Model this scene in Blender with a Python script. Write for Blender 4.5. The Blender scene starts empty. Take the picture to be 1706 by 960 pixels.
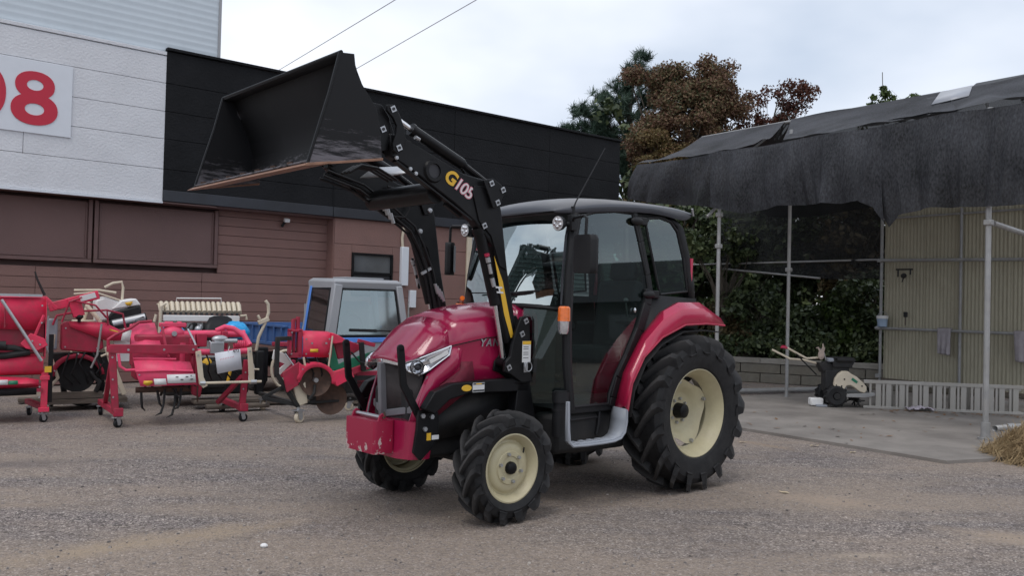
import bpy, bmesh, math, random
import numpy as np
from mathutils import Vector, Matrix
R = math.radians
scene = bpy.context.scene
COL = scene.collection
random.seed(7)
RNG = np.random.default_rng(11)

# ------------------------------------------------------------------ camera
cam_d = bpy.data.cameras.new('camera')
cam_d.sensor_width = 36.0
cam_d.lens = 36.0 * 1430.7 / 1706.0
cam_d.clip_start = 0.05
cam_d.clip_end = 4000
cam = bpy.data.objects.new('camera', cam_d)
COL.objects.link(cam)
_p, _r = R(0.96), R(1.39)
_fw = Vector((0, math.cos(_p), math.sin(_p)))
_up = Vector((0, -math.sin(_p), math.cos(_p)))
_rt = Vector((1, 0, 0))
_X = math.cos(_r) * _rt + math.sin(_r) * _up
_Y = -math.sin(_r) * _rt + math.cos(_r) * _up
_m = Matrix((_X, _Y, -_fw)).transposed().to_4x4()
_m.translation = (0, 0, 1.53)
cam.matrix_world = _m
scene.camera = cam

# ------------------------------------------------------------------ sky and sun
SUN_EL, SUN_AZ = R(62), R(205)       # azimuth clockwise from +Y : behind and left of the camera
world = bpy.data.worlds.new('World')
scene.world = world
world.use_nodes = True
nt = world.node_tree
nt.nodes.clear()
wo = nt.nodes.new('ShaderNodeOutputWorld')
sky = nt.nodes.new('ShaderNodeTexSky')
sky.sky_type = 'NISHITA'
sky.sun_disc = False
sky.sun_elevation = SUN_EL
sky.sun_rotation = SUN_AZ
bg1 = nt.nodes.new('ShaderNodeBackground'); bg1.inputs[1].default_value = 0.1
nt.links.new(sky.outputs[0], bg1.inputs[0])
tc = nt.nodes.new('ShaderNodeTexCoord')
mp = nt.nodes.new('ShaderNodeMapping'); mp.inputs['Scale'].default_value = (1, 1, 2.2); mp.inputs['Location'].default_value = (3.1, 0.4, 0.2)
nt.links.new(tc.outputs['Generated'], mp.inputs[0])
nz = nt.nodes.new('ShaderNodeTexNoise'); nz.inputs['Scale'].default_value = 1.7; nz.inputs['Detail'].default_value = 5; nz.inputs['Roughness'].default_value = 0.45
nt.links.new(mp.outputs[0], nz.inputs[0])
cr = nt.nodes.new('ShaderNodeValToRGB')
cr.color_ramp.elements[0].position = 0.36; cr.color_ramp.elements[0].color = (0.45, 0.52, 0.63, 1)
cr.color_ramp.elements[1].position = 0.62; cr.color_ramp.elements[1].color = (0.88, 0.90, 0.95, 1)
nt.links.new(nz.outputs[0], cr.inputs[0])
bg2 = nt.nodes.new('ShaderNodeBackground'); bg2.inputs[1].default_value = 1.0
nt.links.new(cr.outputs[0], bg2.inputs[0])
mx = nt.nodes.new('ShaderNodeMixShader'); mx.inputs[0].default_value = 0.93
nt.links.new(bg1.outputs[0], mx.inputs[1]); nt.links.new(bg2.outputs[0], mx.inputs[2])
nt.links.new(mx.outputs[0], wo.inputs[0])

sun_d = bpy.data.lights.new('sun', 'SUN'); sun_d.energy = 0.8; sun_d.angle = R(22); sun_d.color = (1, 0.96, 0.9)
sun = bpy.data.objects.new('sun', sun_d); COL.objects.link(sun)
_sd = Vector((math.sin(SUN_AZ) * math.cos(SUN_EL), math.cos(SUN_AZ) * math.cos(SUN_EL), math.sin(SUN_EL)))
sun.rotation_euler = _sd.to_track_quat('Z', 'Y').to_euler()
sun.location = _sd * 50

scene.view_settings.view_transform = 'Standard'
scene.view_settings.look = 'None'
scene.view_settings.exposure = 0.44
scene.view_settings.gamma = 1.0
scene.cycles.max_bounces = 8
scene.cycles.transparent_max_bounces = 24

# ------------------------------------------------------------------ helpers
def link(o, parent=None):
    COL.objects.link(o)
    if parent is not None: o.parent = parent
    return o

def tag(o, label=None, cat=None, group=None, kind=None):
    if label: o['label'] = label
    if cat: o['category'] = cat
    if group: o['group'] = group
    if kind: o['kind'] = kind
    return o

def empty(name, loc=(0, 0, 0), rz=0.0, label=None, cat=None, group=None, parent=None):
    o = bpy.data.objects.new(name, None)
    o.empty_display_size = 0.2
    o.location = loc; o.rotation_euler = (0, 0, rz)
    link(o, parent)
    return tag(o, label, cat, group)

def copy_tree(o, parent=None):
    c = o.copy(); COL.objects.link(c)
    if parent is not None: c.parent = parent
    for ch in list(o.children): copy_tree(ch, c)
    return c

def frames(pts):
    pts = [Vector(p) for p in pts]
    tans = []
    n = len(pts)
    for i in range(n):
        a = pts[max(0, i - 1)]; b = pts[min(n - 1, i + 1)]
        t = (b - a)
        tans.append(t.normalized() if t.length > 1e-9 else Vector((0, 0, 1)))
    ref = Vector((0, 0, 1)) if abs(tans[0].z) < 0.9 else Vector((1, 0, 0))
    u = tans[0].cross(ref).normalized()
    out = []
    for t in tans:
        u = (u - t * u.dot(t))
        u = u.normalized() if u.length > 1e-6 else t.orthogonal().normalized()
        out.append((t, u, t.cross(u).normalized()))
    return pts, out

class MB:
    def __init__(s): s.v = []; s.f = []; s.m = []; s.mi = 0
    def _add(s, vs, fs):
        b = len(s.v); s.v += [tuple(q) for q in vs]
        for f in fs: s.f.append([b + i for i in f]); s.m.append(s.mi)
        return s
    def box(s, c, d, rot=None, taper=None):
        x, y, z = d[0] / 2, d[1] / 2, d[2] / 2
        vs = [Vector((i * x, j * y, k * z)) for k in (-1, 1) for j in (-1, 1) for i in (-1, 1)]
        if taper:
            for q in vs[4:]: q.x *= taper[0]; q.y *= taper[1]
        if rot is not None:
            M = rot if isinstance(rot, Matrix) else Matrix.Rotation(rot[2], 3, 'Z') @ Matrix.Rotation(rot[1], 3, 'Y') @ Matrix.Rotation(rot[0], 3, 'X')
            vs = [M @ q for q in vs]
        c = Vector(c)
        return s._add([q + c for q in vs], [(0, 2, 3, 1), (4, 5, 7, 6), (0, 1, 5, 4), (2, 6, 7, 3), (0, 4, 6, 2), (1, 3, 7, 5)])
    def bar(s, p0, p1, w, h, up=(0, 0, 1)):
        p0 = Vector(p0); p1 = Vector(p1); t = (p1 - p0).normalized()
        u = t.cross(Vector(up))
        u = u.normalized() if u.length > 1e-5 else t.orthogonal().normalized()
        v = u.cross(t)
        vs = []
        for p in (p0, p1):
            for a, b in ((-1, -1), (1, -1), (1, 1), (-1, 1)): vs.append(p + u * a * w / 2 + v * b * h / 2)
        return s._add(vs, [(3, 2, 1, 0), (4, 5, 6, 7), (0, 1, 5, 4), (1, 2, 6, 5), (2, 3, 7, 6), (3, 0, 4, 7)])
    def tube(s, pts, r, n=10, cap=True):
        pts, fr = frames(pts); k = len(pts)
        rr = r if isinstance(r, (list, tuple)) else [r] * k
        vs = []
        for p, (t, u, w), q in zip(pts, fr, rr):
            for i in range(n):
                a = 2 * math.pi * i / n
                vs.append(p + (u * math.cos(a) + w * math.sin(a)) * q)
        fs = []
        for j in range(k - 1):
            for i in range(n):
                i2 = (i + 1) % n
                fs.append((j * n + i, j * n + i2, (j + 1) * n + i2, (j + 1) * n + i))
        if cap: fs += [tuple(range(n - 1, -1, -1)), tuple((k - 1) * n + i for i in range(n))]
        return s._add(vs, fs)
    def prism(s, poly, a, b, axis='y'):
        n = len(poly)
        def P(q, h):
            return {'y': (q[0], h, q[1]), 'x': (h, q[0], q[1]), 'z': (q[0], q[1], h)}[axis]
        vs = [P(q, a) for q in poly] + [P(q, b) for q in poly]
        fs = [tuple(range(n)), tuple(range(2 * n - 1, n - 1, -1))] + [(i, i + n, (i + 1) % n + n, (i + 1) % n) for i in range(n)]
        return s._add(vs, fs)
    def lathe(s, prof, c=(0, 0, 0), n=32, axis='y', closed=False):
        c = Vector(c); k = len(prof); vs = []
        for (r, h) in prof:
            for i in range(n):
                a = 2 * math.pi * i / n
                q = {'y': (r * math.cos(a), h, r * math.sin(a)), 'z': (r * math.cos(a), r * math.sin(a), h), 'x': (h, r * math.cos(a), r * math.sin(a))}[axis]
                vs.append(c + Vector(q))
        fs = []
        for j in range(k if closed else k - 1):
            j2 = (j + 1) % k
            for i in range(n):
                i2 = (i + 1) % n
                fs.append((j * n + i, j * n + i2, j2 * n + i2, j2 * n + i))
        return s._add(vs, fs)
    def disc(s, c, r, nrm, n=16, th=0.0):
        c = Vector(c); nrm = Vector(nrm).normalized(); u = nrm.orthogonal().normalized(); w = nrm.cross(u)
        if th: return s.tube([c - nrm * th / 2, c + nrm * th / 2], r, n)
        return s._add([c + (u * math.cos(2 * math.pi * i / n) + w * math.sin(2 * math.pi * i / n)) * r for i in range(n)], [tuple(range(n))])
    def ball(s, c, r, n=10, m=6):
        rx, ry, rz = r if isinstance(r, (list, tuple)) else (r, r, r)
        c = Vector(c); vs = [c + Vector((0, 0, rz))]
        for j in range(1, m):
            a = math.pi * j / m
            for i in range(n):
                b = 2 * math.pi * i / n
                vs.append(c + Vector((rx * math.sin(a) * math.cos(b), ry * math.sin(a) * math.sin(b), rz * math.cos(a))))
        vs.append(c - Vector((0, 0, rz)))
        fs = [(0, 1 + i, 1 + (i + 1) % n) for i in range(n)]
        for j in range(m - 2):
            for i in range(n):
                fs.append((1 + j * n + i, 1 + (j + 1) * n + i, 1 + (j + 1) * n + (i + 1) % n, 1 + j * n + (i + 1) % n))
        L = len(vs) - 1; b0 = 1 + (m - 2) * n
        fs += [(L, b0 + (i + 1) % n, b0 + i) for i in range(n)]
        return s._add(vs, fs)
    def quad(s, a, b, c, d): return s._add([a, b, c, d], [(0, 1, 2, 3)])
    def poly(s, pts): return s._add(pts, [tuple(range(len(pts)))])
    def grid(s, rows, wrap=False):
        k = len(rows); n = len(rows[0]); vs = [q for r in rows for q in r]
        fs = []
        for j in range(k - 1):
            for i in range(n if wrap else n - 1):
                i2 = (i + 1) % n
                fs.append((j * n + i, j * n + i2, (j + 1) * n + i2, (j + 1) * n + i))
        return s._add(vs, fs)
    def mesh(s, name, mats, smooth=32, fix=True):
        me = bpy.data.meshes.new(name)
        me.from_pydata(s.v, [], s.f)
        if not isinstance(mats, (list, tuple)): mats = [mats]
        for q in mats: me.materials.append(q)
        if len(mats) > 1: me.polygons.foreach_set('material_index', s.m)
        if fix:
            bm = bmesh.new(); bm.from_mesh(me)
            bmesh.ops.recalc_face_normals(bm, faces=bm.faces)
            bm.to_mesh(me); bm.free()
        if smooth:
            me.polygons.foreach_set('use_smooth', [True] * len(me.polygons))
            me.set_sharp_from_angle(angle=R(smooth))
        me.update()
        return me
    def build(s, name, mats, parent=None, bevel=0, solid=0, smooth=32, fix=True, sub=0, label=None, loc=None):
        o = bpy.data.objects.new(name, s.mesh(name, mats, smooth, fix))
        link(o, parent)
        if loc is not None: o.location = loc
        if solid:
            m = o.modifiers.new('solid', 'SOLIDIFY'); m.thickness = abs(solid); m.offset = -1 if solid > 0 else 1
        if sub:
            m = o.modifiers.new('sub', 'SUBSURF'); m.levels = sub; m.render_levels = sub
        if bevel:
            m = o.modifiers.new('bevel', 'BEVEL'); m.width = bevel; m.segments = 2; m.limit_method = 'ANGLE'; m.angle_limit = R(35)
        if label: o['label'] = label
        return o

def inst(me, name, parent=None, loc=(0, 0, 0), rot=(0, 0, 0), sc=(1, 1, 1)):
    o = bpy.data.objects.new(name, me); link(o, parent)
    o.location = loc; o.rotation_euler = rot; o.scale = sc
    return o

def text_mesh(body, size, mat_, extrude=0.0, bold=0.0, shear=0.0, spacing=1.0):
    cu = bpy.data.curves.new('t', 'FONT'); cu.body = body; cu.size = size; cu.extrude = extrude; cu.offset = bold; cu.shear = shear; cu.space_character = spacing
    cu.resolution_u = 4
    o = bpy.data.objects.new('t', cu); COL.objects.link(o)
    dg = bpy.context.evaluated_depsgraph_get()
    me = bpy.data.meshes.new_from_object(o.evaluated_get(dg))
    bpy.data.objects.remove(o); bpy.data.curves.remove(cu)
    me.materials.clear(); me.materials.append(mat_)
    return me

def text_on(body, name, parent, origin, xdir, ydir, size, mat_, extrude=0.001, bold=0.0, shear=0.0, spacing=1.0):
    me = text_mesh(body, size, mat_, extrude, bold, shear, spacing)
    o = bpy.data.objects.new(name, me); link(o, parent)
    x = Vector(xdir).normalized(); y = Vector(ydir); y = (y - x * y.dot(x)).normalized(); z = x.cross(y)
    M = Matrix((x, y, z)).transposed().to_4x4(); M.translation = Vector(origin)
    o.matrix_local = M
    return o

# ------------------------------------------------------------------ materials
def base_mat(name):
    m = bpy.data.materials.new(name); m.use_nodes = True
    n = m.node_tree.nodes; l = m.node_tree.links
    return m, n, l, n['Principled BSDF']

def mat(name, col, rough=0.5, metal=0.0, var=0.12, scale=6.0, bump=0.0, bscale=60.0, coat=0.0, dirt=None, dirt_amt=0.0, dirt_scale=3.0, stretch=None, spec=0.5):
    """painted / plain surface: base colour with soft mottling, optional dirt patches and fine relief"""
    m, n, l, b = base_mat(name)
    t = n.new('ShaderNodeTexCoord')
    src = t.outputs['Object']
    if stretch:
        mp = n.new('ShaderNodeMapping'); mp.inputs['Scale'].default_value = stretch
        l.new(src, mp.inputs[0]); src = mp.outputs[0]
    z = n.new('ShaderNodeTexNoise'); z.inputs['Scale'].default_value = scale; z.inputs['Detail'].default_value = 5
    l.new(src, z.inputs[0])
    r = n.new('ShaderNodeValToRGB')
    r.color_ramp.elements[0].position = 0.3; r.color_ramp.elements[1].position = 0.7
    r.color_ramp.elements[0].color = tuple(c * (1 - var) for c in col) + (1,)
    r.color_ramp.elements[1].color = tuple(min(1, c * (1 + var)) for c in col) + (1,)
    l.new(z.outputs[0], r.inputs[0])
    out = r.outputs[0]
    if dirt:
        z2 = n.new('ShaderNodeTexNoise'); z2.inputs['Scale'].default_value = dirt_scale; z2.inputs['Detail'].default_value = 9; z2.inputs['Roughness'].default_value = 0.7
        l.new(src, z2.inputs[0])
        r2 = n.new('ShaderNodeValToRGB'); r2.color_ramp.elements[0].position = 0.45; r2.color_ramp.elements[1].position = 0.75
        r2.color_ramp.elements[0].color = (0, 0, 0, 1); r2.color_ramp.elements[1].color = (dirt_amt,) * 3 + (1,)
        l.new(z2.outputs[0], r2.inputs[0])
        mixn = n.new('ShaderNodeMix'); mixn.data_type = 'RGBA'
        l.new(r2.outputs[0], mixn.inputs[0]); l.new(out, mixn.inputs[6]); mixn.inputs[7].default_value = tuple(dirt) + (1,)
        out = mixn.outputs[2]
    l.new(out, b.inputs['Base Color'])
    b.inputs['Metallic'].default_value = metal
    b.inputs['Specular IOR Level'].default_value = spec
    rr = n.new('ShaderNodeMapRange'); rr.inputs['To Min'].default_value = max(0.02, rough - 0.07); rr.inputs['To Max'].default_value = min(1, rough + 0.07)
    l.new(z.outputs[0], rr.inputs[0]); l.new(rr.outputs[0], b.inputs['Roughness'])
    if coat: b.inputs['Coat Weight'].default_value = coat; b.inputs['Coat Roughness'].default_value = 0.08
    if bump:
        z3 = n.new('ShaderNodeTexNoise'); z3.inputs['Scale'].default_value = bscale; z3.inputs['Detail'].default_value = 6
        l.new(src, z3.inputs[0])
        bp = n.new('ShaderNodeBump'); bp.inputs['Strength'].default_value = bump; bp.inputs['Distance'].default_value = 0.02
        l.new(z3.outputs[0], bp.inputs['Height']); l.new(bp.outputs[0], b.inputs['Normal'])
    return m

def glass_mat(name, tint=(0.55, 0.63, 0.62), refl=0.12, rough=0.02):
    m = bpy.data.materials.new(name); m.use_nodes = True
    n = m.node_tree.nodes; l = m.node_tree.links; n.clear()
    o = n.new('ShaderNodeOutputMaterial'); t = n.new('ShaderNodeBsdfTransparent'); t.inputs[0].default_value = tint + (1,)
    g = n.new('ShaderNodeBsdfGlossy'); g.inputs['Roughness'].default_value = rough; g.inputs['Color'].default_value = (0.86, 0.95, 0.95, 1)
    lw = n.new('ShaderNodeLayerWeight'); lw.inputs[0].default_value = 0.5
    pw = n.new('ShaderNodeMath'); pw.operation = 'POWER'; pw.inputs[1].default_value = 3.5; l.new(lw.outputs['Facing'], pw.inputs[0])
    ad = n.new('ShaderNodeMath'); ad.operation = 'ADD'; ad.inputs[1].default_value = refl; ad.use_clamp = True
    l.new(pw.outputs[0], ad.inputs[0])
    mx = n.new('ShaderNodeMixShader'); l.new(ad.outputs[0], mx.inputs[0]); l.new(t.outputs[0], mx.inputs[1]); l.new(g.outputs[0], mx.inputs[2])
    l.new(mx.outputs[0], o.inputs[0])
    return m

def leaf_mat(name, cols, rough=0.55, trans=0.25, vscale=0.9):
    """foliage: every leaf picks one of several leaf colours, clumps drift between them"""
    m, n, l, b = base_mat(name)
    g = n.new('ShaderNodeNewGeometry'); t = n.new('ShaderNodeTexCoord')
    z = n.new('ShaderNodeTexNoise'); z.inputs['Scale'].default_value = vscale; z.inputs['Detail'].default_value = 3
    l.new(t.outputs['Object'], z.inputs[0])
    ad = n.new('ShaderNodeMath'); ad.operation = 'MULTIPLY_ADD'; ad.inputs[1].default_value = 0.55
    l.new(g.outputs['Random Per Island'], ad.inputs[0])
    su = n.new('ShaderNodeMath'); su.operation = 'SUBTRACT'; su.inputs[1].default_value = 0.28
    l.new(z.outputs[0], su.inputs[0]); l.new(su.outputs[0], ad.inputs[2])
    r = n.new('ShaderNodeValToRGB')
    while len(r.color_ramp.elements) < len(cols): r.color_ramp.elements.new(0.5)
    for i, c in enumerate(cols):
        r.color_ramp.elements[i].position = 0.1 + 0.75 * i / max(1, len(cols) - 1); r.color_ramp.elements[i].color = tuple(c) + (1,)
    l.new(ad.outputs[0], r.inputs[0]); l.new(r.outputs[0], b.inputs['Base Color'])
    b.inputs['Roughness'].default_value = rough
    b.inputs['Specular IOR Level'].default_value = 0.3
    tr = n.new('ShaderNodeBsdfTranslucent'); l.new(r.outputs[0], tr.inputs[0])
    mx = n.new('ShaderNodeMixShader'); mx.inputs[0].default_value = trans
    out = n['Material Output']
    l.new(b.outputs[0], mx.inputs[1]); l.new(tr.outputs[0], mx.inputs[2]); l.new(mx.outputs[0], out.inputs[0])
    return m

M = {}
M['tractor_red'] = mat('tractor_red', (0.36, 0.010, 0.062), 0.22, var=0.06, coat=0.6, dirt=(0.20, 0.05, 0.055), dirt_amt=0.10)
M['weight_red'] = mat('weight_red', (0.35, 0.010, 0.05), 0.45, var=0.1)
M['fender_red'] = mat('fender_red', (0.45, 0.012, 0.060), 0.3, var=0.06, coat=0.5)
M['implement_red'] = mat('implement_red', (0.72, 0.030, 0.092), 0.52, var=0.15, scale=4, dirt=(0.26, 0.09, 0.08), dirt_amt=0.55, dirt_scale=9, bump=0.08, bscale=25)
M['implement_pink'] = mat('implement_pink', (0.78, 0.062, 0.155), 0.5, var=0.12, scale=4, dirt=(0.34, 0.10, 0.10), dirt_amt=0.5, dirt_scale=10, bump=0.08, bscale=25)
M['dark_red'] = mat('dark_red', (0.38, 0.016, 0.052), 0.5, var=0.2, scale=5, dirt=(0.12, 0.05, 0.045), dirt_amt=0.6, dirt_scale=9, bump=0.08, bscale=25)
M['side_mesh'] = mat('side_mesh', (0.17, 0.012, 0.032), 0.6, var=0.15, scale=30, bump=0.4, bscale=240)
M['black_paint'] = mat('black_paint', (0.0065, 0.0065, 0.0075), 0.40, var=0.3, dirt=(0.022, 0.021, 0.021), dirt_amt=0.3, spec=0.22)
M['black_plastic'] = mat('black_plastic', (0.012, 0.012, 0.0135), 0.5, var=0.2, dirt=(0.03, 0.029, 0.028), dirt_amt=0.2, spec=0.28)
M['under'] = mat('underbody_black', (0.010, 0.010, 0.011), 0.7, var=0.3, dirt=(0.06, 0.05, 0.04), dirt_amt=0.4)
M['rubber'] = mat('rubber', (0.013, 0.013, 0.0145), 0.72, var=0.3, scale=9, bump=0.12, bscale=90, spec=0.4, dirt=(0.046, 0.041, 0.038), dirt_amt=0.5, dirt_scale=5)
def tread_mat(name, r0, r1):
    # rubber: lug tops worn grey, the deep gaps stay black, dried mud low on the carcass
    m, n, l, b = base_mat(name)
    t = n.new('ShaderNodeTexCoord'); mp = n.new('ShaderNodeMapping'); mp.inputs['Scale'].default_value = (1, 0, 1); l.new(t.outputs['Object'], mp.inputs[0])
    ln = n.new('ShaderNodeVectorMath'); ln.operation = 'LENGTH'; l.new(mp.outputs[0], ln.inputs[0])
    z = n.new('ShaderNodeTexNoise'); z.inputs['Scale'].default_value = 14; z.inputs['Detail'].default_value = 8; z.inputs['Roughness'].default_value = 0.7; l.new(t.outputs['Object'], z.inputs[0])
    mr = n.new('ShaderNodeMapRange'); mr.inputs['From Min'].default_value = r0; mr.inputs['From Max'].default_value = r1; l.new(ln.outputs['Value'], mr.inputs[0])
    mu = n.new('ShaderNodeMath'); mu.operation = 'MULTIPLY_ADD'; mu.inputs[1].default_value = 0.55; l.new(mr.outputs[0], mu.inputs[0])
    mz = n.new('ShaderNodeMath'); mz.operation = 'MULTIPLY'; mz.inputs[1].default_value = 0.75; l.new(z.outputs[0], mz.inputs[0]); l.new(mz.outputs[0], mu.inputs[2])
    r = n.new('ShaderNodeValToRGB'); r.color_ramp.elements[0].position = 0.30; r.color_ramp.elements[1].position = 0.95
    r.color_ramp.elements[0].color = (0.0075, 0.0075, 0.0085, 1); r.color_ramp.elements[1].color = (0.046, 0.044, 0.044, 1)
    l.new(mu.outputs[0], r.inputs[0]); l.new(r.outputs[0], b.inputs['Base Color'])
    b.inputs['Roughness'].default_value = 0.68; b.inputs['Specular IOR Level'].default_value = 0.35
    bp = n.new('ShaderNodeBump'); bp.inputs['Strength'].default_value = 0.15; bp.inputs['Distance'].default_value = 0.01; l.new(z.outputs[0], bp.inputs['Height']); l.new(bp.outputs[0], b.inputs['Normal'])
    return m
M['tread_front'] = tread_mat('tyre_rubber_front', 0.345, 0.392); M['tread_rear'] = tread_mat('tyre_rubber_rear', 0.585, 0.652)
M['rim'] = mat('rim_cream', (0.48, 0.43, 0.275), 0.42, var=0.06, dirt=(0.34, 0.28, 0.19), dirt_amt=0.55, dirt_scale=5)
M['roof_grey'] = mat('roof_grey', (0.030, 0.030, 0.037), 0.33, var=0.08, spec=0.45)
M['grey_plastic'] = mat('grey_plastic', (0.30, 0.32, 0.36), 0.5, var=0.08, dirt=(0.16, 0.15, 0.15), dirt_amt=0.3)
M['grille_grey'] = mat('grille_grey', (0.17, 0.17, 0.18), 0.4, var=0.1)
M['grille_dark'] = mat('grille_mesh', (0.055, 0.046, 0.045), 0.55, var=0.25, scale=20, bump=0.5, bscale=260)
M['chrome'] = mat('bright_metal', (0.72, 0.72, 0.74), 0.22, metal=1.0, var=0.05)
M['steel'] = mat('zinc_steel', (0.46, 0.47, 0.49), 0.42, metal=0.8, var=0.12, dirt=(0.3, 0.28, 0.26), dirt_amt=0.3)
M['lamp_lens'] = mat('lamp_lens', (0.70, 0.72, 0.76), 0.1, metal=0.75, var=0.2, scale=40, coat=1.0)
M['white'] = mat('white_paint', (0.74, 0.73, 0.72), 0.5, var=0.05, dirt=(0.45, 0.42, 0.38), dirt_amt=0.3)
M['cream'] = mat('cream_paint', (0.62, 0.54, 0.42), 0.5, var=0.1, dirt=(0.3, 0.24, 0.17), dirt_amt=0.45)
M['yellow'] = mat('yellow_print', (0.72, 0.42, 0.03), 0.5, var=0.06)
M['label'] = mat('white_label', (0.66, 0.66, 0.66), 0.55, var=0.05)
M['ink'] = mat('dark_print', (0.03, 0.03, 0.035), 0.6)
M['pinkprint'] = mat('pink_print', (0.62, 0.22, 0.28), 0.5)
M['orange'] = mat('orange_lens', (0.80, 0.16, 0.012), 0.25, var=0.15, scale=30, coat=0.8)
M['interior'] = mat('cab_interior', (0.055, 0.057, 0.060), 0.7, var=0.2)
M['glass'] = glass_mat('cab_glass', (0.36, 0.46, 0.44), 0.46)
M['glass_side'] = glass_mat('cab_side_glass', (0.40, 0.50, 0.47), 0.115)
M['glass_low'] = glass_mat('quarter_glass', (0.40, 0.50, 0.47), 0.05)
M['glass_truck'] = glass_mat('truck_glass', (0.55, 0.61, 0.62), 0.26, 0.05)
M['galv'] = mat('galvanised_pipe', (0.34, 0.34, 0.34), 0.5, metal=0.3, var=0.15, scale=12, dirt=(0.22, 0.18, 0.14), dirt_amt=0.45)
M['rusty'] = mat('rusty_steel', (0.075, 0.042, 0.030), 0.75, var=0.4, scale=14, dirt=(0.17, 0.10, 0.07), dirt_amt=0.6)
M['brown_steel'] = mat('worn_brown_steel', (0.27, 0.145, 0.095), 0.55, metal=0.3, var=0.25, scale=12)
M['green'] = mat('green_paint', (0.012, 0.19, 0.10), 0.5, var=0.15, dirt=(0.05, 0.10, 0.07), dirt_amt=0.4)
M['blue'] = mat('blue_paint', (0.055, 0.13, 0.32), 0.5, var=0.15, dirt=(0.10, 0.12, 0.17), dirt_amt=0.4)
M['blue_light'] = mat('blue_trim', (0.10, 0.26, 0.72), 0.45, var=0.1)
M['bluebag'] = mat('blue_plastic_bag', (0.03, 0.36, 0.75), 0.3, var=0.15, bump=0.5, bscale=18)
M['cab_grey'] = mat('cab_grey', (0.33, 0.34, 0.36), 0.5, var=0.05, dirt=(0.22, 0.21, 0.21), dirt_amt=0.35)
M['wood'] = mat('old_wood', (0.13, 0.105, 0.085), 0.8, var=0.3, scale=5, stretch=(1, 12, 12), bump=0.3, bscale=30)
M['paleblock'] = mat('concrete_block', (0.20, 0.185, 0.155), 0.9, var=0.22, scale=3, bump=0.4, bscale=50, dirt=(0.09, 0.075, 0.05), dirt_amt=0.7, dirt_scale=2)
M['cloth'] = mat('grey_towel', (0.36, 0.33, 0.35), 0.95, var=0.12, scale=12, bump=0.3, bscale=120)
M['bark'] = mat('bark', (0.075, 0.062, 0.048), 0.9, var=0.35, scale=8, stretch=(3, 3, 0.6), bump=0.6, bscale=20)
M['card'] = mat('price_card', (0.62, 0.63, 0.68), 0.6, var=0.03)
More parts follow.
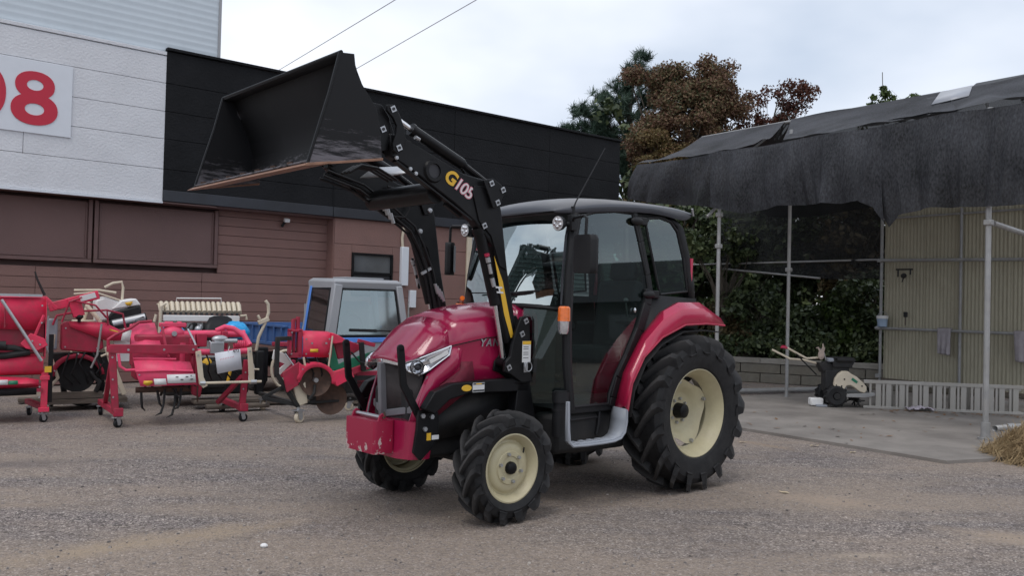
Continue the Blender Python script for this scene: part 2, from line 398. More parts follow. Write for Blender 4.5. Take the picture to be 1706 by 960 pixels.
# ================================================================== SETTING
def ground_mat():
    m, n, l, b = base_mat('gravel_asphalt')
    t = n.new('ShaderNodeTexCoord'); src = t.outputs['Object']
    def noise(s, d=4, r=0.55):
        z = n.new('ShaderNodeTexNoise'); z.inputs['Scale'].default_value = s; z.inputs['Detail'].default_value = d; z.inputs['Roughness'].default_value = r; l.new(src, z.inputs[0]); return z.outputs[0]
    def ramp(i, stops):
        r = n.new('ShaderNodeValToRGB')
        while len(r.color_ramp.elements) < len(stops): r.color_ramp.elements.new(0.5)
        for e, (p, c) in zip(r.color_ramp.elements, stops): e.position = p; e.color = tuple(c) + (1,)
        l.new(i, r.inputs[0]); return r.outputs[0]
    def mixc(f, a, c):
        q = n.new('ShaderNodeMix'); q.data_type = 'RGBA'; l.new(f, q.inputs[0]); l.new(a, q.inputs[6])
        if isinstance(c, tuple): q.inputs[7].default_value = c + (1,)
        else: l.new(c, q.inputs[7])
        return q.outputs[2]
    v = n.new('ShaderNodeTexVoronoi'); v.inputs['Scale'].default_value = 92; l.new(src, v.inputs[0])
    v2 = n.new('ShaderNodeTexVoronoi'); v2.inputs['Scale'].default_value = 34; v2.inputs['Randomness'].default_value = 1; l.new(src, v2.inputs[0])
    hsv = n.new('ShaderNodeSeparateColor'); l.new(v.outputs['Color'], hsv.inputs[0])
    stone = ramp(hsv.outputs[0], [(0.0, (0.065, 0.056, 0.055)), (0.28, (0.135, 0.119, 0.115)), (0.70, (0.230, 0.205, 0.196)), (0.94, (0.36, 0.325, 0.305)), (1.0, (0.52, 0.48, 0.45))])
    big = noise(0.55, 6, 0.6)
    tone = ramp(big, [(0.3, (0.76, 0.75, 0.79)), (0.5, (1.0, 0.98, 0.97)), (0.7, (1.22, 1.15, 1.09))])
    ml = n.new('ShaderNodeMix'); ml.data_type = 'RGBA'; ml.blend_type = 'MULTIPLY'; ml.inputs[0].default_value = 1.0; l.new(stone, ml.inputs[6]); l.new(tone, ml.inputs[7])
    col = ml.outputs[2]
    mot = ramp(noise(9, 6, 0.7), [(0.34, (0.74, 0.73, 0.75)), (0.5, (1.0, 1.0, 1.0)), (0.68, (1.20, 1.18, 1.15))])
    m2 = n.new('ShaderNodeMix'); m2.data_type = 'RGBA'; m2.blend_type = 'MULTIPLY'; m2.inputs[0].default_value = 1.0; l.new(col, m2.inputs[6]); l.new(mot, m2.inputs[7]); col = m2.outputs[2]
    # dark pits
    hs2 = n.new('ShaderNodeSeparateColor'); l.new(v2.outputs['Color'], hs2.inputs[0])
    pit = ramp(hs2.outputs[1], [(0.0, (0.75,) * 3), (0.07, (0.0,) * 3)])
    col = mixc(pit, col, (0.045, 0.040, 0.040))
    # sandy drifts: long streaks, plus patches behind the rear wheel
    mp = n.new('ShaderNodeMapping'); mp.inputs['Rotation'].default_value = (0, 0, R(-38)); mp.inputs['Scale'].default_value = (0.42, 1.5, 1); l.new(src, mp.inputs[0])
    z = n.new('ShaderNodeTexNoise'); z.inputs['Scale'].default_value = 0.72; z.inputs['Detail'].default_value = 7; z.inputs['Roughness'].default_value = 0.62; l.new(mp.outputs[0], z.inputs[0])
    sand = ramp(z.outputs[0], [(0.38, (0, 0, 0)), (0.58, (0.85,) * 3)])
    fine = noise(30, 3)
    sm = n.new('ShaderNodeMath'); sm.operation = 'MULTIPLY'; l.new(sand, sm.inputs[0]); l.new(ramp(fine, [(0.3, (0.35,) * 3), (0.65, (1,) * 3)]), sm.inputs[1])
    col = mixc(sm.outputs[0], col, (0.300, 0.240, 0.190))
    # the worn tyre track to the left of the tractor and the sandy hollows on the right: ellipses in world space
    def blob(cx, cy, rx, ry, ang, amt, colr):
        nonlocal col
        q = n.new('ShaderNodeMapping'); q.vector_type = 'TEXTURE'; q.inputs['Location'].default_value = (cx, cy, 0); q.inputs['Rotation'].default_value = (0, 0, R(ang)); q.inputs['Scale'].default_value = (rx, ry, 1); l.new(src, q.inputs[0])
        ln = n.new('ShaderNodeVectorMath'); ln.operation = 'LENGTH'; l.new(q.outputs[0], ln.inputs[0])
        a = n.new('ShaderNodeMath'); a.operation = 'MULTIPLY_ADD'; a.inputs[1].default_value = 0.9; l.new(noise(2.5, 6, 0.65), a.inputs[0]); l.new(ln.outputs['Value'], a.inputs[2])
        f = ramp(a.outputs[0], [(0.55, (amt,) * 3), (1.25, (0, 0, 0))])
        g = n.new('ShaderNodeMath'); g.operation = 'MULTIPLY'; l.new(f, g.inputs[0]); l.new(ramp(fine, [(0.3, (0.45,) * 3), (0.65, (1,) * 3)]), g.inputs[1])
        col = mixc(g.outputs[0], col, colr)
    blob(-2.2, 5.3, 2.6, 0.42, 38, 0.95, (0.34, 0.265, 0.19))
    blob(-3.6, 6.1, 1.5, 0.22, 12, 0.6, (0.30, 0.235, 0.18))
    blob(-0.2, 7.7, 0.8, 0.3, 30, 0.8, (0.33, 0.25, 0.18))
    blob(-4.3, 7.6, 1.6, 0.5, 20, 0.6, (0.10, 0.087, 0.09))
    blob(0.9, 4.6, 1.4, 0.4, 5, 0.5, (0.11, 0.095, 0.096))
    blob(1.6, 8.6, 1.0, 0.8, 0, 0.6, (0.10, 0.088, 0.085))
    blob(2.6, 6.9, 1.3, 0.55, -20, 0.8, (0.36, 0.28, 0.215))
    blob(3.5, 5.9, 1.2, 0.45, -25, 0.9, (0.35, 0.275, 0.21))
    blob(2.3, 5.4, 0.5, 0.14, 5, 0.8, (0.40, 0.33, 0.26))
    blob(2.9, 9.6, 0.9, 0.20, -53, 0.7, (0.29, 0.215, 0.155))
    blob(-5.5, 8.4, 0.9, 0.5, 0, 0.7, (0.055, 0.056, 0.048))
    blob(3.6, 4.75, 0.35, 0.12, 0, 0.9, (0.12, 0.085, 0.06))
    l.new(col, b.inputs['Base Color'])
    b.inputs['Roughness'].default_value = 0.92; b.inputs['Specular IOR Level'].default_value = 0.25
    ad = n.new('ShaderNodeMath'); ad.operation = 'MULTIPLY_ADD'; ad.inputs[1].default_value = -0.8; l.new(v.outputs['Distance'], ad.inputs[0]); l.new(noise(14, 4), ad.inputs[2])
    bp = n.new('ShaderNodeBump'); bp.inputs['Strength'].default_value = 0.6; bp.inputs['Distance'].default_value = 0.012; l.new(ad.outputs[0], bp.inputs['Height']); l.new(bp.outputs[0], b.inputs['Normal'])
    return m
M['ground'] = ground_mat()
b = MB(); b.quad((-400, -400, 0), (400, -400, 0), (400, 700, 0), (-400, 700, 0))
tag(b.build('ground', M['ground'], smooth=0), kind='structure')

M['slab'] = mat('worn_concrete', (0.235, 0.212, 0.192), 0.9, var=0.2, scale=1.6, bump=0.25, bscale=70, dirt=(0.115, 0.100, 0.09), dirt_amt=0.6, dirt_scale=1.2)
b = MB()
pts = [(4.43, 8.70), (3.7, 9.70), (2.88, 10.78), (2.1, 11.85), (1.35, 12.87), (3.4, 14.25), (6.9, 16.3), (8.3, 15.0), (11.5, 12.2), (11.5, 8.0)]
pts[-1] = (10.2, 10.9); 
top = [(x, y, 0.035) for x, y in pts]; bot = [(x, y, -0.05) for x, y in pts]
b.grid([top, bot], wrap=True); b.poly(top)
tag(b.build('concrete_slab', M['slab'], smooth=0), kind='structure')

# raised bank behind the low block wall
M['soil'] = mat('leaf_litter_soil', (0.055, 0.045, 0.03), 0.95, var=0.4, scale=3, bump=0.6, bscale=14)
b = MB(); rows = []
for j in range(8):
    row = []
    for i in range(22):
        t = i / 21
        x0 = 1.6 + 8.0 * t; y0 = 19.5 - 0.488 * (x0 - 1.6)
        row.append((x0 + j * 0.9 * 0.44, y0 + 0.1 + j * 0.9 * 0.9, 0.47 + 0.10 * j * (0.6 + 0.5 * math.sin(i * 1.7 + j))))
    rows.append(row)
b.grid(rows); tag(b.build('planted_bank', M['soil']), kind='structure')

# ------------------------------------------------------------------ building (local x along the wall, y into the building)
BD = empty('building', (-5.901, 14.611, 0), R(40), 'long workshop clad in white and black panels over brown siding, with a red 08 sign', 'building')
M['clad_white'] = mat('white_cladding', (0.65, 0.66, 0.69), 0.75, var=0.04, scale=2, bump=0.5, bscale=26, dirt=(0.42, 0.42, 0.44), dirt_amt=0.25, dirt_scale=0.9)
M['clad_black'] = mat('black_cladding', (0.0085, 0.009, 0.0105), 0.65, var=0.15, scale=2, bump=0.45, bscale=26, dirt=(0.022, 0.022, 0.025), dirt_amt=0.5, dirt_scale=0.8, spec=0.15)
M['fascia_black'] = mat('black_fascia', (0.018, 0.020, 0.027), 0.5, var=0.25, scale=2, dirt=(0.035, 0.042, 0.058), dirt_amt=0.6, dirt_scale=0.7)
M['brown_board'] = mat('brown_siding', (0.225, 0.124, 0.106), 0.72, var=0.06, scale=2.5, bump=0.35, bscale=60, dirt=(0.150, 0.096, 0.090), dirt_amt=0.5, dirt_scale=0.7)
M['brown_trim'] = mat('brown_trim', (0.15, 0.085, 0.078), 0.6, var=0.08)
M['shutter'] = mat('brown_shutter_panel', (0.165, 0.096, 0.088), 0.65, var=0.10, scale=0.8, bump=0.25, bscale=90)
M['upper'] = mat('ribbed_pale_steel', (0.54, 0.60, 0.65), 0.5, var=0.03, scale=0.6, dirt=(0.42, 0.46, 0.50), dirt_amt=0.3)
M['signwhite'] = mat('sign_white', (0.66, 0.69, 0.74), 0.5, var=0.02)
M['signred'] = mat('sign_red', (0.50, 0.012, 0.040), 0.5, var=0.04)
# solid core
b = MB(); b.box((2.6, 6.0, 1.6), (17.0, 10.9, 3.2)); b.box((2.6, 5.5, 4.35), (17.15, 10.85, 2.55)); b.build('core', M['brown_trim'], BD)
# white and black panels in courses, edges eased so the joints read
joints = [3.105, 3.655, 4.17, 4.64, 5.12]
def panel(x0, x1, z0, z1, y, m, th=0.04, name='wall_panel'):
    b = MB(); b.box(((x0 + x1) / 2, y + th / 2, (z0 + z1) / 2), (x1 - x0 - 0.006, th, z1 - z0 - 0.007))
    return b.build(name, m, BD, bevel=0.004)
for z0, z1 in zip(joints, joints[1:] + [5.585]):
    off = 0.7 * (joints.index(z0) % 2)
    panel(-6.0, -2.9 + off, z0, z1, 0, M['clad_white']); panel(-2.9 + off, -0.085, z0, z1, 0, M['clad_white'])
for z0, z1 in zip([3.30] + joints[1:], joints[1:] + [5.67]):
    for x0, x1 in ((-0.085, 3.12), (3.12, 5.98), (5.98, 8.75), (8.75, 11.17)): panel(x0, x1, z0, z1, -0.012, M['clad_black'], 0.05)
b = MB(); b.box((1.515, 0.005, 3.205), (3.20, 0.06, 0.19)); b.build('fascia', M['fascia_black'], BD, bevel=0.006)
b = MB(); b.box((7.16, 0.008, 3.205), (8.06, 0.06, 0.19)); b.build('fascia', M['fascia_black'], BD, bevel=0.006)
b = MB(); b.box((3.12, -0.014, 4.40), (0.012, 0.02, 2.56)); b.build('joint_cover', M['clad_black'], BD)
b = MB(); b.box((5.54, -0.005, 5.70), (11.28, 0.12, 0.05)); b.build('coping', M['clad_black'], BD, bevel=0.008)
b = MB(); b.box((-3.05, 0.01, 5.625), (5.92, 0.05, 0.06)); b.build('flashing', M['clad_white'], BD, bevel=0.006)
b = MB(); b.box((-3.05, -0.004, 3.085), (5.92, 0.06, 0.035)); b.build('drip_edge', M['signwhite'], BD, bevel=0.004)
# ribbed upper storey
rows = [[], []]; x = 0
b = MB(); prof = []
z = 5.60
while z < 9.4:
    prof += [(0.0035, z), (0.0035, z + 0.05), (0.0, z + 0.085), (0.0, z + 0.105)]
    z += 0.118
b.grid([[(-7.0, 0.06 + y, zz) for y, zz in prof], [(0.80, 0.06 + y, zz) for y, zz in prof]])
b.build('ribbed_cladding', M['upper'], BD, smooth=20)
b = MB(); b.box((-3.1, 3.1, 7.5), (7.8, 5.98, 3.9)); b.build('upper_storey', M['upper'], BD)
b = MB(); b.box((0.825, 0.10, 7.5), (0.05, 0.12, 3.9)); b.build('corner_trim', M['cab_grey'], BD, bevel=0.005)
# sign: white board with red figures
b = MB(); b.box((-3.05, -0.012, 4.54), (3.02, 0.02, 1.13)); sg = b.build('sign_board', M['signwhite'], BD, bevel=0.003)
def ring(b, cx, cz, rx, rz, ix, iz, y, n=40):
    o = [(cx + rx * math.copysign(abs(math.cos(t)) ** 0.92, math.cos(t)), y, cz + rz * math.copysign(abs(math.sin(t)) ** 0.92, math.sin(t))) for t in np.linspace(0, 2 * math.pi, n, endpoint=False)]
    i = [(cx + ix * math.cos(t), y, cz + iz * math.sin(t)) for t in np.linspace(0, 2 * math.pi, n, endpoint=False)]
    i2 = [(q[0], y + 0.012, q[2]) for q in i]; o2 = [(q[0], y + 0.012, q[2]) for q in o]
    b.grid([o2, o, i, i2], wrap=True)
b = MB(); ring(b, -2.065, 4.72, 0.275, 0.215, 0.115, 0.082, -0.030); ring(b, -2.065, 4.345, 0.325, 0.245, 0.135, 0.092, -0.0325)
b.build('figure_eight', M['signred'], sg)
b = MB(); ring(b, -2.80, 4.53, 0.345, 0.43, 0.13, 0.20, -0.030); b.build('figure_nought', M['signred'], sg)
# recessed brown wall: boards, shuttered window panels, lamp
yb = 0.35
zc = [0.02 + 0.1735 * k for k in range(19)]
for k in range(18):
    z0, z1 = zc[k], zc[k + 1]
    if z1 > 2.0: segs = ((1.02, 3.20),)
    else: segs = ((-6.0, -1.9), (-1.9, 0.75), (0.75, 3.20))
    if z0 >= 3.06: continue
    for x0, x1 in segs: panel(x0, x1, z0, min(z1, 3.08), yb, M['brown_board'], 0.03, 'siding_board')
b = MB(); b.box((-2.6, 0.18, 3.088), (6.9, 0.36, 0.02)); b.build('soffit', M['brown_trim'], BD)
b = MB(); b.box((1.5, 0.19, 3.10), (3.1, 0.30, 0.02)); b.build('soffit', M['brown_trim'], BD)
def shutter(x0, x1):
    w_ = empty('shuttered_window', (0, 0, 0), parent=BD)
    b = MB(); b.box(((x0 + x1) / 2, yb - 0.002, 2.54), (x1 - x0 - 0.12, 0.02, 0.96)); b.build('infill_panel', M['shutter'], w_, bevel=0.004)
    b = MB()
    for c, d in ((((x0 + x1) / 2, yb - 0.02, 2.045), (x1 - x0, 0.07, 0.055)), ((x0 + 0.03, yb - 0.02, 2.565), (0.06, 0.068, 0.98)), ((x1 - 0.03, yb - 0.02, 2.565), (0.06, 0.068, 0.98))): b.box(c, d)
    for c, d in ((((x0 + x1) / 2, yb - 0.012, 2.095), (x1 - x0 - 0.16, 0.04, 0.02)), ((x0 + 0.09, yb - 0.012, 2.565), (0.02, 0.038, 0.9)), ((x1 - 0.09, yb - 0.012, 2.565), (0.02, 0.038, 0.9))): b.box(c, d)
    b.build('frame', M['brown_trim'], w_, bevel=0.004)
shutter(-5.4, -3.3); shutter(-3.24, -1.10); shutter(-1.07, 1.0)
# proud brown block on the right with window
bx0, bx1 = 3.21, 6.42
zs = [0.02, 0.53, 1.05, 1.57, 2.09, 2.60, 3.105]
for z0, z1 in zip(zs, zs[1:]):
    for x0, x1 in ((bx0, bx1),):
        if z0 > 1.5 and z1 < 2.7:
            panel(bx0, 3.60, z0, z1, 0.06, M['brown_board'], 0.03, 'siding_board'); panel(4.54, bx1, z0, z1, 0.06, M['brown_board'], 0.03, 'siding_board')
            if z1 > 2.5: panel(3.60, 4.54, 2.44, z1, 0.06, M['brown_board'], 0.03, 'siding_board')
        else: panel(x0, x1, z0, z1, 0.06, M['brown_board'], 0.03, 'siding_board')
b = MB(); b.box((3.202, 0.23, 1.55), (0.02, 0.30, 3.06)); b.build('corner_return', M['brown_board'], BD)
wn = empty('window', (0, 0, 0), parent=BD)
b = MB()
for c, d in (((4.07, 0.055, 2.42), (0.94, 0.06, 0.04)), ((4.07, 0.055, 1.60), (0.94, 0.06, 0.04)), ((3.62, 0.055, 2.01), (0.04, 0.058, 0.78)), ((4.52, 0.055, 2.01), (0.04, 0.058, 0.78)), ((4.07, 0.06, 2.04), (0.86, 0.05, 0.05))): b.box(c, d)
b.build('frame', M['black_paint'], wn, bevel=0.004)
M['pane'] = mat('dim_window_glass', (0.10, 0.105, 0.11), 0.12, var=0.3, scale=1.5, coat=0.6)
b = MB(); b.box((4.07, 0.085, 2.23), (0.86, 0.01, 0.34)); b.build('pane', M['pane'], wn)
b = MB(); b.box((4.07, 0.085, 1.82), (0.86, 0.01, 0.38)); b.build('pane', M['ink'], wn)
b = MB(); b.box((4.80, 0.02, 2.22), (0.17, 0.09, 0.80)); b.build('duct_cover', M['signwhite'], BD, bevel=0.01)
b = MB(); b.tube([(4.76, 0.03, 2.62), (4.74, 0.03, 2.80), (4.78, 0.03, 3.05)], 0.03, 8); b.build('conduit', M['cream'], BD)
b = MB(); b.box((5.02, 0.02, 1.55), (0.14, 0.09, 0.36)); b.build('meter_box', M['signwhite'], BD, bevel=0.008)
b = MB(); b.tube([(4.95, 0.04, 0.6), (4.95, 0.04, 1.5)], 0.02, 8); b.build('conduit', M['galv'], BD)
# pale corner post and grey ribbed shutter to the right of the block
b = MB(); b.box((6.48, 0.05, 1.56), (0.12, 0.08, 3.08)); b.build('corner_post', M['cream'], BD, bevel=0.008)
b = MB(); prof = []
z = 0.05
while z < 3.06: prof += [(0.0, z), (0.02, z + 0.02), (0.02, z + 0.085)]; z += 0.105
b.grid([[(6.54, 0.05 + y, zz) for y, zz in prof], [(11.1, 0.05 + y, zz) for y, zz in prof]]); b.build('roller_shutter', M['cab_grey'], BD, smooth=20)
# security lamp under the soffit
lm = empty('wall_lamp', (0, 0, 0), parent=BD)
b = MB(); b.box((2.27, 0.20, 2.98), (0.10, 0.08, 0.07), (0.3, 0, 0)); b.build('lamp_head', M['white'], lm, bevel=0.01)
b = MB(); b.tube([(2.27, 0.26, 2.96), (2.24, 0.30, 2.90)], 0.025, 8); b.ball((2.22, 0.27, 2.88), 0.03, 8, 6); b.build('sensor', M['black_plastic'], lm)
# overhead cables beyond the roof
M['wire'] = mat('cable_grey', (0.42, 0.42, 0.44), 0.6)
def wire(p0, p1, label):
    p0 = Vector(p0); p1 = Vector(p1); p0, p1 = p0 - (p1 - p0) * 2.0, p1 + (p1 - p0) * 2.5
    b = MB(); b.tube([p0.lerp(p1, t) - Vector((0, 0, 0.10 * 4 * t * (1 - t))) for t in np.linspace(0, 1, 24)], 0.013, 6)
    tag(b.build('power_cable', M['wire']), label, 'cable', 'overhead cables crossing the sky')
wire((-8.918, 34.0, 11.0), (-3.114, 24.0, 10.3), 'left one of two thin overhead cables above the black roof edge')
wire((-7.179, 34.0, 10.3), (-0.821, 24.0, 10.35), 'right one of two thin overhead cables, nearer the tractor cab')

# fine grit lying loose on the gravel: too many to count
def grit():
    g = np.random.default_rng(5); n = 6500
    u = g.uniform(0, 1, n); Y = 3.6 + 9.0 * u ** 1.6; X = (g.uniform(-1, 1, n)) * (Y * 0.64 + 0.3)
    keep = ((X - 2.88) * 0.807 + (Y - 10.75) * 0.59 < 0.0); X, Y = X[keep], Y[keep]; n = len(X)
    s = 0.003 + 0.009 * g.uniform(0, 1, n) ** 3.5; vs = []
    a = g.uniform(0, 6.28, n); e = g.uniform(0.6, 1.0, n)
    c, si = np.cos(a), np.sin(a)
    def pt(px_, py_, pz_): return np.stack([X + s * (px_ * c - py_ * e * si), Y + s * (px_ * si + py_ * e * c), pz_ * s], -1)
    B = [pt(-1, -1, 0), pt(1, -1, 0), pt(1, 1, 0), pt(-1, 1, 0)]; Tp = [pt(-.5, -.6, .8), pt(.6, -.5, .9), pt(.5, .6, .75), pt(-.6, .5, .85)]
    q = []
    for i in range(4): q.append(np.stack([B[i], B[(i + 1) % 4], Tp[(i + 1) % 4], Tp[i]], 1))
    q.append(np.stack(Tp, 1))
    return np.concatenate(q).reshape(-1, 3)
def quads_mesh(name, vv, m):
    n = len(vv) // 4
    me = bpy.data.meshes.new(name); me.vertices.add(len(vv)); me.vertices.foreach_set('co', vv.astype(np.float32).ravel())
    me.loops.add(4 * n); me.loops.foreach_set('vertex_index', np.arange(4 * n, dtype=np.int32))
    me.polygons.add(n); me.polygons.foreach_set('loop_start', np.arange(0, 4 * n, 4, dtype=np.int32)); me.polygons.foreach_set('loop_total', np.full(n, 4, dtype=np.int32))
    me.materials.append(m); me.update(calc_edges=True); return me
M['grit'] = leaf_mat('loose_grit', [(0.07, 0.062, 0.06), (0.15, 0.132, 0.125), (0.24, 0.212, 0.195), (0.40, 0.36, 0.32)], 0.9, 0.0, 5)
o = inst(quads_mesh('loose_grit', grit(), M['grit']), 'loose_grit'); tag(o, 'loose grit scattered over the gravel yard', 'grit', kind='stuff')
# ================================================================== TRACTOR
TR = empty('tractor', (1.031, 7.77, 0), R(180 + 41.42),
           'crimson farm tractor with black cab pillars and a raised black front loader bucket', 'tractor')

# bucket steel: black paint, worn to bright scratches where earth slides
def bucket_mat():
    m, n, l, b = base_mat('bucket_black')
    t = n.new('ShaderNodeTexCoord')
    mp = n.new('ShaderNodeMapping'); mp.inputs['Scale'].default_value = (2.2, 5, 16)
    l.new(t.outputs['Object'], mp.inputs[0])
    z = n.new('ShaderNodeTexNoise'); z.inputs['Scale'].default_value = 2.6; z.inputs['Detail'].default_value = 10; z.inputs['Roughness'].default_value = 0.75
    l.new(mp.outputs[0], z.inputs[0])
    sx = n.new('ShaderNodeSeparateXYZ'); l.new(t.outputs['Object'], sx.inputs[0])
    # wear is heaviest low on the bucket, near the cutting edge
    mr = n.new('ShaderNodeMapRange'); mr.inputs['From Min'].default_value = 2.72; mr.inputs['From Max'].default_value = 2.32; mr.inputs['To Min'].default_value = -0.34; mr.inputs['To Max'].default_value = 0.10
    l.new(sx.outputs['Z'], mr.inputs[0])
    ad = n.new('ShaderNodeMath'); l.new(z.outputs[0], ad.inputs[0]); l.new(mr.outputs[0], ad.inputs[1])
    r = n.new('ShaderNodeValToRGB'); r.color_ramp.elements[0].position = 0.47; r.color_ramp.elements[1].position = 0.64
    r.color_ramp.elements[0].color = (0.008, 0.008, 0.0095, 1); r.color_ramp.elements[1].color = (0.15, 0.14, 0.155, 1)
    l.new(ad.outputs[0], r.inputs[0]); l.new(r.outputs[0], b.inputs['Base Color'])
    b.inputs['Roughness'].default_value = 0.66; b.inputs['Specular IOR Level'].default_value = 0.3
    return m
M['bucket'] = bucket_mat()
def weight_mat():
    m, n, l, b = base_mat('chipped_red')
    t = n.new('ShaderNodeTexCoord')
    mp = n.new('ShaderNodeMapping'); mp.inputs['Scale'].default_value = (9, 9, 6); l.new(t.outputs['Object'], mp.inputs[0])
    z = n.new('ShaderNodeTexNoise'); z.inputs['Scale'].default_value = 2.2; z.inputs['Detail'].default_value = 8; z.inputs['Roughness'].default_value = 0.6
    l.new(mp.outputs[0], z.inputs[0])
    sx = n.new('ShaderNodeSeparateXYZ'); l.new(t.outputs['Object'], sx.inputs[0])
    mr = n.new('ShaderNodeMapRange'); mr.inputs['From Min'].default_value = 0.50; mr.inputs['From Max'].default_value = 0.60; mr.inputs['To Min'].default_value = 0.09; mr.inputs['To Max'].default_value = 0.0
    l.new(sx.outputs['Z'], mr.inputs[0])
    ad = n.new('ShaderNodeMath'); l.new(z.outputs[0], ad.inputs[0]); l.new(mr.outputs[0], ad.inputs[1])
    r = n.new('ShaderNodeValToRGB'); r.color_ramp.elements[0].position = 0.628; r.color_ramp.elements[1].position = 0.655
    r.color_ramp.elements[0].color = (0.35, 0.010, 0.050, 1); r.color_ramp.elements[1].color = (0.55, 0.42, 0.40, 1)
    l.new(ad.outputs[0], r.inputs[0]); l.new(r.outputs[0], b.inputs['Base Color'])
    b.inputs['Roughness'].default_value = 0.45
    return m
M['weight_chipped'] = weight_mat()

# ---- wheels (axle along local y, outer face +y, rolling forward = +x)
def tyre_mb(Rt, w, rr, nl, lug_h, lug_w):
    b = MB(); rc = Rt - lug_h
    hw = w / 2
    prof = [(rr, -hw * 0.70), (rr + 0.03, -hw * 0.86), ((rr + rc) / 2, -hw), (rc - 0.055, -hw * 0.98), (rc - 0.012, -hw * 0.84), (rc, -hw * 0.5), (rc + 0.004, 0),
            (rc, hw * 0.5), (rc - 0.012, hw * 0.84), (rc - 0.055, hw * 0.98), ((rr + rc) / 2, hw), (rr + 0.03, hw * 0.86), (rr, hw * 0.70)]
    b.lathe(prof, n=64)
    def surf(y):
        ay = abs(y) / hw
        return np.interp(ay, [0, 0.5, 0.84, 0.98], [rc + 0.004, rc, rc - 0.012, rc - 0.055])
    pitch = 2 * math.pi / nl
    for side in (-1, 1):
        for k in range(nl):
            a0 = k * pitch + (0.5 * pitch if side > 0 else 0)
            secs = []
            # centre end leads (smaller angle), shoulder end trails; ends run down the shoulder
            for t, yy, hh, ww in ((0, -0.06, 1.0, 1.05), (0.30, 0.30, 1.0, 0.95), (0.62, 0.68, 1.0, 1.0), (0.86, 0.94, 1.0, 1.2), (1.0, 1.06, 0.55, 1.35), (1.06, 1.03, -1.0, 1.1)):
                y = side * yy * hw
                a = a0 + t * pitch * 1.18
                rs = surf(min(abs(y), hw * 0.97) * (1 if y >= 0 else -1))
                if hh < 0:
                    r0 = rc - 0.42 * (rc - rr); r1 = rc - 0.30 * (rc - rr)
                else:
                    r0 = rs - 0.012; r1 = Rt - (0.010 if yy > 0.9 else 0.0) if hh == 1.0 else rc + 0.002
                    if hh != 1.0: r0 = rc - 0.36 * (rc - rr)
                da = lug_w * ww / Rt / 2
                # slope the lug direction: offset normal to the bar, so widen in angle only
                secs.append([(r0, a - da * 1.25, y), (r1, a - da * 0.62, y), (r1, a + da * 0.62, y), (r0, a + da * 1.25, y)])
            rows = [[(q[0] * math.cos(q[1]), q[2], q[0] * math.sin(q[1])) for q in s] for s in secs]
            vs = [p for r in rows for p in r]; fs = []
            for j in range(len(rows) - 1):
                for i in range(4):
                    fs.append((j * 4 + i, j * 4 + (i + 1) % 4, (j + 1) * 4 + (i + 1) % 4, (j + 1) * 4 + i))
            fs += [(3, 2, 1, 0), tuple((len(rows) - 1) * 4 + i for i in range(4))]
            b._add(vs, fs)
    return b

def nut_mesh():
    b = MB(); b.lathe([(0.0, 0.022), (0.011, 0.022), (0.013, 0.016), (0.013, 0.0)], n=6)
    return b.mesh('lug_nut', M['steel'], 20)
NUT = nut_mesh()

# front wheel
FT = tyre_mb(0.392, 0.22, 0.222, 14, 0.042, 0.054).mesh('front_tyre', M['tread_front'], 24)
b = MB()
b.lathe([(0.222, -0.085), (0.232, -0.09), (0.240, -0.078), (0.206, -0.06), (0.196, 0.0), (0.203, 0.050), (0.218, 0.066), (0.226, 0.078), (0.238, 0.082), (0.240, 0.090), (0.230, 0.092), (0.218, 0.080), (0.206, 0.062), (0.190, 0.030), (0.176, 0.034), (0.165, 0.050), (0.140, 0.058), (0.118, 0.058), (0.112, 0.066), (0.082, 0.066), (0.076, 0.060), (0.0, 0.060)], n=56)
FR = b.mesh('front_rim', M['rim'], 38)
b = MB(); b.lathe([(0.0, 0.098), (0.022, 0.098), (0.038, 0.092), (0.044, 0.080), (0.044, 0.056)], n=24)
FH = b.mesh('front_hub', M['black_paint'], 38)
# rear wheel
RTm = tyre_mb(0.652, 0.345, 0.352, 17, 0.062, 0.064).mesh('rear_tyre', M['tread_rear'], 24)
b = MB()
b.lathe([(0.352, -0.12), (0.366, -0.13), (0.372, -0.115), (0.335, -0.09), (0.318, -0.04), (0.300, 0.0), (0.318, 0.045), (0.334, 0.085), (0.345, 0.10), (0.356, 0.118), (0.370, 0.124), (0.373, 0.134), (0.362, 0.138), (0.350, 0.124), (0.340, 0.105), (0.326, 0.088), (0.310, 0.048), (0.292, 0.0), (0.308, -0.04), (0.322, -0.092), (0.352, -0.12)], n=72)
RR_ = b.mesh('rear_rim', M['rim'], 38)
b = MB()   # wavy dished centre disc
rows = []
for rad, h in ((0.0, -0.075), (0.06, -0.075), (0.11, -0.075), (0.145, -0.072), (0.17, -0.058), (0.20, -0.03), (0.245, -0.012), (0.292, 0.0)):
    row = []
    for i in range(72):
        a = 2 * math.pi * i / 72
        k = max(0, (rad - 0.17) / 0.12)
        rad2 = rad - 0.050 * k * (1 - math.cos(4 * a)) * 0.5
        row.append((rad2 * math.cos(a), h, rad2 * math.sin(a)))
    rows.append(row)
b.grid(rows, wrap=True)
RDm = b.mesh('wheel_disc', M['rim'], 40)
b = MB(); b.lathe([(0.0, 0.01), (0.035, 0.01), (0.058, 0.0), (0.062, -0.02), (0.066, -0.075)], n=28)
RHm = b.mesh('rear_hub', M['black_paint'], 38)

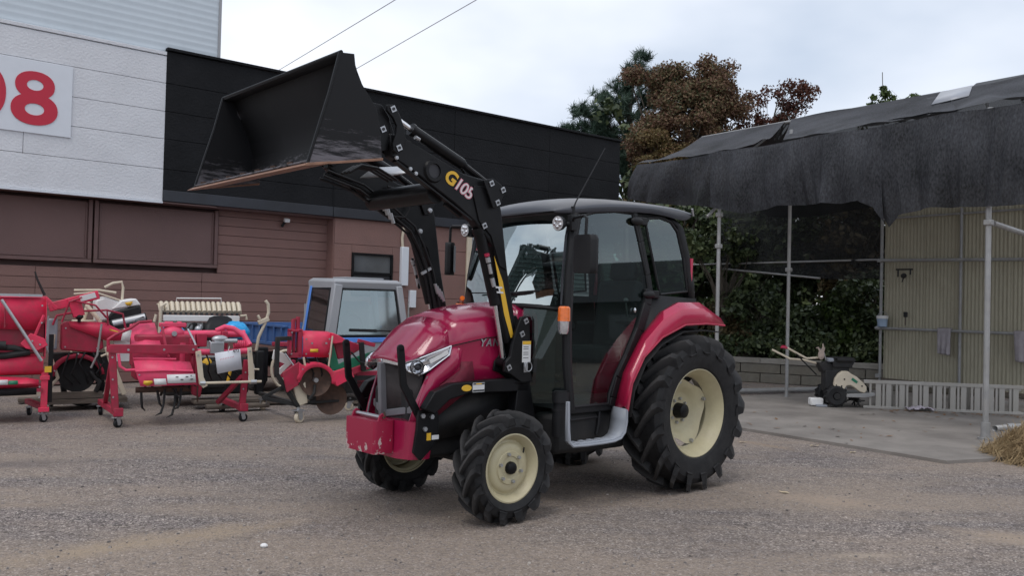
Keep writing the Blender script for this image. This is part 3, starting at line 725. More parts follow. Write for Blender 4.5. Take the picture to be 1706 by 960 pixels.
def wheel(x, y, Rt, side, front, a0=0.0):
    w = empty('wheel', (x, y, Rt - 0.006), 0, parent=TR)
    rz = 0 if side > 0 else math.pi
    sp = (0, a0, rz)
    def put(me, name, loc=(0, 0, 0), rot=None):
        o = inst(me, name, w, (loc[0], loc[1] * side, loc[2]), rot or sp); return o
    # for the far side mirror in y instead of turning (keeps the tread direction)
    def fix(o):
        o.rotation_euler = (0, a0, 0)
        if side < 0: o.scale = (1, -1, 1)
    if front:
        fix(put(FT, 'tyre')); fix(put(FR, 'rim')); fix(put(FH, 'hub'))
        for k in range(6):
            a = 2 * math.pi * k / 6 + 0.3
            fix(put(NUT, 'lug_nut', (0.097 * math.cos(a), 0.064, 0.097 * math.sin(a))))
        v = MB(); v.tube([(-0.13, 0.058, 0.125), (-0.10, 0.085, 0.10)], 0.006, 6)
        o = v.build('valve', M['black_plastic'], w)
        if side < 0: o.scale = (1, -1, 1)
    else:
        fix(put(RTm, 'tyre')); fix(put(RR_, 'rim')); fix(put(RDm, 'wheel_disc')); fix(put(RHm, 'hub'))
        for k in range(8):
            a = 2 * math.pi * k / 8 + 0.2
            fix(put(NUT, 'lug_nut', (0.102 * math.cos(a), -0.074, 0.102 * math.sin(a))))
        for k in range(4):
            a = 2 * math.pi * k / 4 + a0 * 0 + R(4)
            o = put(NUT, 'rim_bolt', (0.268 * math.cos(a - a0), -0.006, 0.268 * math.sin(a - a0))); fix(o)
            o.scale = (1.25, 1.25 * (1 if side > 0 else -1), 1.25)
    return w
wheel(1.964, 0.63, 0.392, 1, True, 0.2)
wheel(1.964, -0.63, 0.392, -1, True, 0.55)
wheel(0, 0.68, 0.652, 1, False, R(24))
wheel(0, -0.68, 0.652, -1, False, R(10))

# ---- chassis
b = MB()
b.box((1.75, 0, 0.66), (1.5, 0.44, 0.5)); b.box((0.55, 0, 0.58), (1.6, 0.5, 0.46)); b.box((2.15, 0, 0.56), (0.7, 0.36, 0.3))
b.box((1.3, 0, 0.42), (0.5, 0.34, 0.2)); b.box((0.85, 0.40, 0.52), (0.62, 0.2, 0.3)); b.box((0.9, -0.40, 0.52), (0.6, 0.2, 0.3))
b.build('chassis', M['under'], TR, bevel=0.03)
b = MB(); b.tube([(1.964, -0.50, 0.42), (1.964, -0.2, 0.45), (1.964, 0.2, 0.45), (1.964, 0.50, 0.42)], 0.075, 14)
for s in (-1, 1):
    b.lathe([(0.0, 0.40), (0.10, 0.40), (0.115, 0.46), (0.10, 0.55), (0.06, 0.58)] if s > 0 else [(0.0, -0.40), (0.10, -0.40), (0.115, -0.46), (0.10, -0.55), (0.06, -0.58)], (1.964, 0, 0.40), 16)
b.tube([(2.10, -0.45, 0.40), (2.10, 0.45, 0.40)], 0.022, 8); b.box((1.964, 0, 0.56), (0.25, 0.4, 0.12))
b.build('front_axle', M['under'], TR)
b = MB(); b.tube([(0, -0.52, 0.64), (0, 0.52, 0.64)], 0.10, 16); b.lathe([(0.0, 0.42), (0.16, 0.42), (0.16, 0.50), (0.10, 0.53)], (0, 0, 0.64), 20)
b.build('rear_axle', M['under'], TR)
b = MB()   # three point hitch and rear drawbar, mostly hidden
b.bar((-0.15, 0.3, 0.5), (-0.75, 0.34, 0.42), 0.04, 0.06); b.bar((-0.15, -0.3, 0.5), (-0.75, -0.34, 0.42), 0.04, 0.06); b.bar((-0.1, 0, 0.95), (-0.5, 0, 0.8), 0.05, 0.05)
b.build('rear_hitch', M['under'], TR)

# ---- hood: lofted cross sections
def hood_sec(x, zt, ys, zc, zb, yb):
    h = [(0, zt + 0.012), (ys * 0.35, zt + 0.008), (ys * 0.62, zt - 0.010), (ys * 0.84, zt - 0.048), (ys * 0.95, zt - 0.10), (ys, zc), (ys * 0.985, zc - 0.02), (yb + 0.004, (zc + zb) / 2), (yb, zb)]
    return [(x, -y, z) for y, z in reversed(h[1:])] + [(x, y, z) for y, z in h]
secs = [hood_sec(1.40, 1.525, 0.345, 1.30, 0.90, 0.33), hood_sec(1.62, 1.517, 0.345, 1.29, 0.90, 0.335), hood_sec(1.88, 1.492, 0.342, 1.275, 0.90, 0.33),
        hood_sec(2.08, 1.455, 0.337, 1.25, 0.92, 0.32), hood_sec(2.24, 1.400, 0.330, 1.215, 0.96, 0.318)]
b = MB(); b.grid(secs)
b.build('hood', M['tractor_red'], TR, solid=0.012, smooth=40)
def nose_sec(x, zt, ys, zl, back):
    # crown only, down to the lip that overhangs lamps and grille
    h = [(0, zt + 0.012, 0), (ys * 0.35, zt + 0.007, 0.0), (ys * 0.62, zt - 0.012, 0.004), (ys * 0.84, zt - 0.05, 0.012), (ys * 0.95, zt - 0.10, 0.02), (ys, zl, 0.03)]
    L = [(x - bk * back, -y, max(z, zl)) for y, z, bk in reversed(h[1:])] + [(x - bk * back, y, max(z, zl)) for y, z, bk in h]
    return L
nose = [nose_sec(2.241, 1.400, 0.331, 1.215, 0), nose_sec(2.36, 1.325, 0.318, 1.185, 0.6), nose_sec(2.46, 1.235, 0.298, 1.158, 1.4), nose_sec(2.535, 1.165, 0.276, 1.135, 2.2), nose_sec(2.575, 1.125, 0.262, 1.112, 2.8), nose_sec(2.582, 1.098, 0.258, 1.096, 2.8)]
b = MB(); b.grid(nose)
b.build('hood_nose', M['tractor_red'], TR, solid=0.012, smooth=45)
# seam along the hood side
for s in (-1, 1):
    b = MB(); b.tube([(1.45, 0.3465 * s, 1.292), (1.9, 0.3425 * s, 1.268), (2.24, 0.331 * s, 1.209)], 0.004, 5)
    b.build('hood_seam', M['black_plastic'], TR)
# side cheeks: red strip that comes down from the lamp and flanks the grille
for s in (-1, 1):
    b = MB()
    outer = [(2.235, 0.322, 1.205), (2.245, 0.325, 1.135), (2.41, 0.308, 1.020), (2.500, 0.285, 0.80), (2.535, 0.275, 0.68)]
    inner = [(2.12, 0.330, 1.19), (2.14, 0.332, 1.07), (2.31, 0.325, 0.95), (2.40, 0.310, 0.80), (2.43, 0.30, 0.66)]
    mid = [tuple((p[i] + q[i]) / 2 + (0, 0.022, 0)[i] for i in range(3)) for p, q in zip(outer, inner)]
    back = [(2.10, 0.30, 1.18), (2.12, 0.30, 1.05), (2.28, 0.30, 0.93), (2.36, 0.28, 0.78), (2.39, 0.27, 0.66)]
    rows = [[(x, y * s, z) for x, y, z in r] for r in (outer, mid, inner, back)]
    b.grid(rows); b.build('side_cheek', M['tractor_red'], TR, solid=0.015, smooth=50)
    b = MB(); b.tube([(2.405, 0.306 * s, 1.005), (2.490, 0.280 * s, 0.80), (2.52, 0.270 * s, 0.69)], 0.008, 6); b.build('grille_trim', M['grille_grey'], TR)
    b = MB()
    p = [(2.13, 0.318 * s, 1.10), (2.135, 0.318 * s, 1.04), (2.30, 0.312 * s, 0.94), (2.37, 0.30 * s, 0.82), (2.34, 0.29 * s, 0.70), (2.12, 0.30 * s, 0.84), (1.98, 0.31 * s, 0.90), (2.03, 0.325 * s, 1.10)]
    b.poly(p); b.build('side_screen', M['side_mesh'], TR, solid=0.01)
    # black lower skirt
    b = MB(); b.poly([(2.42, 0.262 * s, 0.66), (2.34, 0.285 * s, 0.74), (1.98, 0.29 * s, 0.93), (1.45, 0.30 * s, 0.93), (1.45, 0.30 * s, 0.62), (2.3, 0.27 * s, 0.55)])
    b.build('engine_side_panel', M['under'], TR, solid=0.01)

# ---- grille
K0, K1 = (2.575, 0.0, 1.085), (2.545, 0.0, 0.725)
for s in (-1, 1):
    b = MB()
    e0, e1 = (2.415, 0.270 * s, 1.045), (2.455, 0.268 * s, 0.775)
    rows = []
    for i in range(9):
        t = i / 8
        rows.append([tuple(K0[k] * (1 - t) + e0[k] * t for k in range(3)), tuple(K1[k] * (1 - t) + e1[k] * t for k in range(3))])
    b.grid(rows); b.build('grille', M['grille_dark'], TR, solid=0.012, smooth=30)
    b = MB(); b.bar(K1, e1, 0.034, 0.050); b.build('grille_bar', M['grille_grey'], TR, bevel=0.006)
    b = MB(); b.bar((2.572, 0.004 * s, 1.098), (2.545, 0.225 * s, 1.082), 0.022, 0.030); b.build('chrome_strip', M['chrome'], TR, bevel=0.005)
    b = MB()    # chin below the V
    b.poly([(2.552, 0.0, 0.705), (2.458, 0.262 * s, 0.755), (2.47, 0.255 * s, 0.655), (2.52, 0.13 * s, 0.62), (2.545, 0.0, 0.63)])
    b.build('chin_panel', M['grille_dark'], TR, solid=0.015)
    # engine cover behind the grille
b = MB(); b.prism([(-0.26, 0.62), (0.26, 0.62), (0.27, 1.05), (0.2, 1.08), (-0.2, 1.08), (-0.27, 1.05)], 2.0, 2.40, 'x'); b.build('radiator', M['under'], TR)
b = MB(); b.bar((2.586, 0, 1.085), (2.560, 0, 0.70), 0.042, 0.05, up=(1, 0, 0)); b.build('grille_bar', M['grille_grey'], TR, bevel=0.006)
# ---- headlights: bright housing, round projector, clear cover
for s in (-1, 1):
    def P(x, y, z): return (x, y * s, z)
    h = empty('headlight', (0, 0, 0), parent=TR)
    A = [P(2.545, 0.228, 1.092), P(2.47, 0.298, 1.128), P(2.225, 0.333, 1.212), P(2.240, 0.333, 1.150), P(2.40, 0.316, 1.046), P(2.465, 0.296, 1.012), P(2.535, 0.258, 1.040)]
    c = P(2.44, 0.29, 1.09)
    b = MB(); b.poly(A); 
    b.build('lamp_housing', M['lamp_lens'], h, solid=0.03 if s > 0 else -0.03)
    b = MB()
    for p in range(len(A)): b.tube([A[p], A[(p + 1) % len(A)]], 0.007, 6)
    b.build('lamp_trim', M['chrome'], h)
    nrm = Vector((0.72, 0.69 * s, -0.05)).normalized()
    cc = Vector(P(2.482, 0.293, 1.068))
    b = MB(); b.tube([cc - nrm * 0.03, cc + nrm * 0.012], [0.030, 0.048], 20, cap=False); b.disc(cc - nrm * 0.03, 0.03, nrm, 18); b.build('reflector', M['chrome'], h)
    b = MB(); b.tube([cc + nrm * 0.008, cc + nrm * 0.016], 0.049, 20, cap=False); b.build('reflector_ring', M['black_plastic'], h, solid=0.004)
    b = MB(); b.ball(cc - nrm * 0.012, 0.025, 14, 8); b.build('projector', M['ink'], h)
    b = MB(); b.bar(P(2.405, 0.325, 1.105), P(2.26, 0.341, 1.170), 0.016, 0.026); b.build('position_lamp', M['white'], h)
    b = MB(); b.bar(P(2.43, 0.320, 1.128), P(2.25, 0.340, 1.195), 0.012, 0.018); b.build('lamp_fin', M['chrome'], h)

# ---- front weight and bumper
b = MB()
rows = []
for z, k in ((0.440, 0.94), (0.49, 0.98), (0.56, 1.0), (0.70, 1.0)):
    rows.append([(2.40, -0.335 * k, z), (2.45, -0.375 * k, z), (2.54, -0.335 * k, z), (2.585, -0.20, z), (2.585, 0.20, z), (2.54, 0.335 * k, z), (2.45, 0.375 * k, z), (2.40, 0.365 * k, z)])
b.grid(rows); b.poly(list(reversed(rows[0]))); b.poly(rows[-1])
b.build('front_weight_carrier', M['tractor_red'], TR, bevel=0.02)
b = MB()
pts = [(2.60, -0.185), (2.735, -0.19), (2.75, -0.178), (2.75, 0.178), (2.735, 0.19), (2.615, 0.195), (2.59, 0.185), (2.59, -0.18)]
r0 = [(x, y, 0.515 + (0.0 if True else 0)) for x, y in pts]; r1 = [(x, y, 0.515) for x, y in pts]; r2 = [(x, y, 0.70) for x, y in pts]
r0 = [(x - 0.008, y * 0.94, 0.475) for x, y in pts]
b.grid([r0, r1, r2], wrap=True); b.poly(list(reversed(r0))); b.poly(r2)
b.build('front_weight', M['weight_chipped'], TR, bevel=0.008)
b = MB(); b.tube([(2.675, -0.172, 0.722), (2.675, 0.172, 0.722)], 0.013, 10); b.build('weight_pin', M['steel'], TR)
for s in (-1, 1):
    b = MB(); b.prism([(2.635, 0.69), (2.715, 0.69), (2.70, 0.735), (2.675, 0.752), (2.65, 0.735)], 0.160 * s, 0.175 * s); b.build('weight_ear', M['weight_chipped'], TR, bevel=0.003)
b = MB(); b.tube([(2.675, 0.176, 0.722), (2.675, 0.20, 0.722), (2.68, 0.208, 0.74), (2.685, 0.202, 0.765)], 0.006, 7); b.build('weight_clip', M['rusty'], TR)

# ---- front guard bars and plates
for s in (-1, 1):
    b = MB()
    c = [(2.665, 1.205), (2.636, 0.96), (2.495, 0.73), (2.44, 0.66)]
    w = 0.052
    for (x0, z0), (x1, z1) in zip(c[:-1], c[1:]):
        b.bar((x0, 0.352 * s, z0), (x1, 0.352 * s, z1), 0.022, w, up=(1, 0, 0.3))
    b.disc((2.665, 0.352 * s, 1.205), 0.026, (0, 1, 0), 16, 0.022)
    b.disc((2.636, 0.352 * s, 0.96), 0.026, (0, 1, 0), 16, 0.0222); b.disc((2.495, 0.352 * s, 0.73), 0.026, (0, 1, 0), 16, 0.0222)
    b.build('guard_bar', M['black_paint'], TR, bevel=0.004)
    b = MB(); b.prism([(2.53, 0.78), (2.42, 0.80), (2.36, 0.76), (2.35, 0.62), (2.40, 0.52), (2.50, 0.44), (2.56, 0.50), (2.535, 0.66)], 0.36 * s, 0.385 * s); b.build('guard_plate', M['black_paint'], TR, bevel=0.004)
    for x, z in ((2.495, 0.745), (2.42, 0.735), (2.475, 0.655)):
        b = MB(); b.disc((x, 0.392 * s, z), 0.017, (0, 1, 0), 6, 0.016); b.build('bolt', M['steel'], TR)
    # loader sub frame
    b = MB(); b.prism([(2.528, 0.80), (2.446, 0.911), (2.30, 0.961), (1.917, 0.974), (1.58, 0.974), (1.58, 0.873), (2.145, 0.887), (2.317, 0.851), (2.442, 0.757)], 0.385 * s, 0.455 * s); b.build('loader_subframe', M['black_paint'], TR, bevel=0.008)
    b = MB(); b.tube([(1.90, 0.40 * s, 0.945), (1.62, 0.46 * s, 0.952)], 0.022, 10); b.build('subframe_tube', M['black_paint'], TR)
b = MB(); b.prism([(2.10, 0.916), (2.18, 0.913), (2.178, 0.958)], 0.4555, 0.4575); 
b = MB(); b.box((2.07, 0.458, 0.925), (0.105, 0.003, 0.065)); b.build('warning_label', M['label'], TR)
b = MB(); b.box((2.07, 0.460, 0.950), (0.10, 0.002, 0.010)); b.box((2.07, 0.460, 0.903), (0.10, 0.002, 0.012)); b.build('label_print', M['ink'], TR)
b = MB(); b.box((2.07, 0.461, 0.950), (0.05, 0.002, 0.008)); b.build('label_print', M['yellow'], TR)
b = MB(); b.lathe([(0.0, 0.003), (0.042, 0.003), (0.045, 0.0)], n=24); o = b.build('oval_badge', M['yellow'], TR, loc=(2.175, 0.456, 0.924)); o.scale = (1, 1, 0.5)
b = MB(); b.box((2.44, 0.387, 0.60), (0.035, 0.003, 0.05)); b.build('small_label', M['yellow'], TR)
b = MB(); b.box((2.385, 0.387, 0.592), (0.06, 0.003, 0.03)); b.build('small_label', M['label'], TR)

# ================= loader
PIN = None
def pin_mesh():
    b = MB(); b.box((0, 0.004, 0), (0.037, 0.008, 0.037)); b.mi = 1; b.disc((0, 0.010, 0), 0.010, (0, 1, 0), 12, 0.006)
    return b.mesh('pin', [M['steel'], M['ink']], 20)
PIN = pin_mesh()
def bolt_mesh():
    b = MB(); b.lathe([(0.0, 0.012), (0.016, 0.010), (0.02, 0.0)], n=8)
    return b.mesh('bolt', M['steel'], 20)
BOLT = bolt_mesh()
arm_poly = [(2.86, 2.61), (2.735, 2.60), (2.43, 2.49), (2.24, 2.42), (2.06, 2.40), (1.93, 2.33), (1.885, 2.19), (1.814, 1.764), (1.733, 1.417), (1.70, 1.27), (1.80, 1.22), (1.862, 1.416), (1.908, 1.76), (1.955, 1.93), (2.06, 2.02), (2.13, 2.09), (2.31, 2.20), (2.62, 2.36), (2.84, 2.46)]
link_poly = [(2.904, 2.781), (2.859, 2.788), (2.83, 2.766), (2.796, 2.713), (2.762, 2.639), (2.754, 2.575), (2.775, 2.50), (2.817, 2.475), (2.85, 2.495), (2.855, 2.536), (2.83, 2.606), (2.827, 2.657), (2.856, 2.703), (2.903, 2.742)]
tow_poly = [(1.704, 1.422), (1.642, 1.435), (1.619, 1.4), (1.603, 1.072), (1.581, 0.948), (1.682, 0.943), (1.796, 1.009), (1.854, 1.028), (1.844, 1.097), (1.8, 1.136), (1.78, 1.234), (1.742, 1.347)]
elb_poly = [(2.096, 2.384), (2.008, 2.407), (1.928, 2.369), (1.900, 2.311), (1.945, 2.207), (2.001, 2.195), (2.043, 2.284)]
for s in (-1, 1):
    arm = MB(); arm.prism(arm_poly, 0.36 * s, 0.445 * s)
    arm = arm.build('loader_arm', M['black_paint'], TR, bevel=0.012)
    # gusset plate at the elbow and flat faces
    b = MB(); b.prism([(2.165, 2.30), (2.15, 2.345), (1.96, 2.345), (1.905, 2.19), (1.83, 1.76), (1.90, 1.79), (1.985, 2.0), (2.10, 2.10)], 0.4455 * s, 0.456 * s); b.build('gusset_plate', M['black_paint'], arm, bevel=0.003)
    b = MB(); b.lathe([(0.05, 0.446 * s), (0.05, 0.462 * s), (0.072, 0.462 * s), (0.082, 0.446 * s)], (2.50, 0, 2.405), 28); b.build('boss', M['black_paint'], arm)
    b = MB(); b.disc((2.50, 0.447 * s, 2.405), 0.05, (0, s, 0), 24, 0.004); b.build('boss_hole_shade', M['ink'], arm)  # solid black disc, stands in for the shade inside the bore
    # lower flange rail and small bolts
    b = MB(); b.bar((2.80, 0.425 * s, 2.435), (2.16, 0.425 * s, 2.10), 0.05, 0.012, up=(0.45, 0, -0.9)); b.bar((2.36, 0.40 * s, 2.21), (2.22, 0.40 * s, 2.135), 0.03, 0.05); b.build('flange', M['black_paint'], arm)
    for x, z in ((2.80, 2.455), (2.69, 2.395), (2.645, 2.37)):
        o = inst(BOLT, 'bolt', arm, (x, 0.447 * s, z), (0, 0, 0 if s > 0 else math.pi), (0.8, 0.8, 0.8))
    lk = MB(); lk.prism(link_poly, 0.462 * s, 0.482 * s); lk.prism(link_poly, 0.352 * s, 0.34 * s)
    lk = lk.build('bucket_link', M['black_paint'], TR, bevel=0.004)
    hb = MB(); hb.prism([(2.99, 2.79), (2.91, 2.785), (2.85, 2.71), (2.835, 2.60), (2.86, 2.50), (2.94, 2.47), (3.18, 2.50), (3.19, 2.62), (3.22, 2.72)], 0.385 * s, 0.432 * s)
    hb.build('hitch_bracket', M['black_paint'], TR, bevel=0.004)
    el = MB(); el.prism(elb_poly, 0.472 * s, 0.488 * s); el.prism(elb_poly, 0.34 * s, 0.352 * s)
    el.build('elbow_bracket', M['black_paint'], TR, bevel=0.004)
    tw = MB(); tw.prism(tow_poly, 0.455 * s, 0.485 * s); tw.prism(tow_poly, 0.345 * s, 0.36 * s)
    tw.prism([(1.69, 0.95), (1.58, 0.955), (1.50, 0.62), (1.50, 0.56), (1.72, 0.56), (1.72, 0.70)], 0.36 * s, 0.455 * s)
    tw.build('loader_mast', M['black_paint'], TR, bevel=0.006)
    for (x, z), y in (((2.86, 2.759), .482), ((2.902, 2.628), .434), ((2.807, 2.515), .482), ((2.024, 2.369), .488), ((1.916, 2.333), .488), ((1.963, 2.238), .488), ((2.053, 2.068), .456), ((1.66, 1.395), .485), ((1.695, 1.30), .485), ((1.815, 1.058), .485)):
        o = inst(PIN, 'pin', TR, (x, y * s, z), (0, R(28), 0 if s > 0 else math.pi))
    # bucket cylinder on top of the arm
    cy = MB(); cy.tube([(2.66, 0.41 * s, 2.662), (2.235, 0.41 * s, 2.49)], 0.040, 16); cy.tube([(2.235, 0.41 * s, 2.49), (2.20, 0.41 * s, 2.475)], [0.040, 0.022], 16); cy.tube([(2.20, 0.41 * s, 2.475), (2.02, 0.41 * s, 2.385)], 0.024, 10); cy.tube([(2.672, 0.41 * s, 2.667), (2.65, 0.41 * s, 2.658)], 0.045, 16)
    cy = cy.build('bucket_cylinder', M['black_paint'], TR)
    b = MB(); b.tube([(2.80, 0.41 * s, 2.725), (2.66, 0.41 * s, 2.662)], 0.018, 12); b.build('piston_rod', M['chrome'], cy)
    b = MB(); b.tube([(2.62, 0.44 * s, 2.60), (2.66, 0.45 * s, 2.61)], 0.014, 8); b.build('fitting', M['steel'], cy)
    # lift cylinder
    cy = MB(); cy.tube([(2.05, 0.40 * s, 2.02), (1.885, 0.40 * s, 1.51)], 0.042, 16); cy.tube([(2.062, 0.40 * s, 2.055), (2.048, 0.40 * s, 2.012)], 0.048, 16)
    cy = cy.build('lift_cylinder', M['black_paint'], TR)
    b = MB(); b.tube([(1.888, 0.40 * s, 1.52), (1.80, 0.40 * s, 1.12)], 0.020, 12); b.build('piston_rod', M['chrome'], cy)
    b = MB(); b.disc((1.805, 0.40 * s, 1.09), 0.035, (0, 1, 0), 16, 0.09); b.build('rod_eye', M['black_paint'], cy)
    # pressure pipe with fittings beside the cylinder
    b = MB(); b.tube([(2.03, 0.455 * s, 1.86), (1.99, 0.462 * s, 1.76), (1.955, 0.455 * s, 1.62)], 0.010, 8); b.build('pressure_pipe', M['black_paint'], cy)
    for p0, p1, rr in (((2.022, .462, 1.845), (2.010, .462, 1.81), .018), ((2.006, .462, 1.80), (1.985, .462, 1.73), .013), ((1.975, .462, 1.70), (1.955, .462, 1.64), .016)):
        b = MB(); b.tube([(p0[0], p0[1] * s, p0[2]), (p1[0], p1[1] * s, p1[2])], rr, 8); b.build('fitting', M['steel'], cy)
# red cap on the near fitting
b = MB(); b.tube([(2.032, .464, 1.872), (2.026, .464, 1.852)], .019, 8); b.build('valve_cap', M['fender_red'], TR)
# cross tube, guard sheet and hoses on it
b = MB(); b.tube([(2.44, -0.40, 2.27), (2.44, 0.40, 2.27)], 0.075, 20); b.build('cross_tube', M['black_paint'], TR)
b = MB(); b.poly([(2.62, -0.30, 2.415), (2.52, -0.28, 2.50), (2.44, 0.20, 2.475), (2.48, 0.28, 2.43), (2.60, 0.10, 2.40)])
b.build('guard_sheet', M['steel'], TR, solid=0.008)
hp = [(2.90, 2.44), (2.60, 2.37), (2.33, 2.22), (2.14, 2.10), (2.05, 1.96), (1.95, 1.75), (1.86, 1.40)]
for k in range(4):
    off = 0.018 * k
    b = MB(); b.tube([(x + 0.02 - off * 1.0, -0.345 + 0.02 * (k % 2), z - 0.06 + off * 1.1) for x, z in hp], 0.0095, 8); b.build('hose', M['black_plastic'], TR)
for k in range(4):
    for x, z in ((1.905 - 0.02 * k, 1.66 - 0.02 * k), (2.42 - 0.028 * k, 2.27 - 0.03 * k)):
        b = MB(); b.tube([(x, -0.315, z), (x - 0.03, -0.315, z - 0.075)], 0.014, 8); b.build('fitting', M['steel'], TR)
b = MB(); b.tube([(2.36, -0.33, 2.38), (2.22, -0.31, 2.36), (2.14, -0.31, 2.26), (2.2, -0.32, 2.16), (2.32, -0.33, 2.16)], 0.010, 8); b.build('hose', M['black_plastic'], TR)
b = MB(); b.box((1.98, -0.33, 1.76), (0.1, 0.02, 0.02), (0, 0.5, 0)); b.build('hose_clamp', M['steel'], TR)
for k in range(3):
    b = MB(); b.tube([(3.0, 0.1 + 0.05 * k, 2.36), (2.9, 0.08 + 0.05 * k, 2.42), (2.76, 0.06 + 0.05 * k, 2.42), (2.6, 0.05 + 0.05 * k, 2.36)], 0.011, 8); b.build('hose', M['black_plastic'], TR)
for x, z in ((2.014, 2.368), (1.907, 2.335), (1.956, 2.236), (2.043, 2.066)):
    inst(BOLT, 'bolt', TR, (x, -0.338, z), (0, 0, 0), (1.1, 1.1, 1.1))
# hose loop behind the near arm top
b = MB(); b.tube([(2.22, 0.38, 2.47), (2.16, 0.37, 2.42), (2.15, 0.37, 2.36)], 0.009, 8); b.build('hose', M['black_plastic'], TR)

# lettering on the near arm
ax = Vector((2.0, 0.4575, 2.2)) - Vector((2.29, 0.4575, 2.36)); ax = Vector((-0.885, 0, -0.465)); ay = Vector((-0.465, 0, 0.885))
text_on('G', 'lettering', TR, (2.418, 0.4475, 2.362), ax, ay, 0.135, M['yellow'], 0.001, 0.005, 0.15)
text_on('105', 'lettering', TR, (2.335, 0.4475, 2.318), ax, ay, 0.125, M['pinkprint'], 0.001, 0.005, 0.15, 0.9)
text_on('105', 'lettering', TR, (2.335, 0.4490, 2.318), ax, ay, 0.125, M['label'], 0.0008, -0.0006, 0.15, 0.9)
b = MB(); b.prism([(1.947, 1.86), (1.905, 1.70), (1.838, 1.44), (1.77, 1.27), (1.742, 1.28), (1.80, 1.47), (1.86, 1.68)], 0.4455, 0.4475); b.build('stripe', M['yellow'], TR)
text_on("H", 'lettering', TR, (1.927, 0.4482, 1.645), (-0.30, 0, -0.95), (-0.95, 0, 0.30), 0.078, M['label'], 0.001, 0.003, 0.35)

b = MB(); b.box((1.648, 0.487, 1.17), (0.082, 0.003, 0.155)); b.build('warning_label', M['label'], TR)
b = MB(); b.box((1.648, 0.489, 1.235), (0.082, 0.002, 0.024)); b.build('label_print', M['yellow'], TR)
b = MB()
for z in (1.205, 1.19, 1.165, 1.15, 1.125): b.box((1.655, 0.4892, z), (0.05, 0.001, 0.004))
b.build('label_print', M['ink'], TR)
b = MB(); b.box((1.655, 0.490, 1.055), (0.035, 0.012, 0.075)); b.build('pin_plate', M['steel'], TR, bevel=0.003)
b = MB(); b.tube([(1.64 + 0.035 * math.cos(t), 0.503, 1.06 + 0.035 * math.sin(t)) for t in np.linspace(0, 2 * math.pi, 17)], 0.004, 6); b.build('pin_ring', M['steel'], TR)

# ---- bucket
BK = empty('bucket', (0, 0, 0), parent=TR)
W = 0.82
side_poly = [(3.447, 2.935), (3.355, 2.945), (3.338, 2.83), (3.262, 2.735), (3.195, 2.655), (3.165, 2.525), (3.150, 2.362), (3.632, 2.268), (3.565, 2.50), (3.505, 2.70)]
for s in (-1, 1):
    b = MB(); b.prism(side_poly, W * s, (W - 0.014) * s); b.build('bucket_side', M['bucket'], BK, bevel=0.002)
    b = MB()
    e = [(3.632, 2.268), (3.565, 2.50), (3.505, 2.70), (3.447, 2.935)]
    b.tube([(x, (W - 0.006) * s, z) for x, z in e], 0.010, 6); b.build('side_edge', M['black_paint'], BK)
prof = [(3.447, 2.935), (3.36, 2.935), (3.325, 2.85), (3.27, 2.74), (3.225, 2.64), (3.20, 2.54), (3.205, 2.45), (3.25, 2.385), (3.33, 2.345), (3.50, 2.31), (3.63, 2.283)]
b = MB(); b.grid([[(x, -W + 0.012, z) for x, z in prof], [(x, -W / 3, z) for x, z in prof], [(x, W / 3, z) for x, z in prof], [(x, W - 0.012, z) for x, z in prof]])
b.build('bucket_shell', M['bucket'], BK, solid=0.012, smooth=45)
b = MB(); b.prism([(3.50, 2.288), (3.50, 2.302), (3.64, 2.276), (3.675, 2.254), (3.64, 2.258)], -W - 0.02, W + 0.02); b.build('cutting_edge', M['brown_steel'], BK, bevel=0.002)
for s in (-1, 1):
    b = MB(); b.prism([(3.15, 2.350), (3.15, 2.366), (3.50, 2.300), (3.50, 2.286)], W * s, (W + 0.014) * s); b.build('wear_strip', M['brown_steel'], BK, bevel=0.002)
for k in range(7):
    y = -0.77 + k * 0.215
    b = MB(); b.disc((3.585, y, 2.305), 0.020, (0.2, 0, 1), 6, 0.028); b.build('bolt', M['rusty'], BK)
b = MB(); b.tube([(3.44, -W, 2.938), (3.44, W, 2.938)], 0.012, 8); b.build('top_edge', M['black_paint'], BK)
for y in (-0.41, 0.41):
    b = MB(); b.prism([(3.29, 2.84), (3.14, 2.80), (3.12, 2.50), (3.16, 2.40), (3.17, 2.55), (3.22, 2.70)], y - 0.01, y + 0.01); b.build('bucket_bracket', M['black_paint'], BK)
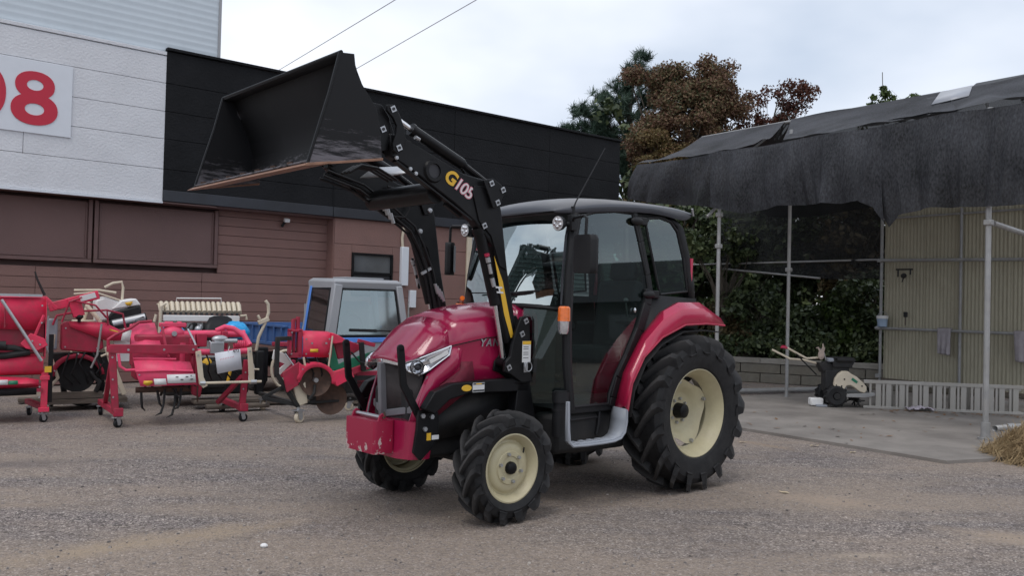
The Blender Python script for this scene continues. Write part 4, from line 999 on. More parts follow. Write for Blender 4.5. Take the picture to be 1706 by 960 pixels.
# ================= cab
def yside(z): return 0.615 - 0.050 * (max(0, z - 0.73) / 1.5) ** 2
def pane_grid(poly, s, out, n=26, k=8):
    """curved side glass: slices of the outline at many heights"""
    zs_ = [p[1] for p in poly]; rows = []
    for z in np.linspace(min(zs_) + 0.002, max(zs_) - 0.004, n):
        xs = []
        for (x0, z0), (x1, z1) in zip(poly, poly[1:] + poly[:1]):
            if (z0 - z) * (z1 - z) <= 0 and z0 != z1: xs.append(x0 + (x1 - x0) * (z - z0) / (z1 - z0))
        rows.append([(x, (yside(z) + out) * s, z) for x in np.linspace(min(xs), max(xs), k)])
    b = MB(); b.grid(rows if s > 0 else [list(reversed(r)) for r in rows]); return b
dfront = [(1.300, 0.73), (1.345, 1.05), (1.352, 1.38), (1.325, 1.75), (1.285, 2.03), (1.235, 2.215)]
for s in (-1, 1):
    # pillars
    b = MB(); b.tube([(x, (yside(z) - 0.005) * s, z) for x, z in dfront], 0.036, 10); b.build('front_pillar', M['black_plastic'], TR)
    b = MB(); b.tube([(x + 0.042, (yside(z) - 0.03) * s, z) for x, z in dfront[2:]], 0.010, 8); b.build('pillar_seal', M['roof_grey'], TR)
    bp = [(0.575, 2.29), (0.50, 2.05), (0.42, 1.78), (0.385, 1.60)]
    b = MB()
    for (x0, z0), (x1, z1) in zip(bp[:-1], bp[1:]): b.bar((x0, (yside(z0) - 0.01) * s, z0), (x1, (yside(z1) - 0.01) * s, z1), 0.05, 0.062, up=(1, 0, 0))
    b.build('door_pillar', M['black_plastic'], TR, bevel=0.006)
    cp = [(0.12, 2.30), (-0.005, 2.22), (-0.085, 1.98), (-0.135, 1.75), (-0.15, 1.56)]
    rows = []
    for x, z in cp: rows.append([(x, (yside(z)) * s, z), (x - 0.105, (yside(z) - 0.02) * s, z - 0.012), (x - 0.115, (yside(z) - 0.10) * s, z - 0.012)])
    b = MB(); b.grid(rows); b.build('rear_pillar', M['black_plastic'], TR, solid=0.03, smooth=30)
    # door: glass, frame, handle, hinges
    d = empty('door', (0, 0, 0), parent=TR)
    edge = [(1.285, 0.755), (1.318, 1.05), (1.325, 1.38), (1.295, 1.75), (1.25, 2.03), (1.205, 2.195), (1.05, 2.245), (0.80, 2.275), (0.60, 2.275), (0.56, 2.24), (0.475, 1.95), (0.415, 1.70), (0.435, 1.60), (0.56, 1.36), (0.70, 1.14), (0.82, 0.97), (0.885, 0.83), (0.90, 0.755)]
    pane_grid([(x, z) for x, z in edge], s, 0.004).build('door_glass', M['glass_side'], d, smooth=80, fix=False)
    b = MB()
    pts = [(x, (yside(z) + 0.004) * s, z) for x, z in edge] ; pts.append(pts[0])
    b.tube(pts, 0.014, 6); b.build('door_seal', M['black_plastic'], d)
    ed2 = [(0.425, 1.66), (0.45, 1.54), (0.545, 1.33), (0.675, 1.11), (0.785, 0.95), (0.845, 0.80), (0.86, 0.735)]
    b = MB()
    for (x0, z0), (x1, z1) in zip(ed2[:-1], ed2[1:]): b.bar((x0 - 0.005, (yside(z0)) * s, z0), (x1 - 0.005, (yside(z1)) * s, z1), 0.055, 0.085, up=(1, 0, 0))
    b.build('door_frame', M['black_plastic'], d, bevel=0.005)
    b = MB(); b.prism([(1.32, 0.755), (0.80, 0.755), (0.80, 0.70), (1.32, 0.70)], 0.59 * s, 0.62 * s); b.build('door_sill', M['black_plastic'], d, bevel=0.01)
    for x, z in ((0.545, 2.215), (0.415, 1.62)):
        b = MB(); b.ball((x + 0.02, (yside(z) + 0.03) * s, z), (0.075, 0.026, 0.034), 14, 8); b.box((x - 0.05, (yside(z) + 0.022) * s, z + 0.004), (0.10, 0.04, 0.062)); b.build('hinge', M['black_plastic'], d, bevel=0.006)
    b = MB(); b.ball((0.60, (yside(1.5) + 0.02) * s, 1.49), (0.012, 0.012, 0.022), 8, 6); b.build('handle', M['chrome'], d)
    # rear side window
    win = [(0.335, 2.262), (0.235, 2.268), (0.10, 2.245), (0.015, 2.17), (-0.065, 1.93), (-0.105, 1.66), (0.29, 1.625), (0.325, 1.72), (0.375, 1.90), (0.43, 2.09), (0.455, 2.20), (0.42, 2.25)]
    win = [(x - 0.03 if x > 0.28 else x, z) for x, z in win]
    w_ = pane_grid(win, s, 0.002).build('rear_side_window', M['glass_side'], TR, smooth=80, fix=False)
    b = MB(); pts = [(x, (yside(z) + 0.003) * s, z) for x, z in win]; pts.append(pts[0]); b.tube(pts, 0.012, 6); b.build('window_seal', M['black_plastic'], w_)
    # black body below the rear window down to the fender
    b = MB(); b.poly([(0.40, 0.605 * s, 1.62), (-0.20, 0.605 * s, 1.60), (-0.24, 0.605 * s, 1.30), (0.2, 0.605 * s, 1.2), (0.5, 0.605 * s, 1.0), (0.70, 0.605 * s, 0.72), (0.82, 0.605 * s, 0.72), (0.72, 0.605 * s, 0.97), (0.50, 0.605 * s, 1.31)])
    b.build('cab_lower_panel', M['black_plastic'], TR, solid=0.02)
    # front quarter glass below the windscreen
    q = [(1.345, 0.60 * s, 0.78), (1.352, 0.60 * s, 1.46), (1.46, 0.50 * s, 1.485), (1.57, 0.36 * s, 1.49), (1.60, 0.36 * s, 0.78)]
    b = MB(); b.poly(q); b.build('quarter_glass', M['glass_low'], TR, solid=0.005, smooth=0)
    b = MB(); b.tube([(1.352, 0.575 * s, 1.485), (1.45, 0.42 * s, 1.497), (1.50, 0.28 * s, 1.503), (1.515, 0, 1.505)], 0.022, 8); b.build('windscreen_sill', M['black_plastic'], TR)
# windscreen
rows = []
for t in np.linspace(0, 1, 8):
    z = 1.515 + t * 0.71
    row = []
    for u in np.linspace(-1, 1, 13):
        xa = np.interp(z, [1.38, 1.75, 2.03, 2.225], [1.352, 1.325, 1.285, 1.24]) + 0.02
        row.append((xa + 0.08 * (1 - u * u) * (1 - 0.35 * t) + 0.05 * (1 - t), u * (yside(z) - 0.035), z))
    rows.append(row)
b = MB(); b.grid(rows); b.build('windscreen', M['glass'], TR, smooth=80)
# rear window and back panel
b = MB(); b.poly([(-0.22, -0.50, 1.60), (-0.22, 0.50, 1.60), (-0.10, 0.46, 2.24), (-0.10, -0.46, 2.24)]); b.build('rear_window', M['glass_side'], TR, solid=0.005, smooth=0)
b = MB(); b.box((-0.22, 0, 1.25), (0.04, 1.15, 0.70)); b.build('rear_panel', M['black_plastic'], TR, bevel=0.01)
# wiper
b = MB(); b.tube([(1.485, -0.12, 1.565), (1.50, 0.05, 1.585), (1.47, 0.25, 1.60), (1.40, 0.45, 1.61)], 0.009, 6); b.tube([(1.50, -0.35, 1.60), (1.512, 0.05, 1.598), (1.45, 0.38, 1.625)], 0.006, 6); b.box((1.50, 0.08, 1.59), (0.03, 0.12, 0.02)); b.build('wiper', M['black_plastic'], TR)

# roof
def roof_sec(x, hw, zb, zs, zc):
    zc = zc - 0.012; zs = zs - 0.006
    h = [(0, zc), (hw * 0.45, zc - 0.006), (hw * 0.80, zs + (zc - zs) * 0.55), (hw * 0.95, zs), (hw, (zs + zb) / 2 + 0.01), (hw * 0.985, zb)]
    return [(x, -y, z) for y, z in reversed(h[1:])] + [(x, y, z) for y, z in h]
rsec = [roof_sec(1.415, 0.50, 2.222, 2.232, 2.25), roof_sec(1.40, 0.535, 2.212, 2.245, 2.290), roof_sec(1.30, 0.575, 2.215, 2.268, 2.345), roof_sec(1.12, 0.592, 2.238, 2.300, 2.388), roof_sec(0.90, 0.597, 2.262, 2.335, 2.418), roof_sec(0.55, 0.600, 2.290, 2.362, 2.432), roof_sec(0.2, 0.60, 2.295, 2.372, 2.432), roof_sec(0.02, 0.597, 2.262, 2.372, 2.425), roof_sec(-0.12, 0.59, 2.275, 2.367, 2.412), roof_sec(-0.185, 0.58, 2.315, 2.352, 2.388)]
b = MB(); b.grid(rsec); b.poly(rsec[-1]); b.poly(list(reversed(rsec[0])))
b.build('roof', M['roof_grey'], TR, sub=1, smooth=60)
b = MB(); b.poly([(1.36, -0.5, 2.215), (1.36, 0.5, 2.215), (0.0, 0.53, 2.29), (0.0, -0.53, 2.29)]); b.build('headliner', M['interior'], TR, solid=0.02)
for s in (-1, 1):
    b = MB(); b.tube([(-0.19, 0.585 * s, 2.32), (-0.165, 0.592 * s, 2.38)], 0.010, 6); b.build('roof_end_trim', M['steel'], TR)
    b = MB(); b.tube([(-0.19, 0.56 * s, 1.62), (-0.205, 0.56 * s, 1.95)], 0.02, 8); b.build('tail_lamp', M['fender_red'], TR)
# interior
b = MB(); b.box((0.62, 0, 0.76), (1.45, 1.05, 0.06)); b.build('cab_floor', M['interior'], TR)
b = MB(); b.box((0.30, 0, 1.10), (0.46, 0.48, 0.14)); b.box((0.11, 0, 1.44), (0.12, 0.46, 0.62), (0, -0.15, 0)); b.box((0.05, 0, 1.84), (0.09, 0.26, 0.18), (0, -0.15, 0)); b.box((0.3, 0, 0.9), (0.34, 0.34, 0.3)); b.build('seat', M['interior'], TR, bevel=0.04)
b = MB(); b.box((1.25, 0, 1.12), (0.30, 0.50, 0.62)); b.box((1.18, 0, 1.46), (0.24, 0.42, 0.12), (0, 0.4, 0)); b.build('dashboard', M['interior'], TR, bevel=0.03)
b = MB(); cx, cz = 0.88, 1.42; ring = []
for t in np.linspace(0, 2 * math.pi, 25): ring.append((cx + 0.19 * math.cos(t) * 0.80, 0.19 * math.sin(t), cz - 0.19 * math.cos(t) * -0.58))
b.tube(ring, 0.014, 8, cap=False); b.tube([(1.10, 0, 1.28), (cx, 0, cz)], 0.03, 8); b.bar((cx, -0.18, cz), (cx, 0.18, cz), 0.03, 0.015); b.build('steering_wheel', M['black_plastic'], TR)
for s in (-1, 1):
    b = MB(); b.box((0.1, 0.45 * s, 1.12), (0.7, 0.24, 0.5)); b.box((0.42, 0.43 * s, 1.40), (0.22, 0.2, 0.06)); b.build('side_console', M['interior'], TR, bevel=0.03)
    b = MB(); b.tube([(0.45, 0.42 * s, 1.42), (0.48, 0.42 * s, 1.55)], 0.008, 6); b.ball((0.48, 0.42 * s, 1.57), 0.022, 8, 6); b.build('control_lever', M['steel'], TR)
b = MB(); b.tube([(1.15, 0.16, 1.28), (1.12, 0.30, 1.40)], 0.01, 6); b.ball((1.12, 0.31, 1.41), 0.02, 8, 6); b.build('shuttle_lever', M['steel'], TR)

def turn(q, s):
    # the far mirror is folded edge-on to the camera
    if s > 0: return q
    a = R(-42); x, y = q[0] - 1.39, q[1] + 0.81
    return (1.39 + x * math.cos(a) - y * math.sin(a), -0.81 + x * math.sin(a) + y * math.cos(a), q[2])
# ---- fenders
for s in (-1, 1):
    I = [(0.835, 0.72), (0.73, 1.0), (0.515, 1.285), (0.285, 1.475), (0.07, 1.560), (-0.2, 1.570), (-0.45, 1.46)]
    C_ = [(0.865, 0.72), (0.775, 1.0), (0.56, 1.30), (0.335, 1.49), (0.14, 1.563), (-0.146, 1.568), (-0.385, 1.425)]
    Lp = [(0.885, 0.725), (0.84, 0.93), (0.70, 1.135), (0.485, 1.285), (0.188, 1.385), (-0.10, 1.395), (-0.36, 1.38)]
    rows = [[(x, 0.605 * s, z) for x, z in I], [(x, 0.70 * s, z) for x, z in C_], [((x + u) / 2 + 0.005, 0.765 * s, (z + w) / 2 + 0.035) for (x, z), (u, w) in zip(C_, Lp)], [(x, 0.815 * s, z) for x, z in Lp]]
    rows = [list(r) for r in zip(*rows)]
    b = MB(); b.grid(rows); b.build('fender', M['fender_red'], TR, solid=0.014, smooth=28)
    b = MB(); b.tube([(x + 0.002, 0.814 * s, z - 0.006) for x, z in Lp], 0.009, 6); b.build('fender_edge', M['dark_red'], TR)
    b = MB(); rows = [[(x * 0.93, 0.615 * s, z - 0.05), (x * 0.93, 0.79 * s, z - 0.06)] for x, z in Lp]; b.grid(rows); b.build('fender_liner', M['under'], TR, solid=0.01)
    # step
    prof = [(0.83, .62, 0.89, .81, .735), (0.855, .63, 0.892, .812, .64), (0.885, .645, 0.905, .808, .565), (0.935, .665, 0.94, .80, .522), (1.01, .685, 1.0, .79, .503), (1.12, .69, 1.12, .782, .497), (1.30, .70, 1.30, .778, .496), (1.43, .715, 1.43, .772, .500), (1.466, .725, 1.466, .772, .53), (1.474, .73, 1.474, .768, .62), (1.476, .735, 1.476, .762, .82)]
    b = MB(); b.grid([[(x0, y0 * s, z), ((x0 + x1) / 2, (y0 + y1) / 2 * s, z), (x1, y1 * s, z)] for x0, y0, x1, y1, z in prof]); b.build('step_frame', M['grey_plastic'], TR, solid=0.016, smooth=40)
    b = MB(); b.tube([(x1, y1 * s, z - 0.004) for x0, y0, x1, y1, z in prof], 0.011, 6); b.build('step_edge', M['grey_plastic'], TR)
    for k in range(5):
        b = MB(); b.bar((1.02 + 0.09 * k, 0.70 * s, 0.512), (1.02 + 0.09 * k, 0.775 * s, 0.512), 0.045, 0.016); b.build('step_tread', M['grey_plastic'], TR, bevel=0.004)
    # mirrors on bent tube arms
    mr = empty('mirror', (0, 0, 0), parent=TR)
    z0 = 0.0 if s > 0 else -0.01
    b = MB()
    rows = []
    for z, k in ((1.755, 0.86), (1.768, 0.97), (1.80, 1.0), (1.99, 1.0), (2.02, 0.96), (2.035, 0.82)):
        rows.append([(1.40, (0.81 - 0.105 * k) * s, z), (1.425, (0.81 - 0.085 * k) * s, z), (1.432, 0.80 * s, z), (1.42, (0.81 + 0.085 * k) * s, z), (1.385, (0.81 + 0.108 * k) * s, z), (1.355, (0.81 + 0.10 * k) * s, z), (1.352, 0.80 * s, z), (1.375, (0.81 - 0.10 * k) * s, z)])
    b.grid(rows, wrap=True); b.poly(rows[-1]); b.poly(list(reversed(rows[0]))); b.v = [turn(q, s) for q in b.v]; b.build('mirror_shell', M['black_plastic'], mr, bevel=0.004, smooth=50)
    b = MB(); b.poly([(1.349, 0.72 * s, 1.78), (1.345, 0.90 * s, 1.78), (1.345, 0.90 * s, 2.01), (1.349, 0.72 * s, 2.01)]); b.v = [turn(q, s) for q in b.v]; b.build('mirror_glass', M['chrome'], mr)
    b = MB(); b.tube([(1.31, 0.60 * s, 2.15), (1.36, 0.66 * s, 2.172), (1.385, 0.79 * s, 2.178), (1.385, 0.815 * s, 2.16), (1.39, 0.815 * s, 2.0)], 0.012, 8); b.build('mirror_arm', M['black_plastic'], mr)
    # work lamps
    wl = empty('work_lamp', (0, 0, 0), parent=TR)
    n_ = Vector((0.92, 0.36 * 0 + 0.05 * s, -0.08)).normalized(); c = Vector((1.425, 0.56 * s, 2.130))
    b = MB(); b.tube([c - n_ * 0.07, c - n_ * 0.03, c], [0.03, 0.052, 0.058], 20); b.build('lamp_body', M['black_plastic'], wl)
    b = MB(); b.tube([c, c + n_ * 0.006], 0.053, 20); b.build('lamp_lens', M['lamp_lens'], wl)
    for k in range(5):
        a = 2 * math.pi * k / 5; u = n_.orthogonal().normalized(); w_ = n_.cross(u)
        b = MB(); b.ball(c + n_ * 0.006 + (u * math.cos(a) + w_ * math.sin(a)) * 0.028, 0.014, 8, 6); b.build('led', M['chrome'], wl)
    b = MB(); b.tube([(1.36, 0.575 * s, 2.13), (1.31, 0.60 * s, 2.13)], 0.02, 8); b.box((1.32, 0.60 * s, 2.14), (0.05, 0.05, 0.12)); b.build('lamp_bracket', M['black_plastic'], wl, bevel=0.004)
    # turn signal
    ts = empty('turn_signal', (0, 0, 0), parent=TR)
    b = MB(); b.lathe([(0.0, 1.512), (0.035, 1.510), (0.046, 1.498), (0.048, 1.40)], (1.405, 0.625 * s, 0), 20, axis='z'); b.build('amber_lens', M['orange'], ts)
    b = MB(); b.lathe([(0.044, 1.40), (0.042, 1.33), (0.032, 1.305), (0.0, 1.300)], (1.41, 0.625 * s, 0), 20, axis='z'); b.build('clear_lens', M['lamp_lens'], ts)
    b = MB(); b.tube([(1.405, 0.625 * s, 1.505), (1.405, 0.625 * s, 1.522)], 0.03, 12); b.box((1.375, 0.61 * s, 1.40), (0.04, 0.05, 0.18)); b.build('lamp_base', M['black_plastic'], ts)
# antenna, fuel filler
b = MB(); b.tube([(1.27, 0.56, 2.20), (1.27, 0.56, 2.27)], 0.016, 8); b.tube([(1.265, 0.56, 2.26), (1.24, 0.56, 2.31), (0.918, 0.55, 2.763)], [0.007, 0.0055, 0.004], 6); b.build('antenna', M['black_plastic'], TR)
b = MB(); b.tube([(1.43, 0.62, 0.55), (1.43, 0.62, 0.70), (1.425, 0.63, 0.80)], 0.05, 16); b.tube([(1.425, 0.63, 0.80), (1.424, 0.63, 0.875)], 0.064, 18); b.tube([(1.424, 0.63, 0.868), (1.424, 0.63, 0.885)], 0.05, 18); b.tube([(1.43, 0.62, 0.735), (1.43, 0.62, 0.75)], 0.055, 16); b.build('fuel_filler', M['black_plastic'], TR)
b = MB(); b.box((1.12, 0.46, 0.55), (0.62, 0.26, 0.30)); b.build('fuel_tank', M['under'], TR, bevel=0.04)
b = MB(); b.tube([(1.0, 0.605, 0.66), (1.3, 0.61, 0.655)], 0.01, 6); b.tube([(0.97, 0.60, 0.70), (0.985, 0.605, 0.6), (1.0, 0.60, 0.52)], 0.012, 6); b.build('cable', M['black_plastic'], TR)
b = MB(); b.tube([(1.5, 0.38, 1.0), (1.48, 0.42, 1.08), (1.44, 0.40, 1.15)], 0.02, 8); b.box((1.48, 0.42, 1.06), (0.12, 0.06, 0.10)); b.build('pedal_linkage', M['under'], TR)
# maker's name on the hood
text_on('YANMAR', 'lettering', TR, (1.975, 0.3435, 1.205), (-1, 0.003, 0.02), (0, 0.02, 1), 0.078, M['steel'], 0.002, 0.001, 0.25, 1.25)
text_on('YANMAR', 'lettering', TR, (1.55, -0.348, 1.205), (1, 0, 0), (0, 0, 1), 0.078, M['steel'], 0.002, 0.001, 0.25, 1.25)
b = MB(); b.tube([(1.60, -0.36, 1.53), (1.64, -0.30, 1.555)], 0.02, 8); b.build('indicator_button', M['orange'], TR)
# ================================================================== IMPLEMENTS IN FRONT OF THE BUILDING
PHI = R(30.2)
def caster_parts():
    w = MB(); w.lathe([(0.0, -0.016), (0.038, -0.018), (0.045, -0.012), (0.045, 0.012), (0.038, 0.018), (0.0, 0.016)], (0, 0, 0.045), 20)
    h = MB(); h.disc((0, 0, 0.045), 0.022, (0, 1, 0), 12, 0.04)
    f = MB(); f.bar((0.0, 0.024, 0.04), (-0.015, 0.024, 0.10), 0.006, 0.04, up=(1, 0, 0)); f.bar((0.0, -0.024, 0.04), (-0.015, -0.024, 0.10), 0.006, 0.04, up=(1, 0, 0)); f.box((-0.012, 0, 0.103), (0.075, 0.07, 0.010)); f.tube([(-0.012, 0, 0.105), (-0.012, 0, 0.13)], 0.012, 8)
    return w, h, f
_w, _h, _f = caster_parts()
CW, CWL = _w.mesh('caster_wheel', M['black_plastic']), _w.mesh('caster_wheel_pale', M['cream'])
CH, CF = _h.mesh('caster_hub', M['steel']), _f.mesh('caster_fork', M['steel'])
def caster(par, x, y, rz, pale=False, s=1.0):
    c = empty('caster', (x, y, 0), rz, parent=par); c.scale = (s, s, s)
    inst(CWL if pale else CW, 'wheel', c); inst(CH, 'hub', c); inst(CF, 'fork', c)
def part(par, name, m, fn, **k):
    b = MB(); fn(b); return b.build(name, M[m] if isinstance(m, str) else m, par, **k)

# ---------- red rotary tiller on a caster stand (middle)
T = empty('rotary_tiller', (-4.431, 9.762, 0), PHI, 'pink red rotary tiller with bent tines on a red stand, price card at its right', 'rotary tiller')
for x, y, r in ((0, 0, .6), (-0.08, 1.16, 1.3), (1.39, 0, .2), (1.34, 0.97, 2.0)): caster(T, x, y, r, s=1.15)
part(T, 'stand_base', 'dark_red', lambda b: (b.bar((0.0, -0.05, 0.165), (-0.08, 1.2, 0.165), 0.075, 0.065), b.box((0, 0, 0.175), (0.10, 0.10, 0.09))), bevel=0.005)
part(T, 'stand_base', 'dark_red', lambda b: (b.bar((1.39, -0.05, 0.165), (1.34, 1.0, 0.165), 0.075, 0.065), b.box((1.39, 0, 0.175), (0.10, 0.10, 0.09))), bevel=0.005)
part(T, 'stand_post', 'dark_red', lambda b: b.bar((-0.03, 0, 0.19), (-0.085, 0.02, 0.93), 0.075, 0.065, up=(0, 1, 0)), bevel=0.005)
part(T, 'stand_post', 'dark_red', lambda b: b.bar((1.38, 0.02, 0.19), (1.42, 0.03, 0.75), 0.07, 0.06, up=(0, 1, 0)), bevel=0.005)
part(T, 'stand_brace', 'dark_red', lambda b: b.bar((-0.07, 0.75, 0.20), (-0.08, 0.04, 0.75), 0.05, 0.05), bevel=0.004)
part(T, 'stand_brace', 'dark_red', lambda b: b.bar((1.16, 0.35, 0.20), (1.38, 0.04, 0.55), 0.055, 0.05), bevel=0.004)
part(T, 'cross_bar', 'dark_red', lambda b: b.bar((-0.11, 0.0, 0.895), (0.83, -0.02, 0.885), 0.05, 0.10), bevel=0.005)
part(T, 'pipe_loop', 'dark_red', lambda b: b.tube([(-0.12, 0.02, 0.86), (-0.125, 0.02, 1.0), (-0.05, 0.05, 1.05), (0.1, 0.10, 1.12), (0.22, 0.25, 1.19), (0.36, 0.3, 1.20)], 0.018, 8))
part(T, 'pipe_loop', 'implement_pink', lambda b: b.tube([(-0.02, -0.04, 0.84), (0.0, -0.05, 0.70), (0.06, -0.06, 0.655), (0.17, -0.04, 0.655)], 0.016, 8))
def shield(b):
    b.grid([[(0.14, 0.45, 1.16), (0.27, 0.42, 1.19), (0.41, 0.40, 1.18)], [(0.13, 0.12, 0.92), (0.28, 0.10, 0.93), (0.45, 0.10, 0.92)], [(0.14, 0.02, 0.775), (0.33, 0.0, 0.77), (0.62, 0.02, 0.70)]])
part(T, 'top_shield', 'implement_pink', shield, solid=0.012, smooth=20)
part(T, 'rear_flap', 'implement_pink', lambda b: b.grid([[(0.14, 0.0, 0.775), (0.45, -0.02, 0.765), (0.76, 0.0, 0.735)], [(0.165, -0.07, 0.63), (0.46, -0.09, 0.635), (0.79, -0.07, 0.62)], [(0.215, -0.10, 0.47), (0.5, -0.12, 0.475), (0.825, -0.10, 0.475)]]), solid=0.012, smooth=20)
part(T, 'flap_rib', 'implement_pink', lambda b: (b.tube([(0.16, -0.075, 0.640), (0.46, -0.098, 0.648), (0.78, -0.075, 0.632)], 0.014, 8), b.tube([(0.14, 0.0, 0.782), (0.6, -0.02, 0.772)], 0.012, 8)))
part(T, 'end_plate', 'dark_red', lambda b: b.prism([(0.0, 0.50), (0.5, 0.42), (0.62, 0.60), (0.45, 1.0), (0.2, 1.05), (0.0, 0.75)], 0.82, 0.84, 'x'))
part(T, 'inner_body', 'dark_red', lambda b: (b.box((0.5, 0.42, 0.85), (0.66, 0.5, 0.40)), b.box((0.45, 0.3, 0.62), (0.55, 0.4, 0.2))), bevel=0.03)
# labels on the flap
part(T, 'label', 'label', lambda b: b.quad((0.50, -0.128, 0.50), (0.815, -0.108, 0.50), (0.805, -0.090, 0.60), (0.49, -0.108, 0.60)), solid=0.003)
part(T, 'label', 'label', lambda b: b.quad((0.36, -0.121, 0.485), (0.49, -0.128, 0.485), (0.48, -0.115, 0.555), (0.35, -0.108, 0.555)), solid=0.003)
part(T, 'label_print', 'ink', lambda b: [b.box((0.60 + 0.055 * k, -0.124 + 0.003 * k, 0.57 - 0.03 * (k % 2)), (0.03, 0.003, 0.012)) for k in range(4)])
part(T, 'arrow_label', 'yellow', lambda b: b.poly([(0.245, -0.112, 0.535), (0.335, -0.118, 0.535), (0.34, -0.118, 0.51), (0.29, -0.122, 0.475), (0.24, -0.116, 0.50)]), solid=0.003)
part(T, 'rotor_shaft', 'rusty', lambda b: b.tube([(0.2, 0.2, 0.40), (0.85, 0.2, 0.40)], 0.035, 10))
tn = MB(); tn.tube([(0, 0, 0.0), (0, -0.05, -0.12), (0.01, -0.04, -0.20), (0.05, 0.0, -0.25)], [0.014, 0.016, 0.014, 0.004], 6)
tn = tn.mesh('tine', M['under'])
for k in range(10): inst(tn, 'tine', T, (0.26 + 0.058 * k, 0.2, 0.40), (k * 1.9, 0, 0))
for x, ln in ((0.50, 0.30), (0.62, 0.33), (0.68, 0.24)): 
    part(T, 'tine', 'under', lambda b: b.tube([(x, 0.06, 0.42), (x - 0.02, 0.0, 0.42 - ln * .6), (x - 0.05, -0.03, 0.42 - ln * .9), (x - 0.11, -0.02, 0.42 - ln)], [0.016, 0.014, 0.016, 0.004], 6))
part(T, 'side_disc', 'rusty', lambda b: b.disc((0.88, 0.12, 0.36), 0.115, (1, -0.25, 0), 24, 0.012))
part(T, 'chain_case', 'dark_red', lambda b: (b.prism([(0.80, 0.34), (0.90, 0.30), (0.93, 0.52), (0.86, 0.80), (0.78, 0.80)], 0.05, 0.13)), bevel=0.02)
# gearbox and hitch pipes on the right
part(T, 'gear_case', 'implement_pink', lambda b: (b.tube([(0.55, 0.25, 0.72), (0.55, 0.25, 1.02)], 0.07, 14), b.tube([(0.70, 0.22, 0.70), (0.70, 0.22, 0.95)], 0.06, 14), b.ball((0.60, 0.3, 1.06), (0.14, 0.12, 0.09), 12, 8)))
part(T, 'mast', 'implement_pink', lambda b: (b.box((0.56, 0.34, 1.0), (0.09, 0.09, 0.40)), b.box((0.68, 0.34, 1.05), (0.05, 0.08, 0.30)), b.box((0.60, 0.30, 1.16), (0.30, 0.1, 0.05))), bevel=0.008)
part(T, 'main_beam', 'implement_pink', lambda b: (b.tube([(0.72, 0.30, 1.05), (1.44, 0.25, 1.06)], 0.045, 14), b.tube([(1.10, 0.27, 1.09), (1.2, 0.26, 1.14), (1.3, 0.25, 1.12), (1.42, 0.2, 1.04), (1.47, 0.1, 0.92)], 0.035, 10)))
part(T, 'lower_beam', 'implement_pink', lambda b: b.tube([(0.86, 0.12, 0.845), (1.18, 0.08, 0.84), (1.46, 0.05, 0.86)], 0.036, 12))
for c_, d_ in (((0.92, 0.24, 0.98), (0.12, 0.10, 0.16)), ((1.18, 0.2, 0.98), (0.07, 0.12, 0.22)), ((0.78, 0.05, 0.92), (0.05, 0.05, 0.18))): part(T, 'beam_bracket', 'dark_red', lambda b: b.box(c_, d_), bevel=0.008)
part(T, 'coil', 'implement_pink', lambda b: [b.tube([(1.30 + 0.022 * k, 0.16 + 0.045 * math.cos(t), 0.93 + 0.045 * math.sin(t)) for t in np.linspace(0, 2 * math.pi, 13)], 0.010, 6) for k in range(7)])
part(T, 'knuckle', 'steel', lambda b: (b.ball((1.10, 0.05, 1.00), (0.10, 0.06, 0.05), 12, 8), b.tube([(1.04, 0.03, 0.98), (1.30, 0.02, 0.98)], 0.03, 10), b.box((1.06, 0.0, 0.90), (0.16, 0.05, 0.14))), bevel=0.008)
part(T, 'link_plate', 'cream', lambda b: b.prism([(0.80, 0.86), (0.86, 0.88), (0.90, 0.56), (0.95, 0.46), (0.90, 0.43), (0.85, 0.48)], -0.10, -0.085), bevel=0.004)
part(T, 'link_plate', 'cream', lambda b: b.prism([(1.40, 0.90), (1.45, 0.91), (1.49, 0.62), (1.50, 0.48), (1.44, 0.46), (1.42, 0.62)], -0.08, -0.065), bevel=0.004)
part(T, 'link_rod', 'cream', lambda b: b.tube([(0.88, -0.095, 0.49), (1.58, -0.075, 0.49)], 0.016, 10))
part(T, 'link_nut', 'steel', lambda b: (b.tube([(0.86, -0.095, 0.49), (0.92, -0.095, 0.49)], 0.028, 6), b.tube([(1.45, -0.08, 0.49), (1.52, -0.08, 0.49)], 0.028, 6)))
pc = empty('price_card', (-3.52, 10.19, 0.60), PHI, 'white price card hanging askew in plastic on the right of the tiller', 'price card')
part(pc, 'card', 'card', lambda b: b.quad((0.055, 0, -0.005), (0.335, -0.02, 0.05), (0.310, 0, 0.29), (0.02, 0.02, 0.24)), solid=0.004)
text_on('472', 'lettering', pc, (0.225, -0.008, 0.245), (0.30, -0.02, 0.055), (-0.03, 0.0, 0.24), 0.05, M['ink'], 0.0008, 0.001)
part(pc, 'writing', 'pinkprint', lambda b: [b.bar((0.08 + 0.028 * k, -0.008 + 0.0, 0.16 + 0.006 * k), (0.095 + 0.028 * k, -0.010, 0.175 + 0.006 * k), 0.002, 0.006) for k in range(6)])
part(pc, 'string', 'white', lambda b: b.tube([(0.17, 0.0, 0.26), (0.19, 0.03, 0.32)], 0.003, 5))

